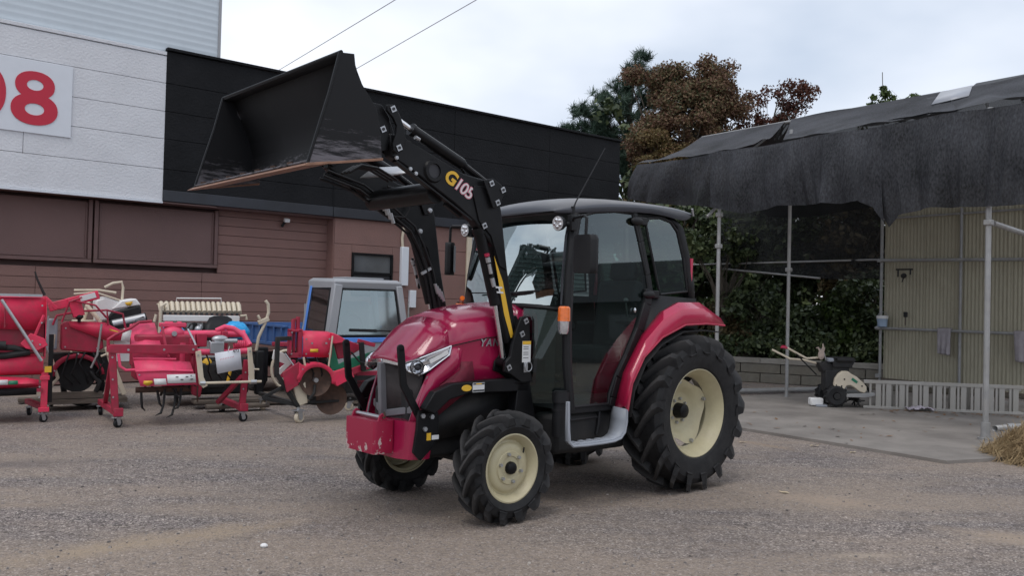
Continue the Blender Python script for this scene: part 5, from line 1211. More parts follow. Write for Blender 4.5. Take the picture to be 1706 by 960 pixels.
# ---------- big red mower at the left edge
L = empty('flail_mower', (-5.42, 10.028, 0), PHI, 'bright red mower with a silver gas strut, cut by the left edge', 'mower')
for x, y, r in ((0, 0, .4), (-0.13, 0.71, 1.2), (0.13, 1.5, 2.0), (-1.5, 0.1, .3)): caster(L, x, y, r)
part(L, 'stand_post', 'implement_red', lambda b: (b.bar((0.0, 0, 0.13), (0.0, 0.0, 0.62), 0.07, 0.07, up=(0, 1, 0)), b.box((0, 0, 0.52), (0.10, 0.10, 0.05)), b.box((0.0, 0.0, 0.15), (0.11, 0.11, 0.05))), bevel=0.005)
part(L, 'stand_base', 'dark_red', lambda b: b.bar((0.0, 0.0, 0.17), (-0.15, 0.75, 0.17), 0.07, 0.06), bevel=0.005)
part(L, 'top_cover', 'implement_red', lambda b: b.grid([[(-1.7, 0.6, 1.47), (0.0, 0.6, 1.47)], [(-1.7, 0.06, 1.44), (0.0, 0.06, 1.45)], [(-1.7, 0.0, 1.28), (0.0, 0.0, 1.22)], [(-1.7, 0.02, 1.13), (-0.10, 0.02, 1.07)]]), solid=0.015, smooth=20)
part(L, 'top_trim', 'steel', lambda b: (b.bar((-1.7, 0.05, 1.475), (-0.05, 0.05, 1.475), 0.04, 0.03), b.box((-0.28, 0.04, 1.475), (0.02, 0.05, 0.035))))
part(L, 'end_cover', 'implement_red', lambda b: b.prism([(0.0, 0.74), (0.0, 1.46), (0.62, 1.46), (0.70, 1.0), (0.60, 0.74)], -0.01, 0.0, 'x'))
part(L, 'dark_recess', 'dark_red', lambda b: b.box((-0.85, 0.30, 0.98), (1.66, 0.45, 0.34)))
part(L, 'hoses', 'under', lambda b: (b.tube([(-0.9, 0.0, 0.86), (-0.5, -0.02, 0.88), (-0.32, -0.02, 0.87), (-0.2, 0.0, 0.83)], 0.035, 10), b.tube([(-0.9, 0.0, 0.78), (-0.4, -0.02, 0.78), (-0.16, 0.0, 0.82)], 0.04, 10), b.tube([(-0.50, -0.05, 0.90), (-0.40, -0.05, 0.90)], 0.05, 12)))
part(L, 'lower_body', 'implement_red', lambda b: b.grid([[(-1.7, 0.1, 0.76), (-0.10, 0.1, 0.80)], [(-1.7, -0.02, 0.72), (-0.02, -0.02, 0.76)], [(-1.7, -0.06, 0.58), (-0.02, -0.06, 0.62)], [(-1.7, -0.02, 0.55), (-0.02, -0.02, 0.56)]]), solid=0.015, smooth=25)
part(L, 'front_skirt', 'implement_red', lambda b: b.grid([[(-1.7, -0.03, 0.55), (-0.9, -0.03, 0.58), (-0.2, -0.03, 0.53), (-0.06, -0.03, 0.50)], [(-1.7, -0.08, 0.46), (-0.9, -0.09, 0.47), (-0.2, -0.08, 0.46), (-0.06, -0.05, 0.46)], [(-1.7, -0.03, 0.38), (-0.9, -0.03, 0.39), (-0.2, -0.03, 0.41), (-0.06, -0.03, 0.42)]]), solid=0.015, smooth=50)
part(L, 'bottom_plate', 'dark_red', lambda b: b.box((-0.86, 0.3, 0.38), (1.68, 0.7, 0.04)))
part(L, 'gas_strut', 'steel', lambda b: b.tube([(-0.46, -0.05, 1.42), (-0.24, -0.07, 1.06), (-0.04, -0.06, 0.72)], 0.018, 10))
part(L, 'strut_bracket', 'implement_red', lambda b: (b.prism([(-0.26, 0.92), (-0.16, 1.04), (-0.02, 0.98), (0.02, 0.90), (-0.08, 0.84), (-0.2, 0.86)], -0.06, -0.02), b.bar((-0.12, -0.04, 1.0), (-0.03, -0.02, 1.25), 0.02, 0.03)), bevel=0.006)
part(L, 'label', 'label', lambda b: b.quad((-0.55, -0.093, 0.455), (-0.37, -0.092, 0.455), (-0.37, -0.078, 0.51), (-0.55, -0.080, 0.51)), solid=0.003)
part(L, 'label', 'green', lambda b: b.quad((-0.365, -0.091, 0.455), (-0.27, -0.090, 0.455), (-0.27, -0.078, 0.50), (-0.365, -0.078, 0.50)), solid=0.003)
part(L, 'reflector', 'yellow', lambda b: b.box((0.03, -0.05, 0.62), (0.07, 0.01, 0.07)))
part(L, 'lever', 'under', lambda b: b.tube([(-0.02, 0.30, 1.48), (-0.10, 0.30, 1.66), (-0.13, 0.30, 1.76)], [0.018, 0.014, 0.010], 6))
part(L, 'rubber_guard', 'black_plastic', lambda b: b.box((0.06, 0.10, 0.62), (0.05, 0.06, 0.8)))

# ---------- second red machine behind, between mower and tiller
D = empty('ridge_plasterer', (-5.42 - 1.0 * math.sin(PHI), 10.028 + 1.0 * math.cos(PHI), 0), PHI, 'dusty red ridging machine with an arched wheel guard between the mower and the tiller', 'farm implement')
part(D, 'gear_box', 'dark_red', lambda b: b.prism([(0.20, 0.78), (0.20, 1.10), (0.26, 1.14), (0.66, 1.12), (0.70, 0.80), (0.60, 0.74)], 0.0, 0.30), bevel=0.015)
part(D, 'wedge_cover', 'implement_red', lambda b: b.grid([[(0.28, 0.0, 1.15), (0.70, 0.0, 1.14), (1.0, 0.05, 0.98)], [(0.30, -0.03, 1.08), (0.68, -0.03, 1.06), (1.0, 0.0, 0.95)], [(0.66, -0.02, 0.92), (0.72, -0.02, 0.90), (0.98, 0.0, 0.90)]]), solid=0.012)
part(D, 'wheel_guard', 'dark_red', lambda b: b.grid([[(0.40 + r * 1.1 * math.cos(t), y, 0.44 + r * math.sin(t)) for t in np.linspace(R(5), R(178), 14)] for r, y in ((0.24, -0.06), (0.29, -0.05), (0.29, 0.22))]), solid=0.012)
part(D, 'disc', 'under', lambda b: b.disc((0.40, 0.06, 0.45), 0.22, (0.1, 1, 0), 28, 0.015))
part(D, 'upper_arm', 'implement_red', lambda b: (b.bar((0.05, 0.0, 1.32), (0.62, 0.0, 1.50), 0.08, 0.11), b.box((0.36, 0.0, 1.34), (0.14, 0.12, 0.26), (0, -0.3, 0)), b.bar((0.0, 0.0, 1.45), (0.15, -0.02, 1.30), 0.06, 0.05)), bevel=0.008)
part(D, 'label', 'label', lambda b: b.bar((0.40, -0.045, 1.44), (0.58, -0.045, 1.497), 0.006, 0.07), label='worn blue and white sticker')
part(D, 'pipe_frame', 'dark_red', lambda b: (b.tube([(0.10, -0.04, 1.10), (0.14, -0.04, 1.22), (0.4, -0.04, 1.28), (0.72, -0.04, 1.30), (0.74, -0.04, 1.10)], 0.014, 8), b.tube([(0.72, 0.05, 1.30), (0.92, 0.05, 1.25), (0.96, 0.05, 1.05)], 0.014, 8)))
part(D, 'screw_rod', 'galv', lambda b: b.tube([(0.66, -0.06, 1.12), (0.62, -0.08, 0.72), (0.55, -0.08, 0.55)], 0.014, 8))
part(D, 'knob', 'black_plastic', lambda b: (b.lathe([(0.0, 0.05), (0.035, 0.045), (0.05, 0.02), (0.05, 0.0), (0.02, -0.03), (0.02, -0.06)], (0.40, -0.02, 1.20), 12, 'z')))
part(D, 'spring_pipe', 'cream', lambda b: b.tube([(0.12, 0.0, 0.98), (0.09, 0.02, 0.70), (0.18, 0.0, 0.42), (0.10, 0.0, 0.32)], 0.022, 8))
part(D, 'side_tank', 'grey_plastic', lambda b: b.box((0.10, 0.06, 0.98), (0.12, 0.1, 0.40)), bevel=0.02)
part(D, 'linkage', 'cream', lambda b: (b.bar((0.72, -0.10, 0.82), (0.80, -0.10, 0.55), 0.03, 0.05), b.bar((0.80, -0.12, 0.60), (0.95, -0.12, 0.20), 0.04, 0.06), b.tube([(0.66, -0.1, 0.70), (0.84, -0.1, 0.78)], 0.016, 8), b.ball((0.76, -0.1, 0.72), 0.04, 8, 6)), bevel=0.006)
part(D, 'white_panel', 'white', lambda b: b.box((0.98, 0.10, 0.76), (0.30, 0.03, 0.28)))
part(D, 'ground_frame', 'wood', lambda b: (b.box((0.5, 0.2, 0.12), (1.0, 0.5, 0.06)), b.box((0.4, 0.0, 0.2), (0.6, 0.06, 0.08))))
part(D, 'underbody', 'under', lambda b: (b.box((0.45, 0.25, 0.55), (0.7, 0.3, 0.35)), b.tube([(0.55, -0.02, 0.5), (0.66, -0.05, 0.36), (0.62, -0.03, 0.24)], 0.03, 8)))

# ---------- white walk-behind transplanter whose cover and handles rise behind the red machine
K = empty('walking_transplanter', (-5.42 - 1.55 * math.sin(PHI), 10.028 + 1.55 * math.cos(PHI), 0), PHI, 'white and black engine cover and cream handlebars of a walk-behind machine against the brown wall', 'transplanter')
part(K, 'cover', 'white', lambda b: b.prism([(0.62, 1.12), (0.60, 1.42), (0.72, 1.48), (0.98, 1.40), (1.02, 1.34), (0.98, 1.20)], -0.25, 0.15), bevel=0.03)
part(K, 'black_band', 'black_plastic', lambda b: b.prism([(0.74, 1.16), (0.80, 1.27), (1.16, 1.37), (1.18, 1.24), (1.02, 1.12)], -0.30, 0.18), bevel=0.025)
part(K, 'top_lid', 'white', lambda b: b.prism([(0.80, 1.30), (0.92, 1.43), (1.10, 1.46), (1.17, 1.37)], -0.29, 0.17), bevel=0.02)
part(K, 'muffler', 'steel', lambda b: b.tube([(0.82, -0.3, 1.10), (1.22, -0.3, 1.20)], 0.065, 16))
part(K, 'muffler_end', 'black_plastic', lambda b: (b.tube([(1.22, -0.3, 1.20), (1.235, -0.3, 1.204)], 0.067, 16), b.tube([(0.80, -0.3, 1.095), (0.82, -0.3, 1.10)], 0.067, 16), b.bar((0.84, -0.34, 1.06), (1.2, -0.34, 1.14), 0.08, 0.05)))
part(K, 'handlebar', 'cream', lambda b: (b.tube([(0.35, -0.2, 1.55), (0.65, -0.2, 1.56), (0.86, -0.2, 1.53)], 0.016, 8), b.tube([(0.72, -0.15, 1.60), (0.82, -0.15, 1.66), (0.93, -0.15, 1.68), (0.95, -0.15, 1.60), (0.94, -0.15, 1.42)], 0.017, 8), b.tube([(0.35, -0.2, 1.50), (0.6, -0.25, 1.53), (0.90, -0.25, 1.43)], 0.012, 8)))
part(K, 'badge', 'yellow', lambda b: b.poly([(0.96, -0.295, 1.40), (1.06, -0.295, 1.42), (1.04, -0.295, 1.36), (0.99, -0.295, 1.36)]), solid=0.004)
part(K, 'frame', 'cream', lambda b: (b.box((0.6, 0, 0.8), (0.5, 0.3, 0.7)), b.tube([(0.3, 0.1, 0.3), (0.55, 0.1, 1.4)], 0.03, 8), b.tube([(0.5, -0.2, 1.36), (0.66, -0.25, 1.16), (0.7, -0.25, 1.02)], 0.03, 8)), bevel=0.02)
part(K, 'wheel', 'rubber', lambda b: b.lathe([(0.20, -0.04), (0.26, -0.03), (0.27, 0.0), (0.26, 0.03), (0.20, 0.04)], (0.5, -0.1, 0.27), 24, closed=True))
b = MB()

# ---------- rice transplanter with cream seedling tray
N = empty('rice_transplanter', (-4.431 - 1.9 * math.sin(PHI), 9.762 + 1.9 * math.cos(PHI), 0), PHI, 'ride-on transplanter with a cream ribbed seedling tray and black seat behind the tiller', 'rice transplanter')
part(N, 'tray_back', 'cream', lambda b: b.grid([[(0.66, 0.25, 1.39), (1.78, 0.25, 1.40)], [(0.66, 0.12, 1.40), (1.78, 0.12, 1.41)], [(0.67, 0.0, 1.27), (1.77, 0.0, 1.28)]]), solid=0.02)
rb = MB().tube([(0, 0.14, 0.135), (0, 0.09, 0.14), (0, -0.02, 0.02)], 0.028, 8).mesh('tray_rib', M['cream'])
for k in range(16): inst(rb, 'tray_rib', N, (0.70 + 0.069 * k, 0.0, 1.27 + 0.0006 * k))
part(N, 'tray_lip', 'white', lambda b: b.box((1.22, -0.03, 1.20), (1.02, 0.06, 0.085)), bevel=0.01)
part(N, 'tray_hole_shade', 'ink', lambda b: [b.box((0.735 + 0.069 * k, -0.02, 1.262), (0.028, 0.05, 0.035)) for k in range(15)])  # black blocks between the ribs, shade of the openings put in as colour
part(N, 'guard_rail', 'white', lambda b: b.tube([(0.90, 0.1, 1.38), (0.90, 0.1, 1.475), (1.50, 0.1, 1.485), (1.50, 0.1, 1.39)], 0.009, 8))
part(N, 'side_pipe', 'cream', lambda b: (b.tube([(0.66, -0.05, 0.6), (0.68, -0.05, 1.36), (0.74, -0.02, 1.40)], 0.022, 8), b.tube([(1.74, -0.05, 1.24), (1.82, -0.05, 1.25), (1.83, -0.05, 1.19)], 0.018, 8), b.tube([(0.62, -0.05, 1.25), (0.60, -0.05, 1.15)], 0.018, 8)))
part(N, 'body', 'white', lambda b: (b.box((1.2, 0.1, 1.09), (1.0, 0.2, 0.10)), b.box((1.2, 0.3, 0.7), (0.8, 0.5, 0.6))), bevel=0.02)
part(N, 'planting_arms', 'under', lambda b: [b.box((0.85 + 0.14 * k, -0.02, 1.06), (0.05, 0.1, 0.16)) for k in range(6)] + [b.tube([(0.8 + 0.2 * k, -0.1, 1.0), (0.85 + 0.2 * k, -0.15, 1.12), (0.92 + 0.2 * k, -0.1, 1.14)], 0.010, 6) for k in range(4)])
part(N, 'seat', 'black_plastic', lambda b: b.grid([[(1.20 + 0.0 * k, -0.50 + 0.0, 0.97) if False else (x, -0.55, z0) for x, z0 in ((1.18, 0.95), (1.25, 0.93), (1.40, 0.92), (1.52, 0.94), (1.58, 0.96))] , [(x, -0.40, z0) for x, z0 in ((1.20, 1.12), (1.27, 1.12), (1.40, 1.11), (1.50, 1.12), (1.57, 1.13))], [(x, -0.34, z0) for x, z0 in ((1.26, 1.22), (1.32, 1.245), (1.41, 1.25), (1.50, 1.245), (1.56, 1.21))]]), solid=0.04, smooth=60)
part(N, 'lever', 'cream', lambda b: (b.tube([(1.94, -0.2, 0.75), (1.97, -0.2, 0.95), (2.06, -0.2, 1.16), (2.10, -0.2, 1.30), (2.09, -0.2, 1.42), (2.05, -0.2, 1.47)], 0.024, 8), b.box((2.03, -0.2, 1.18), (0.16, 0.06, 0.06), (0, -0.4, 0)), b.tube([(1.98, -0.2, 1.2), (1.95, -0.2, 1.26)], 0.02, 8)), bevel=0.006)
part(N, 'hoop', 'cream', lambda b: b.tube([(2.26 + 0.20 * math.cos(a), -0.6, 0.52 + 0.26 * math.sin(a)) for a in np.linspace(R(70), R(265), 14)], 0.020, 8))
part(N, 'red_box', 'dark_red', lambda b: b.box((2.30, -0.5, 0.52), (0.22, 0.1, 0.24)), bevel=0.01)
part(N, 'red_beam', 'dark_red', lambda b: b.box((2.26, -0.45, 0.86), (0.30, 0.15, 0.06)), bevel=0.01)
part(N, 'rubber_apron', 'black_plastic', lambda b: (b.box((1.98, -0.25, 0.45), (0.12, 0.10, 0.62)), b.box((2.06, -0.1, 0.55), (0.14, 0.1, 0.5))), bevel=0.02)
part(N, 'floats', 'wood', lambda b: (b.box((1.5, -0.5, 0.10), (0.9, 0.25, 0.06)), b.box((1.55, -0.9, 0.07), (0.8, 0.2, 0.05))), bevel=0.015)
part(N, 'yellow_caps', 'yellow', lambda b: (b.ball((1.20, -0.6, 0.60), (0.07, 0.05, 0.09), 10, 6), b.ball((1.52, -0.6, 0.60), (0.08, 0.05, 0.06), 10, 6), b.tube([(1.40, -0.95, 0.4), (1.44, -0.95, 0.6)], 0.02, 6)))
part(N, 'underbody', 'under', lambda b: (b.box((1.3, 0.0, 0.4), (1.1, 0.4, 0.5)), b.box((1.2, -0.5, 0.45), (0.5, 0.3, 0.35))), bevel=0.03)
def bag(x, y, z, rx, rz, seed, lab):
    g = random.Random(seed); b = MB(); b.ball((0, 0, 0), (rx, 0.12, rz), 18, 12)
    b.v = [(vx * (1 + g.uniform(-.09, .09)), vy * (1 + g.uniform(-.1, .1)), vz * (1 + g.uniform(-.10, .12))) for vx, vy, vz in b.v]
    o = b.build('plastic_bag', M['bluebag'], smooth=60); w = Vector((-4.431, 9.762, 0)) + Matrix.Rotation(PHI, 3, 'Z') @ Vector((x, y, z)); o.location = w; o.rotation_euler = (0, 0.25, PHI)
    tag(o, lab, 'bag', 'blue bags tied over machine parts')
bag(0.78, 1.35, 1.02, 0.17, 0.10, 1, 'blue plastic bag on the left below the cream seedling tray')
bag(1.55, 1.20, 1.06, 0.17, 0.12, 2, 'crumpled blue plastic bag right of the black seat')

# ---------- red and green levee machine on a black caster frame
Q = empty('levee_plough', (-2.551, 10.474, 0), PHI, 'red disc machine with green side panels on a black caster frame beside the tractor nose', 'farm implement')
caster(Q, 0.0, 0.0, 0.5, True, 1.5); caster(Q, -0.11, 1.31, 1.6, True, 1.5); caster(Q, 0.95, 0.9, 2.6, True, 1.3)
part(Q, 'stand_base', 'under', lambda b: (b.bar((-0.14, 1.35, 0.22), (-0.02, -0.02, 0.22), 0.05, 0.05), b.bar((-0.05, 0.0, 0.235), (1.05, 0.25, 0.235), 0.035, 0.03), b.bar((-0.43, 0.05, 0.31), (0.0, 0.0, 0.21), 0.04, 0.04), b.bar((-0.44, 0.05, 0.31), (-0.10, 0.0, 0.50), 0.03, 0.04)), bevel=0.004)
part(Q, 'stand_post', 'under', lambda b: (b.bar((-0.29, 0, 1.03), (-0.29, 0.0, 0.58), 0.05, 0.055, up=(0, 1, 0)), b.bar((-0.29, 0, 0.60), (-0.02, 0.0, 0.20), 0.05, 0.055, up=(0, 1, 0)), b.bar((-0.31, 0, 1.02), (-0.12, 0.02, 1.03), 0.05, 0.05)), bevel=0.005)
part(Q, 'mast', 'dark_red', lambda b: (b.box((-0.13, 0.05, 0.97), (0.03, 0.10, 0.34)), b.box((-0.01, 0.05, 0.97), (0.05, 0.10, 0.34)), b.box((-0.07, 0.05, 1.12), (0.15, 0.10, 0.03)), b.box((-0.07, 0.05, 0.82), (0.15, 0.10, 0.06)), b.box((-0.07, 0.08, 0.97), (0.03, 0.06, 0.34))), bevel=0.006)
part(Q, 'mast_tube', 'dark_red', lambda b: (b.tube([(-0.09, 0.05, 1.12), (-0.09, 0.05, 1.26)], 0.026, 12), b.tube([(-0.03, 0.06, 1.12), (-0.03, 0.06, 1.29)], 0.026, 12), b.box((-0.06, 0.06, 1.26), (0.05, 0.04, 0.02))))
part(Q, 'drum_cover', 'implement_red', lambda b: b.grid([[(0.02, 0.18, 1.12), (0.38, 0.18, 1.11)], [(0.02, 0.05, 1.11), (0.38, 0.05, 1.10)], [(0.02, -0.02, 1.04), (0.38, -0.02, 1.03)], [(0.02, -0.03, 0.90), (0.38, -0.03, 0.89)], [(0.02, 0.0, 0.80), (0.38, 0.0, 0.79)]]), solid=0.02, smooth=50)
part(Q, 'side_wing', 'implement_red', lambda b: b.prism([(0.38, 1.10), (0.46, 1.07), (0.60, 0.99), (0.42, 0.96), (0.38, 0.97)], -0.02, 0.18), bevel=0.01)
part(Q, 'adjusting_rod', 'cream', lambda b: b.tube([(0.375, -0.05, 1.06), (0.33, -0.06, 0.66)], 0.011, 6))
part(Q, 'adjusting_rod', 'cream', lambda b: b.tube([(0.02, -0.05, 0.80), (0.04, -0.05, 0.70)], 0.014, 6))
part(Q, 'side_panel', 'green', lambda b: b.prism([(0.37, 0.98), (0.42, 0.97), (0.50, 0.70), (0.62, 0.76), (0.95, 0.86), (0.95, 0.62), (0.68, 0.58), (0.35, 0.64)], 0.05, 0.08), bevel=0.006)
part(Q, 'inner_red', 'dark_red', lambda b: b.prism([(0.45, 0.96), (0.62, 1.0), (0.86, 0.92), (0.62, 0.78), (0.50, 0.76)], 0.09, 0.2), bevel=0.01)
part(Q, 'square_guard', 'dark_red', lambda b: b.prism([(-0.24, 0.62), (-0.04, 0.75), (-0.04, 0.47), (-0.18, 0.38)], -0.08, -0.05), bevel=0.006)
part(Q, 'guard_arch', 'implement_red', lambda b: b.grid([[(0.175 + 1.05 * r * math.cos(t), y, 0.50 + r * math.sin(t)) for t in np.linspace(R(-8), R(172), 16)] for r, y in ((0.185, -0.10), (0.235, -0.09), (0.24, 0.0), (0.24, 0.15))]), solid=0.012, smooth=40)
part(Q, 'guard_side', 'implement_red', lambda b: b.prism([(-0.04, 0.74), (0.04, 0.68), (-0.03, 0.50), (-0.05, 0.50)], -0.09, -0.07), bevel=0.006)
part(Q, 'guard_side', 'implement_red', lambda b: (b.prism([(0.40, 0.62), (0.60, 0.68), (0.66, 0.55), (0.44, 0.44), (0.38, 0.50)], -0.09, -0.02)), bevel=0.006)
part(Q, 'disc', 'rusty', lambda b: b.lathe([(0.0, 0.02), (0.08, 0.018), (0.15, 0.0), (0.20, -0.03)], (0.175, -0.02, 0.52), 32))
part(Q, 'disc_hub', 'steel', lambda b: b.disc((0.175, -0.05, 0.52), 0.028, (0, 1, 0), 12, 0.07))
part(Q, 'lower_disc', 'rusty', lambda b: b.lathe([(0.0, 0.02), (0.12, 0.018), (0.16, 0.0), (0.20, -0.04)], (0.42, 0.10, 0.27), 28))
part(Q, 'cone', 'cream', lambda b: b.prism([(-0.08, 0.42), (0.06, 0.50), (0.10, 0.24), (-0.02, 0.20)], -0.02, 0.02), bevel=0.01)
part(Q, 'linkage', 'under', lambda b: (b.bar((0.0, 0.1, 0.7), (0.36, 0.12, 0.72), 0.08, 0.14), b.tube([(0.18, -0.02, 0.46), (0.16, -0.05, 0.36), (0.10, -0.05, 0.28)], 0.02, 8), b.box((0.85, 0.2, 0.45), (0.5, 0.3, 0.2))), bevel=0.01)
part(Q, 'back_plate', 'white', lambda b: (b.prism([(-0.26, 0.88), (-0.06, 0.80), (-0.04, 0.70), (-0.22, 0.52), (-0.24, 0.60), (-0.12, 0.70), (-0.28, 0.76)], 0.25, 0.28)), bevel=0.006)
part(Q, 'clip', 'black_plastic', lambda b: b.bar((0.76, -0.02, 0.98), (0.80, -0.02, 0.62), 0.05, 0.06), bevel=0.006)
part(Q, 'link_arm', 'dark_red', lambda b: (b.bar((0.62, 0.0, 0.60), (1.05, 0.1, 0.72), 0.05, 0.08), b.bar((0.6, 0.3, 0.42), (1.1, 0.3, 0.5), 0.05, 0.06), b.bar((0.72, 0.0, 1.0), (0.95, 0.0, 0.94), 0.04, 0.05)), bevel=0.006)
# hoses, cables and thin rods in the clutter
def run(par, name, m, pts, r): part(par, name, m, lambda b: b.tube(pts, r, 6))
g = random.Random(4)
for k in range(5):
    x = 0.30 + 0.09 * k
    run(D, 'hose', 'black_plastic', [(x, -0.06, 0.75), (x + g.uniform(-.08, .08), -0.10, 0.62), (x + g.uniform(-.1, .15), -0.08, 0.48), (x + 0.05, 0.0, 0.34)], 0.011)
run(D, 'rod', 'steel', [(0.05, -0.05, 1.22), (0.02, -0.08, 0.9), (0.10, -0.08, 0.6)], 0.010); run(D, 'rod', 'dark_red', [(0.72, -0.05, 1.2), (0.58, -0.1, 1.36), (0.30, -0.08, 1.42)], 0.013)
run(D, 'rod', 'dark_red', [(0.20, -0.08, 1.14), (0.28, -0.1, 1.40), (0.42, -0.08, 1.46)], 0.012)
for k in range(4):
    x = 0.95 + 0.12 * k
    run(T, 'hose', 'black_plastic', [(x, 0.12, 0.84), (x + 0.04, 0.05, 0.72), (x + g.uniform(-.05, .1), 0.08, 0.62), (x + 0.1, 0.2, 0.5)], 0.010)
run(T, 'spring', 'steel', [(0.74, 0.1, 1.12), (0.80, 0.02, 0.98), (0.82, 0.0, 0.92)], 0.012); run(T, 'rod', 'dark_red', [(0.45, 0.12, 1.16), (0.48, 0.0, 0.95), (0.52, -0.02, 0.80)], 0.016); run(T, 'rod', 'steel', [(0.98, 0.05, 0.98), (1.05, 0.0, 0.90), (1.06, -0.02, 0.80)], 0.010)
part(T, 'oil_plug', 'steel', lambda b: (b.disc((0.60, 0.17, 1.06), 0.03, (0, 1, 0), 10, 0.03)))
part(T, 'tag', 'label', lambda b: b.quad((0.02, 0.16, 0.98), (0.11, 0.13, 0.96), (0.13, 0.14, 1.10), (0.05, 0.17, 1.12)), solid=0.004)
part(T, 'clear_shield', 'glass_truck', lambda b: b.grid([[(0.12, 0.3, 1.12), (0.20, 0.3, 1.22), (0.28, 0.3, 1.24), (0.34, 0.3, 1.18)], [(0.12, 0.38, 1.10), (0.20, 0.38, 1.22), (0.28, 0.38, 1.26), (0.34, 0.38, 1.18)]]))
for k in range(4):
    x = -0.05 + 0.12 * k
    run(Q, 'hose', 'black_plastic', [(x, 0.05, 0.80), (x + 0.03, -0.04, 0.72), (x + g.uniform(-.04, .1), -0.02, 0.60), (x + 0.08, 0.05, 0.46)], 0.010)
run(Q, 'rod', 'steel', [(-0.20, -0.02, 0.85), (-0.10, -0.06, 0.70), (0.02, -0.06, 0.62)], 0.010); run(Q, 'rod', 'galv', [(0.60, 0.0, 0.50), (0.75, 0.0, 0.36), (1.0, 0.05, 0.32)], 0.012)
run(Q, 'hose', 'black_plastic', [(0.62, -0.05, 0.86), (0.72, -0.08, 0.74), (0.86, -0.05, 0.70), (0.95, 0.0, 0.80)], 0.012)
part(Q, 'front_axle', 'dark_red', lambda b: (b.box((0.95, 0.15, 0.55), (0.4, 0.12, 0.10)), b.box((0.80, 0.1, 0.40), (0.12, 0.1, 0.20))), bevel=0.008)
for x in (0.12, 0.30): part(Q, 'bolt', 'steel', lambda b: b.disc((x, -0.045, 0.97), 0.014, (0, 1, 0), 6, 0.012))
for x in (0.08, 0.46, 0.78): part(T, 'bolt', 'steel', lambda b: b.disc((x, -0.06, 0.885), 0.014, (0, 1, 0), 6, 0.014))
for k in range(6): run(N, 'hose', 'under', [(0.8 + 0.18 * k, -0.15, 1.08), (0.84 + 0.18 * k, -0.22, 0.95), (0.80 + 0.18 * k, -0.18, 0.80)], 0.012)
part(N, 'engine_block', 'steel', lambda b: (b.box((1.05, -0.25, 0.98), (0.14, 0.12, 0.12)), b.tube([(1.16, -0.3, 1.0), (1.16, -0.3, 1.12)], 0.02, 8), b.ball((1.12, -0.35, 1.06), 0.05, 10, 6)), bevel=0.01)
run(N, 'rail', 'cream', [(0.7, -0.35, 0.52), (1.3, -0.35, 0.54), (1.95, -0.35, 0.50)], 0.016); run(N, 'rail', 'cream', [(0.9, -0.6, 0.72), (1.25, -0.6, 0.74)], 0.018)
# bolt heads, stickers and scuffed edges
BH = MB().lathe([(0.0, -0.010), (0.010, -0.010), (0.012, 0.0)], n=6).mesh('bolt', M['steel'])
for x, y, z in ((-0.05, -0.065, 0.42), (-0.05, -0.065, 0.30), (-0.10, -0.035, 0.46), (-0.42, -0.035, 0.46), (-0.05, -0.03, 1.36), (-0.05, -0.03, 1.16), (-0.35, -0.01, 1.24), (-0.14, -0.065, 0.95), (-0.06, -0.065, 0.91)): inst(BH, 'bolt', L, (x, y, z))
for x, y, z in ((0.25, -0.005, 1.06), (0.62, -0.005, 1.06), (0.25, -0.005, 0.82), (0.62, -0.005, 0.80), (0.14, -0.07, 0.52), (0.66, -0.07, 0.52), (0.40, -0.07, 0.735)): inst(BH, 'bolt', D, (x, y, z))
for x, y, z in ((0.20, -0.08, 0.60), (0.76, -0.09, 0.58), (-0.06, -0.035, 0.35), (-0.07, -0.035, 0.55), (-0.08, -0.03, 0.80), (1.38, -0.02, 0.40), (1.40, -0.02, 0.60), (0.83, -0.105, 0.82), (1.43, -0.085, 0.86)): inst(BH, 'bolt', T, (x, y, z))
for x, y, z in ((0.05, -0.04, 1.02), (0.34, -0.04, 1.02), (0.05, -0.045, 0.84), (0.34, -0.045, 0.84), (-0.12, -0.01, 1.10), (-0.12, -0.01, 0.84), (0.0, -0.085, 0.66), (0.55, -0.095, 0.60)): inst(BH, 'bolt', Q, (x, y, z))
part(D, 'sticker', 'yellow', lambda b: b.quad((0.76, -0.02, 1.03), (0.90, 0.0, 0.985), (0.90, 0.0, 1.01), (0.76, -0.02, 1.055)), solid=0.003)
part(Q, 'sticker', 'yellow', lambda b: b.quad((0.10, -0.046, 0.86), (0.20, -0.046, 0.86), (0.20, -0.044, 0.90), (0.10, -0.044, 0.90)), solid=0.003)
part(T, 'sticker', 'yellow', lambda b: b.quad((1.02, 0.038, 0.845), (1.10, 0.036, 0.845), (1.10, 0.040, 0.865), (1.02, 0.042, 0.865)), solid=0.003)
part(L, 'rubber_flap', 'black_plastic', lambda b: b.grid([[(-1.7, -0.05, 0.39), (-0.08, -0.05, 0.41)], [(-1.7, -0.06, 0.30), (-0.08, -0.06, 0.33)]]), solid=0.008)
part(L, 'cover_seam', 'dark_red', lambda b: (b.tube([(-0.42, -0.005, 1.40), (-0.42, -0.015, 1.10)], 0.008, 6), b.tube([(-1.0, -0.005, 1.40), (-1.0, -0.015, 1.10)], 0.008, 6)))
# old planks and a frame on the ground behind
for i, (x, y, z, l, rz, lab) in enumerate(((-3.0, 12.3, 0.05, 1.6, 0.35, 'weathered plank on the ground under the black apron left of the levee machine'), (-6.1, 11.9, 0.05, 1.2, 0.5, 'weathered plank on the ground behind the dusty red ridging machine'), (-1.75, 12.4, 0.06, 1.0, 0.2, 'short plank on the ground behind the green panels'))):
    o = part(None, 'plank', 'wood', lambda b: b.box((0, 0, 0), (l, 0.20, 0.05)), bevel=0.006); o.location = (x, y, z); o.rotation_euler = (0, 0, rz); tag(o, lab, 'plank')

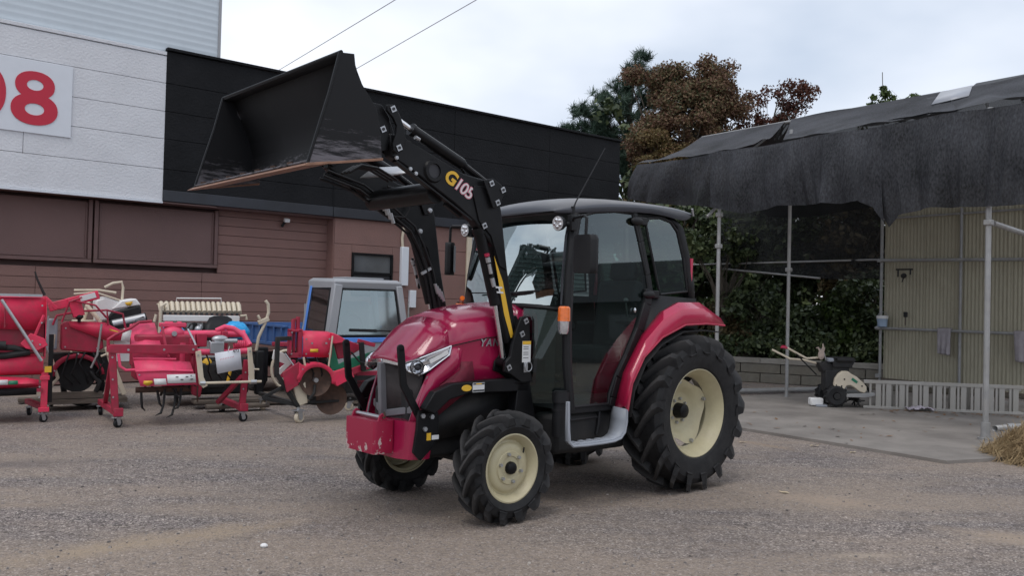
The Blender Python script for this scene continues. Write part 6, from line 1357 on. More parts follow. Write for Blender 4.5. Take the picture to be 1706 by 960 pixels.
# ---------- small truck with a grey cab
TK = empty('small_truck', (-2.60, 12.0, -0.23), R(38), 'small flatbed truck with boxy grey cab and blue load bed at the brown wall', 'truck'); TK.scale = (1.28, 1.28, 1.15)
CWd, CL = 1.06, 0.66
def cabx(z): return 0.10 * (1 - min(1, max(0, (1.70 - z) / 0.75)))    # pillars lean in towards the roof
part(TK, 'cab_roof', 'cab_grey', lambda b: b.grid([[(0.10, 0.02, 1.66), (CWd - 0.10, 0.02, 1.66), (CWd - 0.10, CL, 1.66), (0.10, CL, 1.66)], [(0.10, 0.0, 1.74), (CWd - 0.10, 0.0, 1.74), (CWd - 0.10, CL + 0.02, 1.75), (0.10, CL + 0.02, 1.75)], [(0.14, 0.04, 1.775), (CWd - 0.14, 0.04, 1.775), (CWd - 0.14, CL - 0.02, 1.785), (0.14, CL - 0.02, 1.785)]], wrap=True)._add([(0.14, 0.04, 1.775), (CWd - 0.14, 0.04, 1.775), (CWd - 0.14, CL - 0.02, 1.785), (0.14, CL - 0.02, 1.785)], [(0, 1, 2, 3)]), bevel=0.012)
part(TK, 'roof_vent', 'cab_grey', lambda b: b.box((0.55, 0.3, 1.79), (0.5, 0.3, 0.02)), bevel=0.005)
def pil(b, p0, p1, w, h): b.bar(p0, p1, w, h, up=(0, 1, 0))
part(TK, 'pillar', 'cab_grey', lambda b: (b.bar((0.15, 0.03, 1.70), (0.06, 0.0, 1.0), 0.10, 0.09, up=(0, 1, 0))), bevel=0.012)
part(TK, 'pillar', 'cab_grey', lambda b: (b.bar((CWd - 0.14, 0.03, 1.70), (CWd - 0.04, 0.0, 1.0), 0.08, 0.08, up=(0, 1, 0))), bevel=0.012)
part(TK, 'pillar', 'cab_grey', lambda b: (b.bar((0.13, CL - 0.03, 1.70), (0.04, CL - 0.02, 1.0), 0.05, 0.05, up=(0, 1, 0))), bevel=0.008)
part(TK, 'pillar', 'cab_grey', lambda b: (b.bar((CWd - 0.13, CL - 0.03, 1.70), (CWd - 0.04, CL - 0.02, 1.0), 0.06, 0.06, up=(0, 1, 0))), bevel=0.008)
part(TK, 'door_frame', 'blue_light', lambda b: b.bar((0.105, CL - 0.08, 1.68), (0.025, CL - 0.075, 1.0), 0.03, 0.045, up=(0, 1, 0)), bevel=0.005)
ws = [(0.20, 0.012, 1.645), (CWd - 0.19, 0.012, 1.645), (CWd - 0.115, -0.018, 1.07), (0.125, -0.018, 1.07)]
w_ = part(TK, 'windscreen', 'glass_truck', lambda b: b.poly(ws), solid=0.005, smooth=0)
part(w_, 'rubber_seal', 'black_plastic', lambda b: b.tube(ws + [ws[0]], 0.014, 8))
sw = [(0.105, 0.10, 1.64), (0.105, CL - 0.11, 1.65), (0.03, CL - 0.10, 1.02), (0.03, 0.09, 1.02)]
w_ = part(TK, 'side_window', 'glass_truck', lambda b: b.poly(sw), solid=0.005, smooth=0)
part(w_, 'rubber_seal', 'black_plastic', lambda b: b.tube(sw + [sw[0]], 0.012, 8))
part(TK, 'back_wall', 'cab_grey', lambda b: (b.box((CWd / 2, CL, 1.2), (CWd - 0.12, 0.03, 0.5)), b.bar((CWd / 2, CL, 1.4), (CWd / 2, CL, 1.7), 0.04, 0.03)))
part(TK, 'cab_front', 'cab_grey', lambda b: b.box((CWd / 2, 0.0, 0.75), (CWd, 0.05, 0.50)), bevel=0.02)
part(TK, 'front_band', 'blue_light', lambda b: b.box((CWd / 2, -0.03, 1.015), (CWd - 0.06, 0.03, 0.06)), bevel=0.006)
for x in (0.01, CWd - 0.01): part(TK, 'cab_side', 'blue', lambda b: b.box((x, CL / 2, 0.75), (0.04, CL, 0.50)), bevel=0.01)
part(TK, 'wiper', 'black_plastic', lambda b: (b.bar((0.30, -0.035, 1.14), (0.62, -0.035, 1.13), 0.015, 0.035), b.tube([(0.5, -0.04, 1.13), (0.80, -0.04, 1.13), (0.92, -0.03, 1.06)], 0.010, 6)))
part(TK, 'seat', mat('truck_seat', (0.16, 0.17, 0.18), 0.8), lambda b: (b.box((0.60, 0.50, 1.22), (0.40, 0.10, 0.55)), b.box((0.60, 0.35, 0.95), (0.42, 0.35, 0.12))), bevel=0.04)
part(TK, 'steering_wheel', 'interior', lambda b: b.tube([(0.38 + 0.15 * math.cos(t), 0.14 + 0.03 * math.sin(t), 1.20 + 0.13 * math.sin(t)) for t in np.linspace(0, 2 * math.pi, 21)], 0.011, 6, cap=False))
part(TK, 'dashboard', 'interior', lambda b: b.box((CWd / 2, 0.10, 1.03), (CWd - 0.14, 0.16, 0.06)), bevel=0.02)
bd = empty('load_bed', (0, 0, 0), parent=TK)
part(bd, 'bed_floor', 'blue', lambda b: b.box((0.5, 1.72, 0.90), (1.2, 1.90, 0.05)))
for x in (-0.10, 1.10): part(bd, 'bed_side', 'blue', lambda b: b.box((x, 1.72, 1.02), (0.03, 1.90, 0.24)), bevel=0.005)
for y in (0.78, 2.66): part(bd, 'bed_end', 'blue', lambda b: b.box((0.5, y, 1.02), (1.17, 0.03, 0.24)), bevel=0.005)
part(bd, 'bed_rim', 'blue', lambda b: (b.box((-0.115, 1.72, 1.145), (0.05, 1.92, 0.03)), b.box((1.115, 1.72, 1.145), (0.05, 1.92, 0.03)), b.box((-0.12, 1.72, 0.91), (0.04, 1.92, 0.04))), bevel=0.004)
rm = MB().box((0, 0, 0), (0.03, 0.035, 0.22)).mesh('bed_rib', M['blue'])
for k in range(9): inst(rm, 'bed_rib', bd, (-0.125, 0.85 + 0.22 * k, 1.02))
part(TK, 'chassis', 'under', lambda b: (b.box((0.5, 1.3, 0.62), (0.7, 2.6, 0.16)), b.box((0.5, 0.3, 0.5), (0.9, 0.5, 0.3))))
wm = MB().lathe([(0.15, -0.06), (0.24, -0.07), (0.27, -0.05), (0.27, 0.05), (0.24, 0.07), (0.15, 0.06)], n=28, axis='x', closed=True).mesh('tyre', M['rubber'])
wr = MB().lathe([(0.0, -0.02), (0.10, -0.03), (0.15, -0.055), (0.15, 0.055), (0.10, 0.03), (0.0, 0.02)], n=24, axis='x').mesh('rim', M['white'])
for x, y in ((0.04, 0.35), (1.0, 0.35), (0.0, 1.95), (1.0, 1.95)):
    q = empty('wheel', (x, y, 0.47), parent=TK); inst(wm, 'tyre', q); inst(wr, 'rim', q)

# ---------- walk-behind tiller in the shed
H = empty('walk_behind_tiller', (5.0, 13.4, 0.035), 0, 'walk-behind tiller with a cream belt cover and long handles standing on the slab', 'power tiller')
def hz(a, c): return (4.157 + a * 0.001357 - 5.0, 1.167 - c * 0.001357 - 0.035)
cov = [hz(*q) for q in ((605, 560), (620, 500), (655, 450), (700, 420), (760, 420), (800, 450), (860, 480), (930, 540), (975, 590), (978, 640), (950, 665), (900, 650), (830, 600), (790, 580), (750, 585), (725, 625), (690, 640), (640, 650), (612, 620))]
part(H, 'belt_cover', 'cream', lambda b: b.prism(cov, -0.20, -0.11), bevel=0.012)
x, z = hz(835, 525); part(H, 'badge', 'green', lambda b: b.box((x, -0.203, z), (0.10, 0.004, 0.04), (0, 0.6, 0)))
for q in ((720, 512), (690, 590), (920, 585)):
    x, z = hz(*q); part(H, 'bolt', 'under', lambda b: b.disc((x, -0.202, z), 0.012, (0, 1, 0), 8, 0.012))
x, z = hz(710, 330); part(H, 'engine', 'under', lambda b: (b.box((x, 0.0, z), (0.30, 0.34, 0.14)), b.box((x - 0.02, 0.0, z - 0.14), (0.26, 0.28, 0.16)), b.tube([(x - 0.1, -0.18, z + 0.05), (x + 0.15, -0.18, z + 0.05)], 0.04, 10), b.box((x + 0.02, -0.05, z + 0.075), (0.30, 0.3, 0.02))), bevel=0.015)
x, z = hz(580, 300); part(H, 'fuel_tank', 'grey_plastic', lambda b: b.box((x, -0.1, z), (0.10, 0.14, 0.06)), bevel=0.015)
part(H, 'gear_case', 'under', lambda b: (b.bar((-0.10, -0.05, 0.70), (-0.09, -0.05, 0.24), 0.12, 0.12, up=(0, 1, 0)), b.box((-0.04, -0.05, 0.42), (0.2, 0.2, 0.3)), b.prism([(-0.24, 0.68), (0.12, 0.66), (0.02, 0.54), (-0.16, 0.52)], -0.12, 0.08)), bevel=0.02)
hb = [hz(*q) for q in ((85, 175), (310, 290), (340, 290), (520, 275))]
part(H, 'handle', 'cream', lambda b: b.tube([(hb[0][0], -0.12, hb[0][1]), (hb[1][0], -0.10, hb[1][1]), (hb[2][0], -0.08, hb[2][1]), (hb[3][0], -0.05, hb[3][1])], 0.017, 8))
part(H, 'handle', 'cream', lambda b: b.tube([(hb[0][0] - 0.06, 0.45, hb[0][1] - 0.06), (hb[1][0] - 0.10, 0.35, hb[1][1] - 0.04), (hb[1][0] + 0.05, 0.15, hb[1][1] - 0.04), (hb[3][0] - 0.08, 0.0, hb[3][1] - 0.10)], 0.017, 8))
part(H, 'grip', 'fender_red', lambda b: (b.tube([(hb[0][0], -0.12, hb[0][1]), (hb[0][0] - 0.10, -0.14, hb[0][1] + 0.01)], 0.018, 8), b.tube([(hb[0][0] - 0.02, -0.13, hb[0][1] + 0.03), (hb[0][0] - 0.09, -0.14, hb[0][1] + 0.03)], 0.008, 6)))
part(H, 'support_rod', 'black_paint', lambda b: b.tube([(hb[0][0] + 0.14, -0.12, hb[0][1] - 0.09), (hz(435, 475)[0], -0.08, hz(435, 475)[1])], 0.010, 6))
part(H, 'lever', 'galv', lambda b: b.tube([(hz(540, 310)[0], -0.08, hz(540, 310)[1]), (hz(515, 220)[0], -0.08, hz(515, 220)[1]), (hz(475, 175)[0], -0.08, hz(475, 175)[1])], 0.010, 6))
gv = part(None, 'work_glove', 'card', lambda b: (b.ball((0, 0, 0.0), (0.05, 0.025, 0.08), 10, 8), b.tube([(-0.02, 0, 0.06), (-0.05, 0, 0.11), (-0.08, 0, 0.10)], [0.016, 0.014, 0.010], 6), b.tube([(0.01, 0, 0.06), (0.03, 0, 0.13), (0.02, 0, 0.17)], [0.016, 0.014, 0.010], 6), b.tube([(0.03, 0, 0.05), (0.05, 0, 0.11)], [0.015, 0.010], 6)))
gv.location = (5.0 + hz(480, 240)[0], 13.30, hz(480, 245)[1] + 0.035); gv.data.materials[0] = mat('work_glove', (0.40, 0.32, 0.27), 0.9, var=0.2, scale=20); tag(gv, 'pale work glove draped over the lever of the walk-behind tiller', 'glove')
wh = MB(); wh.lathe([(0.06, -0.06), (0.13, -0.07), (0.16, -0.05), (0.165, 0.0), (0.16, 0.05), (0.13, 0.07), (0.06, 0.06)], n=24, closed=True)
for k in range(12):
    a = 2 * math.pi * k / 12
    wh.bar((0.165 * math.cos(a), -0.05, 0.165 * math.sin(a)), (0.165 * math.cos(a + .25), 0.05, 0.165 * math.sin(a + .25)), 0.03, 0.03)
wh = wh.mesh('tyre', M['rubber'])
for y in (-0.15, 0.22): inst(wh, 'wheel', H, (0.02, y, 0.175))
part(H, 'wheel_hub', 'under', lambda b: b.disc((0.02, -0.22, 0.175), 0.05, (0, 1, 0), 14, 0.02))
part(H, 'tine_guard', 'galv', lambda b: b.prism([hz(*q) for q in ((745, 680), (1060, 655), (1062, 690), (960, 715), (745, 715))], -0.22, 0.25), bevel=0.006)
part(H, 'tine_rotor', 'under', lambda b: [b.tube([(0.38 + 0.09 * math.cos(a), -0.15 + 0.06 * (k % 5), 0.11 + 0.10 * math.sin(a)), (0.38, -0.15 + 0.06 * (k % 5), 0.11)], 0.012, 6) for k, a in enumerate(np.linspace(0, 12, 15))] + [b.tube([(0.38, -0.2, 0.11), (0.38, 0.2, 0.11)], 0.025, 8)])
part(H, 'rear_bracket', 'under', lambda b: (b.bar((0.48, -0.1, 0.36), (0.60, -0.1, 0.22), 0.03, 0.04), b.bar((0.25, -0.1, 0.62), (0.33, -0.1, 0.74), 0.03, 0.04)), bevel=0.005)
part(H, 'white_can', 'white', lambda b: b.box((hz(440, 720)[0], -0.05, 0.07), (0.20, 0.14, 0.12)), bevel=0.02)
part(H, 'drag_plate', 'grey_plastic', lambda b: b.box((-0.19, -0.12, 0.02), (0.16, 0.10, 0.03)))
# ================================================================== PIPE SHED ON THE RIGHT
ED = Vector((0.59, -0.807, 0)); EN = Vector((0.807, 0.59, 0))      # along the eave towards the camera, and inwards
E0 = Vector((2.17, 15.0, 0)); R0 = Vector((3.93, 17.7, 0)); P3 = Vector((7.05, 16.4, 0))
SH = empty('pipe_shed', (3.26, 13.6, 0), 0, 'galvanised pipe shed roofed and curtained with dark shade netting', 'shed')
SO = Vector((3.26, 13.6, 0))
def S(p): return Vector(p) - SO
def net_mat(name, dens, colr):
    m, n, l, b = base_mat(name)
    t = n.new('ShaderNodeTexCoord')
    z = n.new('ShaderNodeTexNoise'); z.inputs['Scale'].default_value = 1.3; z.inputs['Detail'].default_value = 6; l.new(t.outputs['Object'], z.inputs[0])
    z2 = n.new('ShaderNodeTexNoise'); z2.inputs['Scale'].default_value = 48; z2.inputs['Detail'].default_value = 3
    mp = n.new('ShaderNodeMapping'); mp.inputs['Scale'].default_value = (1, 1, 0.45); l.new(t.outputs['Object'], mp.inputs[0]); l.new(mp.outputs[0], z2.inputs[0])
    r = n.new('ShaderNodeValToRGB'); r.color_ramp.elements[0].position = 0.36; r.color_ramp.elements[1].position = 0.66
    r.color_ramp.elements[0].color = tuple(c * 0.35 for c in colr) + (1,); r.color_ramp.elements[1].color = tuple(c * 1.8 for c in colr) + (1,)
    ad = n.new('ShaderNodeMath'); ad.operation = 'MULTIPLY_ADD'; ad.inputs[1].default_value = 0.5; l.new(z2.outputs[0], ad.inputs[0])
    h = n.new('ShaderNodeMath'); h.operation = 'MULTIPLY'; h.inputs[1].default_value = 0.5; l.new(z.outputs[0], h.inputs[0]); l.new(h.outputs[0], ad.inputs[2])
    l.new(ad.outputs[0], r.inputs[0]); l.new(r.outputs[0], b.inputs['Base Color'])
    b.inputs['Roughness'].default_value = 0.8; b.inputs['Specular IOR Level'].default_value = 0.25
    tr = n.new('ShaderNodeBsdfTransparent'); mx = n.new('ShaderNodeMixShader')
    # open weave: some of what lies behind shows through
    r2 = n.new('ShaderNodeMapRange'); r2.inputs['To Min'].default_value = dens - 0.05; r2.inputs['To Max'].default_value = min(1, dens + 0.05); l.new(z2.outputs[0], r2.inputs[0])
    l.new(r2.outputs[0], mx.inputs[0]); l.new(tr.outputs[0], mx.inputs[1]); l.new(b.outputs[0], mx.inputs[2]); l.new(mx.outputs[0], n['Material Output'].inputs[0])
    return m
M['net'] = net_mat('shade_net', 0.95, (0.036, 0.037, 0.042))
M['net_roof'] = net_mat('shade_net_roof', 0.93, (0.040, 0.041, 0.047))
M['net_thin'] = net_mat('thin_shade_net', 0.82, (0.020, 0.021, 0.022))
def fold(t, ph=0): return 0.035 * math.sin(3.1 * t + ph) + 0.025 * math.sin(7.7 * t + 1.3 + ph) + 0.016 * math.sin(15.3 * t + 2 * ph)
def drape(t, v, ph):
    # vertical gathers that start at the eave and open out downwards, with a few sharp pleats
    q = 0.10 * (abs(math.sin(2.3 * t + 0.35 * v + ph)) - 0.5) + 0.055 * (abs(math.sin(5.1 * t - 0.5 * v + 2 * ph)) - 0.5) + 0.040 * math.sin(9.7 * t + 0.8 * v + ph) * math.sin(1.9 * t + ph) + 0.022 * math.sin(17 * t - 0.6 * v) * math.sin(1.3 * t + 2 * ph)
    q += 0.09 * math.exp(-((math.sin(1.35 * t + ph * 3 + 0.25 * v)) / 0.10) ** 2)
    w = t + 0.10 * math.sin(1.7 * t + ph) + 0.16 * v * math.sin(2.6 * t + 2 * ph)
    tri = abs(((w * 2.1 + ph) % 1.0) - 0.5) * 2 - 0.5
    tri2 = abs(((w * 4.7 + 2 * ph) % 1.0) - 0.5) * 2 - 0.5
    q += 0.13 * tri * (0.55 + 0.45 * math.sin(1.1 * t + ph)) + 0.045 * tri2 * (0.5 + 0.5 * math.sin(2.3 * t))
    return q * (0.12 + 0.88 * v ** 0.8)
# front curtain in three hung lengths
def curtain(t0, t1, hem, name, ph, out=0.0, n=150, m=16):
    rows = []
    for j in range(m + 1):
        v = j / m; row = []
        for i in range(n + 1):
            t = t0 + (t1 - t0) * i / n
            zb = np.interp(t, [h[0] for h in hem], [h[1] for h in hem])
            tt = t - 0.22 * v * max(0, 1 - t / 1.5) * (1 if t < 1.5 else 0)
            z = 4.0 - 0.03 * abs(math.sin(t * 1.75)) + (zb - 4.0) * v
            o = out + (0.25 + v) * fold(t + 0.25 * v, ph) * 1.3 + 0.12 * math.sin(v * math.pi) * 0.5
            row.append(tuple(S(E0 + ED * tt - EN * (o + drape(t, v, ph))) + Vector((0, 0, z))))
        rows.append(row)
    b = MB(); b.grid(rows); return b.build(name, M['net'], SH, smooth=60, fix=False)
hem = [(-0.28, 3.47), (0.53, 3.31), (1.25, 3.22), (1.83, 3.09), (2.3, 3.0), (2.62, 3.03), (2.96, 3.07), (3.4, 3.04), (3.94, 3.01), (4.3, 3.03), (4.49, 2.93), (4.66, 2.66), (4.83, 2.80), (5.2, 2.83), (5.58, 2.83), (6.31, 2.82), (7.2, 2.84), (8.6, 2.9)]
curtain(-0.05, 1.80, hem, 'net_curtain', 0.3)
curtain(1.74, 4.62, hem, 'net_curtain', 1.1, 0.035, 220)
curtain(4.40, 7.1, hem, 'net_curtain', 2.2, 0.075, 260)
# roof nets between the eave pipe and the ridge
def roofnet(te0, te1, tr0, tr1, ph, up, n=50, m=14):
    rows = []
    for j in range(m + 1):
        v = j / m; row = []
        for i in range(n + 1):
            u = i / n
            a = E0 + ED * (te0 + (te1 - te0) * u); c = R0 + ED * (tr0 + (tr1 - tr0) * u)
            p = a.lerp(c, v)
            z = 4.01 + (5.07 - 4.01) * v - 0.10 * math.sin(math.pi * v) - 0.05 * math.sin(math.pi * v) * abs(math.sin(1.75 * (te0 + (te1 - te0) * u))) + up + 1.1 * fold((te0 + (te1 - te0) * u) * 0.9 + v, ph)* math.sin(math.pi * min(1, v * 1.4 + 0.1))
            row.append(tuple(S(p) + Vector((0, 0, z))))
        rows.append(row)
    b = MB(); b.grid(rows); return b.build('roof_net', M['net_roof'], SH, smooth=60, fix=False)
roofnet(-0.05, 2.30, -0.12, 1.93, 0.5, 0.0)
roofnet(2.85, 5.6, 2.07, 5.0, 1.7, 0.02)
roofnet(4.6, 7.1, 5.45, 6.9, 2.6, 0.05)
# far slope of the roof, behind the ridge
rows = []
for v in np.linspace(0, 1, 8):
    rows.append([tuple(S(R0 + ED * t + EN * (2.2 * v)) + Vector((0, 0, 5.06 - 1.5 * v - 0.05 * math.sin(t * 1.7)))) for t in np.linspace(-0.1, 6.9, 30)])
b = MB(); b.grid(rows); b.build('roof_net', M['net_roof'], SH, smooth=60, fix=False)
# scrap of clear sheet showing between the roof nets
M['film'] = mat('clear_sheet', (0.30, 0.31, 0.34), 0.35, var=0.1)
a = R0 + ED * 5.0; 
b = MB(); b.poly([tuple(S(R0 + ED * t_ - EN * d_) + Vector((0, 0, 5.06 - 0.354 * d_ - 0.10 * math.sin(math.pi * d_ / 3) + 0.05))) for t_, d_ in ((4.95, 0.12), (5.42, 0.06), (5.75, 0.85), (5.30, 1.05))]); b.build('clear_sheet', M['film'], SH, solid=0.01)
# back net hanging from the rear pipe, sagging hem
rows = []
for v in np.linspace(0, 1, 10):
    row = []
    for t in np.linspace(-3.95, 0.0, 40):
        zb = np.interp(t, [-3.95, -3.4, -1.85, -0.8, 0.0], [2.40, 2.33, 2.20, 2.14, 2.16])
        row.append(tuple(S(P3 + ED * t + EN * (0.04 + fold(t, 0.7) * (0.3 + v))) + Vector((0, 0, 3.95 + (zb - 3.95) * v))))
    rows.append(row)
b = MB(); b.grid(rows); b.build('net_screen', M['net_thin'], SH, smooth=60, fix=False)
# sagging pale pole along its hem
b = MB(); b.tube([tuple(S(P3 + ED * -3.95 - EN * 0.05) + Vector((0, 0, 2.42))), tuple(S(P3 + ED * -1.3 - EN * 0.05) + Vector((0, 0, 2.17)))], 0.022, 8); b.build('hem_pole', M['galv'], SH)
# posts and pipes
def pipe(p0, p1, r=0.026, name='pipe'):
    b = MB(); b.tube([tuple(S(p0[:2] + (0,)) + Vector((0, 0, p0[2]))) if not isinstance(p0, Vector) else tuple(p0 - SO), tuple(S(p1[:2] + (0,)) + Vector((0, 0, p1[2]))) if not isinstance(p1, Vector) else tuple(p1 - SO)], r, 10)
    return b.build(name, M['galv'], SH)
def V(p, z): return Vector((p[0], p[1], z))
def clamp(p):
    b = MB(); b.box(tuple(Vector(p) - SO), (0.09, 0.09, 0.07), (0, 0, 0.6)); b.build('pipe_clamp', M['galv'], SH, bevel=0.012)
Pf = Vector((3.26, 13.6, 0)); Pn = Vector((5.66, 10.22, 0)); P2 = Vector((4.71, 14.63, 0))
pipe(V(Pf, 0), V(Pf, 4.0), 0.030, 'post'); pipe(V(Pn, 0.03), V(Pn, 4.0), 0.033, 'post')
pipe(V(P2, 0), V(P2, 4.6), 0.029, 'post'); pipe(V(P3, 0.2), V(P3, 3.4), 0.028, 'post')
pipe(V(P3 + ED * 1.5, 0.2), V(P3 + ED * 1.5, 3.4), 0.026, 'post'); pipe(V(P3 - ED * 3.95, 0.5), V(P3 - ED * 3.95, 3.4), 0.026, 'post')
Pn2 = Pn + ED * 1.15
pipe(V(Pn2, 0), V(Pn2, 4.0), 0.036, 'post')
# base bracket and loose ground pipe at the near post
b = MB(); b.tube([tuple(S(Pn) + Vector((0, 0, 0.03))), tuple(S(Pn) + Vector((0, 0, 0.24)))], 0.052, 12); b.tube([tuple(S(Pn) + Vector((0, 0, 0.03))), tuple(S(Pn) + Vector((0, 0, 0.06)))], 0.085, 14); b.build('post_base', M['galv'], SH)
b = MB(); b.tube([tuple(S(Pn) + Vector((0.10, -0.02, 0.17))), tuple(S(Pn) + Vector((1.5, 0.75, 0.17)))], 0.040, 12, cap=False); b.tube([tuple(S(Pn) + Vector((0.62, 0.26, 0.17))), tuple(S(Pn) + Vector((0.62, 0.26, 0.04)))], 0.03, 8); b.tube([tuple(S(Pn) + Vector((0.30, 0.09, 0.17))), tuple(S(Pn) + Vector((0.42, 0.15, 0.17)))], 0.052, 12)
b.build('ground_pipe', M['galv'], SH, solid=0.006)
pipe(V(E0 - ED * 0.02 + EN * 0.05, 3.95), V(E0 + ED * 7.1 + EN * 0.05, 3.95), 0.026, 'eave_pipe'); pipe(V(R0 - ED * 0.1, 5.05), V(R0 + ED * 6.9, 5.05), 0.026, 'ridge_pipe')
for t in (1.85, 3.9, 5.95, 7.0): pipe(V(E0 + ED * t + EN * 0.1, 3.72), V(R0 + ED * (t - 0.35), 4.80), 0.022, 'rafter')
pipe(V(P3 - ED * 4.9, 2.52), V(P3 + ED * 0.05, 2.52), 0.020, 'rail'); pipe(V(P3 + ED * 0.0 - EN * 0.06, 2.50), V(P3 + ED * 4.4 - EN * 0.06, 2.42), 0.030, 'rail')
pipe(V(P3 - ED * 0.06 - EN * 0.08, 1.21), V(P3 + ED * 4.4 - EN * 0.08, 1.21), 0.027, 'rail')
pipe(V(P3, 3.3), V(P3 + ED * 4.4, 3.3), 0.02, 'rail')
pipe(Vector((3.6, 15.0, 0.06)), Vector((6.3, 16.15, 0.06)), 0.045, 'ground_pipe')
pipe(Vector((3.1, 13.75, 2.98)), V(Pf + EN * 0.75, 3.75), 0.026, 'brace')
pipe(V(Pn + EN * 0.12, 2.62), Vector((6.72, 11.0, 2.52)), 0.034, 'brace'); pipe(V(Pn + EN * 0.16, 2.86), V(Pn + EN * 0.45, 3.3), 0.036, 'brace')
for p in (V(Pn, 2.62), V(Pf, 3.0), V(Pf, 2.5), V(P3 - EN * 0.05, 2.5), V(P3 - EN * 0.05, 1.21), V(P2, 2.2), V(P3 - EN * 0.05, 0.3)): clamp(p)
# corrugated plastic wall sheets
M['sheet'] = mat('aged_corrugated_plastic', (0.40, 0.370, 0.275), 0.6, var=0.10, scale=0.8, dirt=(0.24, 0.215, 0.155), dirt_amt=0.7, dirt_scale=1.6, stretch=(1, 1, 0.5))
def sheet(t0, t1, z0, z1, off, tint=None):
    n = int((t1 - t0) / 0.011); rows = [[], []]
    for i in range(n + 1):
        t = t0 + (t1 - t0) * i / n
        o = 0.0065 * math.sin(2 * math.pi * (t - t0) / 0.066) + off
        for r, z in zip(rows, (z0, z1)): r.append(tuple(S(P3 + ED * t + EN * (0.05 + o)) + Vector((0, 0, z))))
    b = MB(); b.grid(rows); return b.build('wall_sheet', M['sheet'], SH, smooth=60, fix=False)
sheet(0.04, 0.80, 0.26, 3.8, 0.0); sheet(0.74, 1.56, 0.25, 3.8, 0.012); sheet(1.50, 2.32, 0.2, 3.8, 0.0); sheet(2.26, 3.08, 0.2, 3.8, 0.012); sheet(3.02, 4.4, 0.2, 3.8, 0.0)
b = MB(); b.bar(tuple(S(P3 + ED * 0.0 + EN * 0.02) + Vector((0, 0, 0.24))), tuple(S(P3 + ED * 4.4 + EN * 0.02) + Vector((0, 0, 0.14))), 0.05, 0.05); b.build('sole_rail', M['wood'], SH)

# things on the shed
def on_back(t, z, n=0.0): return P3 + ED * t + EN * n + Vector((0, 0, z))
def towel(t, w, zlo, label, seed):
    r = random.Random(seed); rows = []
    for j in range(15):
        v = j / 14; row = []
        for i in range(11):
            u = i / 10 - 0.5
            z = 1.245 - (1.245 - zlo[0] - (zlo[1] - zlo[0]) * (u + 0.5)) * v
            row.append(tuple(on_back(t + u * w * (1 - 0.15 * v), z, -0.125 - 0.022 * math.sin(u * 15 + seed) * v)))
        rows.append(row)
    top = [tuple(on_back(t + (i / 10 - 0.5) * w, 1.255, -0.05)) for i in range(11)]
    b = MB(); b.grid([top] + rows); o = b.build('towel', M['cloth'], solid=0.008, smooth=60); tag(o, label, 'towel', 'towels hung on the shed rail')
towel(1.28, 0.24, (0.80, 0.78), 'limp grey towel hanging on the rail at the middle of the corrugated sheet wall', 3)
towel(2.62, 0.34, (0.75, 0.72), 'pale grey towel hanging on the rail at the right edge of the photo', 5)
pb = empty('paint_bucket', tuple(on_back(0.10, 1.24, -0.11)), 0, 'small pale blue and white bucket standing on the rail in the shed corner', 'bucket')
b = MB(); b.lathe([(0.0, 0.0), (0.085, 0.0), (0.10, 0.19), (0.104, 0.195), (0.097, 0.195), (0.083, 0.01)], n=20, axis='z'); b.build('body', mat('bucket_blue', (0.32, 0.42, 0.55), 0.5), pb)
b = MB(); b.lathe([(0.101, 0.15), (0.106, 0.15), (0.108, 0.21), (0.101, 0.21)], n=20, axis='z'); b.build('rim_band', M['white'], pb)
b = MB(); b.tube([(-0.10, 0, 0.19), (-0.07, -0.03, 0.25), (0, -0.05, 0.28), (0.07, -0.03, 0.25), (0.10, 0, 0.19)], 0.005, 6); b.build('handle', M['steel'], pb)
# small hanging brush and dark fittings on the sheet wall
br = empty('hand_brush', tuple(on_back(0.55, 1.28, -0.10)), R(-54), 'dark long handled brush standing on the rail against the corrugated sheet', 'brush')
b = MB(); b.tube([(0, 0, 0), (0, 0, 0.16)], 0.012, 6); b.build('handle', M['wood'], br)
b = MB(); b.box((0, 0, 0.20), (0.07, 0.05, 0.10)); b.build('head', M['under'], br, bevel=0.015)
hk = empty('hook_rack', tuple(on_back(0.50, 2.2, -0.08)), R(-54), 'black iron hook rack hanging under the upper rail on the corrugated sheet', 'hook rack')
b = MB(); b.bar((-0.16, 0, 0.12), (0.16, 0, 0.12), 0.02, 0.03); b.bar((-0.12, 0, 0.12), (-0.12, 0, -0.02), 0.02, 0.03); b.bar((0.12, 0, 0.12), (0.12, 0, 0.02), 0.02, 0.03); b.build('frame', M['under'], hk)
b = MB(); b.ball((0, -0.02, 0.0), (0.06, 0.04, 0.05), 8, 6); b.bar((0, 0, 0), (-0.03, -0.02, -0.12), 0.02, 0.02); b.build('hook', M['under'], hk)

# ladders lying on edge along the wall
ld = empty('ladder', (5.45, 13.25, 0.035), math.atan2(-0.42, 2.15), 'aluminium ladder lying on its side along the foot of the corrugated sheet wall', 'ladder')
M['alu'] = mat('dull_aluminium', (0.40, 0.38, 0.35), 0.5, metal=0.35, var=0.12, dirt=(0.22, 0.19, 0.15), dirt_amt=0.5)
L_ = 2.25
for z, h in ((0.41, 0.055), (0.02, 0.04)):
    b = MB(); b.box((L_ / 2, 0, z), (L_, 0.035, h)); b.build('rail', M['alu'], ld, bevel=0.004)
x = 0.10; k = 0
me = MB().box((0, 0, 0), (0.075, 0.03, 0.355)).mesh('rung', M['alu'])
me2 = MB().box((0, 0, 0), (0.03, 0.03, 0.355)).mesh('rung', M['alu'])
while x < L_ - 0.03:
    inst(me if k % 2 else me2, 'rung', ld, (x, 0.006, 0.21)); x += 0.075 if k % 3 else 0.115; k += 1
ld2 = empty('ladder', (5.75, 13.36, 0.035), math.atan2(-0.42, 2.15), 'second pale ladder lying on its side just behind the first one', 'ladder')
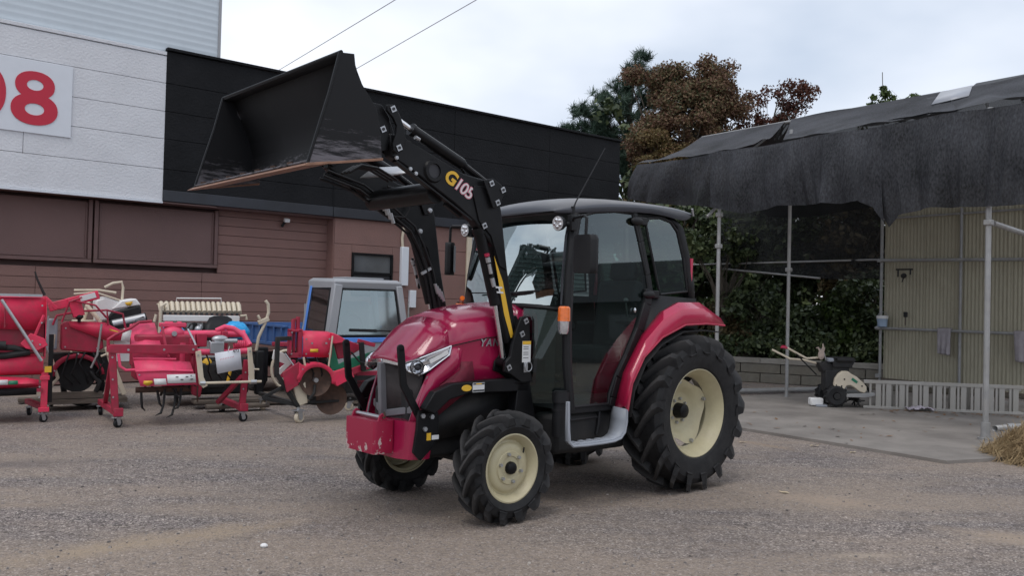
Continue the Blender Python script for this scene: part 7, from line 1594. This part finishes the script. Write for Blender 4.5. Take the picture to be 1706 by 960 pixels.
for z, h in ((0.36, 0.045), (0.02, 0.035)):
    b = MB(); b.box((1.0, 0, z), (2.0, 0.03, h)); b.build('rail', M['alu'], ld2, bevel=0.004)
for k in range(9): inst(me, 'rung', ld2, (0.15 + 0.22 * k, 0, 0.19))
# rag on the slab
rg = MB(); rows = []
for j in range(10):
    rows.append([(0.19 * (i / 11 - 0.5) * 2 + 0.02 * math.sin(j * 2.1), 0.10 * (j / 9 - 0.5) * 2 + 0.03 * math.sin(i * 1.3), 0.03 + 0.022 * math.sin(i * 1.9 + j) * math.cos(j * 1.6) + 0.03 * (1 - abs(i / 11 - 0.5) * 2)) for i in range(12)])
rg.grid(rows); tag(rg.build('rag', mat('pale_rag', (0.50, 0.45, 0.50), 0.9, var=0.2, scale=30), smooth=60, solid=0.008, loc=(6.22, 13.0, 0.035)), 'crumpled pale rag lying on the concrete in front of the ladder', 'rag')

# low block wall
bw = empty('block_wall', (3.0, 18.75, 0), math.atan2(-1.0, 2.07), 'low weathered concrete block wall with pale coping at the foot of the bushes', 'wall')
bme = MB().box((0, 0, 0), (0.785, 0.15, 0.19)).mesh('block', M['paleblock'])
for r in range(2):
    for k in range(9):
        o = inst(bme, 'block', bw, (0.4 + 0.8 * k + (0.4 if r else 0), 0.004 * ((k * 7 + r) % 3), 0.10 + 0.20 * r)); m = o.modifiers.new('bevel', 'BEVEL'); m.width = 0.012; m.segments = 2
cme = MB().box((0, 0, 0), (1.19, 0.19, 0.10)).mesh('coping_stone', mat('pale_coping', (0.30, 0.28, 0.25), 0.85, var=0.15, bump=0.3, dirt=(0.15, 0.13, 0.10), dirt_amt=0.6))
for k in range(6): inst(cme, 'coping_stone', bw, (0.6 + 1.2 * k, 0, 0.455))

# straw heap at the right edge
sh_ = empty('straw_heap', (5.85, 9.1, 0), 0, 'loose heap of dry straw beside the near shed post at the right edge', 'straw heap')
M['straw'] = leaf_mat('straw', [(0.22, 0.15, 0.08), (0.36, 0.26, 0.14), (0.45, 0.34, 0.20)], 0.8, 0.1, 2)
b = MB(); rows = []
for j in range(9):
    rr = [0.72, 0.70, 0.62, 0.52, 0.40, 0.28, 0.17, 0.08, 0.005][j]
    rows.append([(rr * math.cos(a) * (1 + 0.08 * math.sin(3 * a)), rr * math.sin(a) * (1 + 0.1 * math.cos(2 * a)), 0.46 * (1 - (rr / 0.72) ** 1.5) - 0.02) for a in np.linspace(0, 2 * math.pi, 26)[:-1]])
b.grid(rows, wrap=True); b.build('heap_core', M['straw'], sh_)
N = 5200
a = RNG.uniform(0, 2 * np.pi, N); rr = 0.78 * np.sqrt(RNG.uniform(0, 1, N)); z = np.maximum(0.01, 0.46 * (1 - np.clip(rr / 0.72, 0, 1) ** 1.5)) + RNG.uniform(-0.01, 0.035, N)
P = np.stack([rr * np.cos(a), rr * np.sin(a), z], -1)
D = np.stack([np.cos(a) + RNG.normal(0, .8, N), np.sin(a) + RNG.normal(0, .8, N), -0.45 + RNG.normal(0, .35, N)], -1); D /= np.linalg.norm(D, axis=1)[:, None]
Ln = RNG.uniform(0.06, 0.17, N)[:, None]; U = np.cross(D, [0, 0, 1.0]); U /= np.linalg.norm(U, axis=1)[:, None] + 1e-6
wd = 0.0028
vv = np.stack([P - D * Ln - U * wd, P - D * Ln + U * wd, P + D * Ln + U * wd, P + D * Ln - U * wd], 1).reshape(-1, 3)
vv[:, 2] = np.maximum(vv[:, 2], 0.004)
o = inst(quads_mesh('stalks', vv, M['straw']), 'stalks', sh_); o['kind'] = 'stuff'

# fallen leaves and pebbles
M['dryleaf'] = mat('dry_leaf', (0.20, 0.115, 0.06), 0.8, var=0.3, scale=20)
M['paleleaf'] = mat('pale_leaf', (0.50, 0.40, 0.26), 0.8, var=0.2, scale=20)
def leaf_me(m):
    b = MB(); b.grid([[(-0.05, 0, 0.004), (-0.02, 0.022, 0.012), (0.02, 0.02, 0.006), (0.055, 0, 0.016)], [(-0.05, 0, 0.004), (-0.02, -0.022, 0.014), (0.02, -0.02, 0.010), (0.055, 0, 0.016)]]); return b.mesh('leaf', m, fix=False)
lm1, lm2 = leaf_me(M['dryleaf']), leaf_me(M['paleleaf'])
vs = []
for k in range(150):
    t = random.random(); 
    if k < 100: p = Vector((5.6, 13.1, 0.037)).lerp(Vector((7.7, 12.7, 0.037)), t) + Vector((random.gauss(0, .1), -abs(random.gauss(0, .25)), 0))
    else: p = Vector((random.uniform(2.6, 6.5), random.uniform(9.6, 12.6), 0.037))
    if k >= 100 and ((p.x - 2.88) * 0.807 + (p.y - 10.75) * 0.59) < 0.1: continue
    s = random.uniform(.45, 1.1); aa = random.uniform(0, 6.3)
    ca, sa = math.cos(aa) * s, math.sin(aa) * s
    for q in ((-.05, 0, .002), (0, .022, .012), (.055, 0, .018), (0, -.022, .010)): vs.append((p.x + q[0] * ca - q[1] * sa, p.y + q[0] * sa + q[1] * ca, p.z + q[2] * s))
o = inst(quads_mesh('leaf_litter', np.array(vs), M['dryleaf']), 'leaf_litter'); tag(o, kind='stuff', label='brown fallen leaves scattered over the concrete slab', cat='leaves')
def gl(x, y, lab, s, rz, me=lm2):
    o = inst(me, 'fallen_leaf', None, (x, y, 0.001), (0, 0, rz), (s, s, s)); tag(o, lab, 'leaf', 'pale leaves on the gravel')
gl(3.33, 5.05, 'pale dry leaf lying alone on the gravel at the lower right', 0.9, 1.4)
gl(2.65, 9.75, 'pale leaf on the gravel just before the slab edge, left of two', 0.9, 0.2)
gl(3.42, 9.62, 'pale leaf caught on the slab edge, middle of the front edge', 1.2, 0.1)
gl(3.7, 9.25, 'curled pale leaf below the slab edge, rightmost there', 0.9, 0.5)
gl(2.3, 7.15, 'torn pale leaf on the sandy patch right of the rear wheel', 0.9, 2.5)
st = MB(); st.ball((0, 0, 0.012), (0.024, 0.018, 0.015), 8, 6); tag(st.build('pebble', M['white'], loc=(-1.47, 5.25, 0)), 'single white pebble on the gravel left of the front wheel', 'pebble')
# ================================================================== TREES AND SHRUBS
def leaf_cloud(centres, cr, per, size, flat=0.35, elong=1.7, seed=0, shell=0.5):
    g = np.random.default_rng(seed)
    C = np.repeat(np.asarray(centres, float), per, 0); n = len(C)
    cr_ = np.repeat(np.asarray(cr, float) if np.ndim(cr) else np.full(len(centres), cr), per)
    d = g.normal(0, 1, (n, 3)); d /= np.linalg.norm(d, axis=1)[:, None]
    r = cr_ * g.uniform(0, 1, n) ** shell
    P = C + d * r[:, None] * [1, 1, 0.75]
    N = d * 0.6 + g.normal(0, 0.7, (n, 3)) + [0, 0, flat]; N /= np.linalg.norm(N, axis=1)[:, None]
    A = g.normal(0, 1, (n, 3)) + [0, 0, -0.4]; A -= N * (A * N).sum(1)[:, None]; A /= np.linalg.norm(A, axis=1)[:, None] + 1e-9
    B = np.cross(N, A); s = size * g.uniform(0.6, 1.3, n)[:, None]
    return np.stack([P - A * s * elong / 2, P + B * s / 2, P + A * s * elong / 2, P - B * s / 2], 1).reshape(-1, 3)
def tuft_cloud(centres, dirs, nn, L, w, seed=0):
    g = np.random.default_rng(seed)
    C = np.repeat(np.asarray(centres, float), nn, 0); n = len(C); D = np.repeat(np.asarray(dirs, float), nn, 0)
    d = D * 0.75 + g.normal(0, 0.62, (n, 3)); d /= np.linalg.norm(d, axis=1)[:, None]
    base = C - D * g.uniform(0, 0.22, n)[:, None]
    U = np.cross(d, g.normal(0, 1, (n, 3))); U /= np.linalg.norm(U, axis=1)[:, None] + 1e-9
    l = (L * g.uniform(0.7, 1.2, n))[:, None]
    return np.stack([base - U * w / 2, base + U * w / 2, base + d * l + U * w / 5, base + d * l - U * w / 5], 1).reshape(-1, 3)
def sample_blobs(blobs, seed):
    g = np.random.default_rng(seed); out = []
    for (x, y, z, rx, ry, rz, n) in blobs:
        d = g.normal(0, 1, (n, 3)); d /= np.linalg.norm(d, axis=1)[:, None]
        r = g.uniform(0.25, 1, n) ** 0.45
        out.append(np.array([x, y, z]) + d * r[:, None] * [rx, ry, rz])
    return np.concatenate(out)
def limbs(t, base, trunk_top, tips, r0, seed, name='trunk', fork=0.5):
    g = random.Random(seed)
    b = MB(); base = Vector(base); tt = Vector(trunk_top)
    mid = base.lerp(tt, 0.5) + Vector((g.uniform(-.15, .15), g.uniform(-.15, .15), 0))
    b.tube([base, base.lerp(mid, .5), mid, tt], [r0, r0 * .85, r0 * .75, r0 * .5], 10)
    b.tube([base - Vector((0, 0, .05)), base + Vector((0, 0, .18))], [r0 * 1.5, r0], 10)
    for p in tips:
        p = Vector(p); k = g.uniform(0.35, 1.0); s = base.lerp(mid, k * 2) if k < .5 else mid.lerp(tt, k * 2 - 1)
        h = s.lerp(p, 0.5) + Vector((g.uniform(-.2, .2), g.uniform(-.2, .2), g.uniform(-.05, .3)))
        q = r0 * (0.42 if g.random() < .3 else 0.24)
        b.tube([s, h, p], [q, q * .6, q * .22], 6, cap=False)
    return b.build(name, M['bark'], t)
LM = {
 'maple': leaf_mat('autumn_leaves', [(0.065, 0.036, 0.025), (0.115, 0.060, 0.041), (0.165, 0.090, 0.058), (0.21, 0.135, 0.078), (0.14, 0.125, 0.062), (0.085, 0.095, 0.050)], 0.6, 0.3, 0.45),
 'maple_low': leaf_mat('turning_leaves', [(0.06, 0.05, 0.022), (0.12, 0.092, 0.036), (0.18, 0.13, 0.052), (0.15, 0.08, 0.042), (0.21, 0.19, 0.075)], 0.6, 0.3, 0.5),
 'sparse': leaf_mat('dark_red_leaves', [(0.05, 0.020, 0.016), (0.09, 0.030, 0.020), (0.13, 0.050, 0.028)], 0.6, 0.3, 0.7),
 'pine': leaf_mat('pine_needles', [(0.022, 0.044, 0.032), (0.040, 0.075, 0.052), (0.065, 0.108, 0.076), (0.10, 0.14, 0.10)], 0.55, 0.15, 0.7),
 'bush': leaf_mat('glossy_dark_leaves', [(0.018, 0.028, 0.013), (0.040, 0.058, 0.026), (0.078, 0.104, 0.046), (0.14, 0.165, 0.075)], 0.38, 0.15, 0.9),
 'bush_green': leaf_mat('mid_green_leaves', [(0.020, 0.034, 0.010), (0.045, 0.070, 0.020), (0.080, 0.120, 0.032), (0.115, 0.160, 0.045)], 0.45, 0.25, 1.2),  # fresher green leaf mix, for one shrub and the broadleaf crowns
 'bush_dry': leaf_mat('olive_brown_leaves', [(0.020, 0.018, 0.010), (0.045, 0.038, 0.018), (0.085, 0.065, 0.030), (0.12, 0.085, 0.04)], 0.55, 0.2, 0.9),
}
def tree(name, loc, label, cat, blobs, cr, per, size, mat_, trunk=None, r0=0.12, seed=1, extra_tips=26, group=None, elong=1.7, shell=0.5):
    t = empty(name, loc, 0, label, cat, group)
    c = sample_blobs(blobs, seed)
    g = np.random.default_rng(seed + 5)
    vv = leaf_cloud(c, cr * g.uniform(0.6, 1.3, len(c)), per, size, seed=seed + 1, elong=elong, shell=shell)
    if 'trunk' and trunk is not None:
        idx = g.choice(len(c), min(extra_tips, len(c)), replace=False)
        limbs(t, trunk[0], trunk[1], c[idx], r0, seed)
    o = inst(quads_mesh('foliage', vv, LM[mat_]), 'crown', t)
    return t
# big reddish brown tree
t = tree('autumn_tree', (5.1, 26.0, 0), 'large reddish brown autumn tree rising behind the left end of the net roof', 'tree',
     [(0.0, 0, 7.0, 1.25, 1.3, 1.2, 70), (-0.35, 0, 8.15, 0.85, 0.9, 0.65, 34), (0.75, 0, 7.9, 0.75, 0.9, 0.75, 34), (1.35, .2, 7.25, 0.65, 0.7, 1.0, 30), (-1.1, 0, 6.3, 0.7, 0.9, 0.9, 28), (0.4, 0, 5.7, 1.6, 1.3, 0.9, 56), (1.25, 0, 8.45, 0.25, 0.25, 0.4, 6), (-1.55, 0, 8.45, 0.25, 0.25, 0.2, 5), (0.7, 0, 8.85, 0.25, 0.3, 0.3, 6)],
     0.36, 300, 0.054, 'maple', ((0, 0, 0), (0.1, 0, 6.6)), 0.16, 21, 70)
t2 = tree('turning_tree', (4.05, 24.6, 0), 'yellowing olive green tree just right of the black building corner', 'tree',
     [(0.45, 0, 4.9, 0.95, 0.9, 1.2, 50), (0.15, 0, 3.6, 0.8, 0.8, 1.0, 36), (1.3, 0, 5.4, 0.9, 0.8, 0.7, 30), (-0.1, 0, 5.8, 0.5, 0.5, 0.7, 18)], 0.36, 340, 0.054, 'maple_low', ((0.3, 0, 0), (0.4, 0, 4.4)), 0.11, 31, 40)
# sparse dark red tree to its right
tree('sparse_tree', (7.75, 26.5, 0), 'sparse dark red tree whose twigs show against the sky above the net roof', 'tree',
     [(0.0, 0, 7.7, 1.0, 0.8, 0.65, 26), (0.85, 0, 8.15, 0.6, 0.6, 0.45, 15), (-0.6, 0, 7.0, 0.8, 0.8, 0.6, 22), (0.3, 0, 6.3, 1.2, .8, 0.5, 26), (1.15, 0, 8.35, 0.28, 0.3, 0.25, 5), (1.5, 0, 6.6, 0.5, 0.5, 0.35, 12)], 0.28, 80, 0.058, 'sparse', ((-0.3, 0, 0), (0.0, 0, 6.6)), 0.09, 41, 90)
# pine
def pine(loc, label, tiers, seed):
    t = empty('pine_tree', loc, 0, label, 'tree')
    g = np.random.default_rng(seed); C, D = [], []
    b = MB(); b.tube([(0, 0, 0), (0.1, 0, 4), (0.0, 0, 7), (tiers[0][0] * .6, 0, tiers[0][2])], [0.2, 0.16, 0.10, 0.03], 10)
    for (x, y, z, r, n) in tiers:
        b.tube([(0.0, 0, max(3.5, z - 1.0 - .25 * abs(x))), (x * .55, y * .5, z - 0.5), (x, y, z - 0.1)], [0.06, 0.04, 0.015], 6, cap=False)
        for k in range(n):
            d = g.normal(0, 1, 3); d /= np.linalg.norm(d); d[2] = abs(d[2]) * 0.8 + 0.25
            p = np.array([x, y, z]) + g.normal(0, r * 0.48, 3) * [1, 1, 0.7]
            C.append(p); D.append(d / np.linalg.norm(d))
    b.build('trunk', M['bark'], t)
    inst(quads_mesh('needles', tuft_cloud(C, D, 70, 0.26, 0.017, seed), LM['pine']), 'crown', t)
    return t
pine((3.75, 29.0, 0), 'dark green pine with upright tufts behind the black building, left of the brown tree',
     [(0.45, 0, 10.0, 0.24, 8), (0.35, 0, 9.6, 0.40, 18), (0.9, .2, 9.35, 0.45, 16), (-0.1, 0, 9.0, 0.45, 22), (0.6, 0, 8.6, 0.6, 30), (-0.85, 0, 8.55, 0.28, 12), (-1.0, 0, 8.05, 0.45, 24), (-1.55, 0, 8.1, 0.28, 14), (-1.95, 0, 7.45, 0.30, 14), (-1.5, 0, 7.45, 0.5, 28), (-0.75, 0, 7.4, 0.6, 34), (0.1, 0, 7.6, 0.7, 40), (-1.2, 0, 6.8, 0.6, 34), (-0.4, 0, 6.7, 0.7, 40), (-0.2, 0.2, 8.3, 0.6, 34), (0.3, 0.3, 7.0, 0.8, 44), (-0.6, 0.2, 6.2, 0.8, 44), (0.3, 0.2, 6.0, 0.7, 34), (-0.9, 0.1, 7.9, 0.4, 22), (0.2, 0, 9.2, 0.4, 20), (-2.1, 0, 6.75, 0.35, 16), (-1.8, 0, 6.3, 0.5, 24), (1.2, .3, 8.9, .5, 22), (0.5, 0.3, 6.6, 0.7, 30), (2.5, .5, 9.3, .35, 10), (3.0, .5, 8.6, .5, 16)], 51)
pine((9.0, 30.5, 0), 'pale young pine tip above the net roof, right of the sparse red tree',
     [(0.55, 0, 8.35, 0.22, 8), (0.0, 0, 7.9, 0.35, 14), (0.9, 0, 7.6, 0.35, 14), (0.4, 0, 7.3, 0.5, 20), (-0.3, 0, 7.1, 0.4, 14)], 61)
# leafy tops over the roof on the right
tree('broadleaf_tree', (9.6, 21.5, 0), 'small green crown with one long bare shoot above the net roof ridge', 'tree',
     [(-0.35, 0, 6.65, 0.5, 0.5, 0.32, 18), (0.35, 0, 6.8, 0.22, 0.3, 0.2, 6), (0.8, 0, 6.7, 0.16, 0.2, 0.15, 4), (-0.42, 0, 7.05, 0.12, 0.12, 0.12, 4), (0, 0, 6.0, 1.2, 1, 0.6, 30)], 0.14, 70, 0.050, 'bush_green', ((0, 0, 0), (-0.42, 0, 7.55)), 0.018, 71, 24)
tree('broadleaf_tree', (11.05, 18.3, 0), 'green leafy branch entering at the right edge above the net roof', 'tree',
     [(0.0, 0, 6.35, 0.35, 0.4, 0.35, 14), (0.35, 0, 6.9, 0.35, 0.4, 0.45, 14), (0.7, 0, 6.2, 0.6, 0.6, 0.6, 24)], 0.17, 80, 0.055, 'bush_green', ((0.5, 0, 0), (0.5, 0, 6.0)), 0.08, 81, 16)
# shrubs behind the block wall, dark under the nets
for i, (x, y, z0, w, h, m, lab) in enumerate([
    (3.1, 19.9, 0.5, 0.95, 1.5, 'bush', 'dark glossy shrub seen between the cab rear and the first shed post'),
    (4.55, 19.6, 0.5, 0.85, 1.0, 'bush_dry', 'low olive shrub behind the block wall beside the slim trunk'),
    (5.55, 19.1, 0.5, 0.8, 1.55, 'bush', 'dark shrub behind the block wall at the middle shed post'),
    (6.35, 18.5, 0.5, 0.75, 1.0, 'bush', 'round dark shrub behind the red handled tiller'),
    (6.95, 18.3, 0.5, 0.62, 1.25, 'bush_green', 'brighter green shrub left of the corrugated sheet corner'),
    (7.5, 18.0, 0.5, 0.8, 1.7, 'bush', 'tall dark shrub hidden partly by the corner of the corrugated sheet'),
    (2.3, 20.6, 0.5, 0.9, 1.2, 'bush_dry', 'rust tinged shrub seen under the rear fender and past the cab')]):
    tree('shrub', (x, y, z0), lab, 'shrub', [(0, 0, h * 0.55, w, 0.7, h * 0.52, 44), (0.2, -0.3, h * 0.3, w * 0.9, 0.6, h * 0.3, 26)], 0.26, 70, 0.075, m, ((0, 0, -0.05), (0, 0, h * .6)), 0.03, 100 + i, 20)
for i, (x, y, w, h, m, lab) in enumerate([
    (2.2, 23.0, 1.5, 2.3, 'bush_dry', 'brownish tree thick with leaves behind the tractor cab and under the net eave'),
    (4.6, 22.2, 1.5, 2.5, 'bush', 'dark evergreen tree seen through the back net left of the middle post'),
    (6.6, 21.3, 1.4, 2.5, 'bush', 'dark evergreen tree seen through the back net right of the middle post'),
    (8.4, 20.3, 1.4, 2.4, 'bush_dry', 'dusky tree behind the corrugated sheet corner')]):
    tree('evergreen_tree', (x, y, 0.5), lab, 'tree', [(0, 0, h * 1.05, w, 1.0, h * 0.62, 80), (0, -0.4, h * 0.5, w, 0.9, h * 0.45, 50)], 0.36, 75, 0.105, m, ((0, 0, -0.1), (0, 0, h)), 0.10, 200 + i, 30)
tree('slim_tree', (4.75, 19.2, 0.5), 'slim leaning grey trunk with a forked limb behind the block wall', 'tree', [(-0.3, 0, 2.6, 0.7, 0.5, 0.5, 18), (0.5, 0, 2.3, 0.5, 0.5, 0.4, 12)], 0.25, 50, 0.08, 'bush', ((0, 0, -0.1), (0.02, 0, 1.6)), 0.115, 301, 14)
# ivy and low cover on the bank: too fine to count
c = [];
for k in range(900):
    t = random.random(); x = 1.6 + 7.6 * t; d = random.uniform(0.15, 3.0)
    c.append((x + d * 0.44, 19.5 - 0.488 * (x - 1.6) + d * 0.9, 0.52 + 0.1 * d + random.random() * 0.3))
o = inst(quads_mesh('ground_cover', leaf_cloud(c, 0.22, 22, 0.065, seed=91), LM['bush']), 'ground_cover'); tag(o, 'low leafy ground cover on the bank behind the block wall', 'ground cover', kind='stuff')
# distant wood closing the view behind everything on the right
c = []
for k in range(420): c.append((random.uniform(0.5, 17), random.uniform(25.5, 29), abs(random.gauss(0, 1)) * 1.6 + random.uniform(0.3, 3.4)))
o = inst(quads_mesh('far_wood', leaf_cloud(c, 0.75, 60, 0.17, seed=92), LM['bush']), 'far_wood'); tag(o, 'dark mass of undergrowth far behind the shed', 'undergrowth', kind='stuff')

# what the door glass reflects: a neighbouring house and a pole beyond the right edge of the picture
hs = empty('house', (27.0, 7.0, 0), R(12), 'dark gabled neighbouring house, seen only as a reflection in the cab door glass', 'house')
b = MB(); b.box((0, 0, 1.4), (7, 9, 2.8)); b.build('wall', mat('house_wall', (0.10, 0.10, 0.10), 0.8), hs)
b = MB(); b.prism([(-4.2, 2.7), (0, 4.9), (4.2, 2.7)], -5, 5); b.build('roof', mat('house_roof', (0.05, 0.05, 0.055), 0.8), hs)
b = MB(); b.box((-3.52, 1.0, 1.6), (0.06, 1.6, 1.1)); b.build('window', M['pane'], hs)
up = empty('utility_pole', (19.5, 9.5, 0), 0, 'utility pole seen only as a reflection in the cab door glass', 'pole')
b = MB(); b.tube([(0, 0, 0), (0, 0, 8.5)], [0.16, 0.11], 12); b.build('shaft', M['cab_grey'], up)
for z in (7.2, 8.1):
    b = MB(); b.bar((0, -0.9, z), (0, 0.9, z), 0.09, 0.09); b.build('crossarm', M['galv'], up)
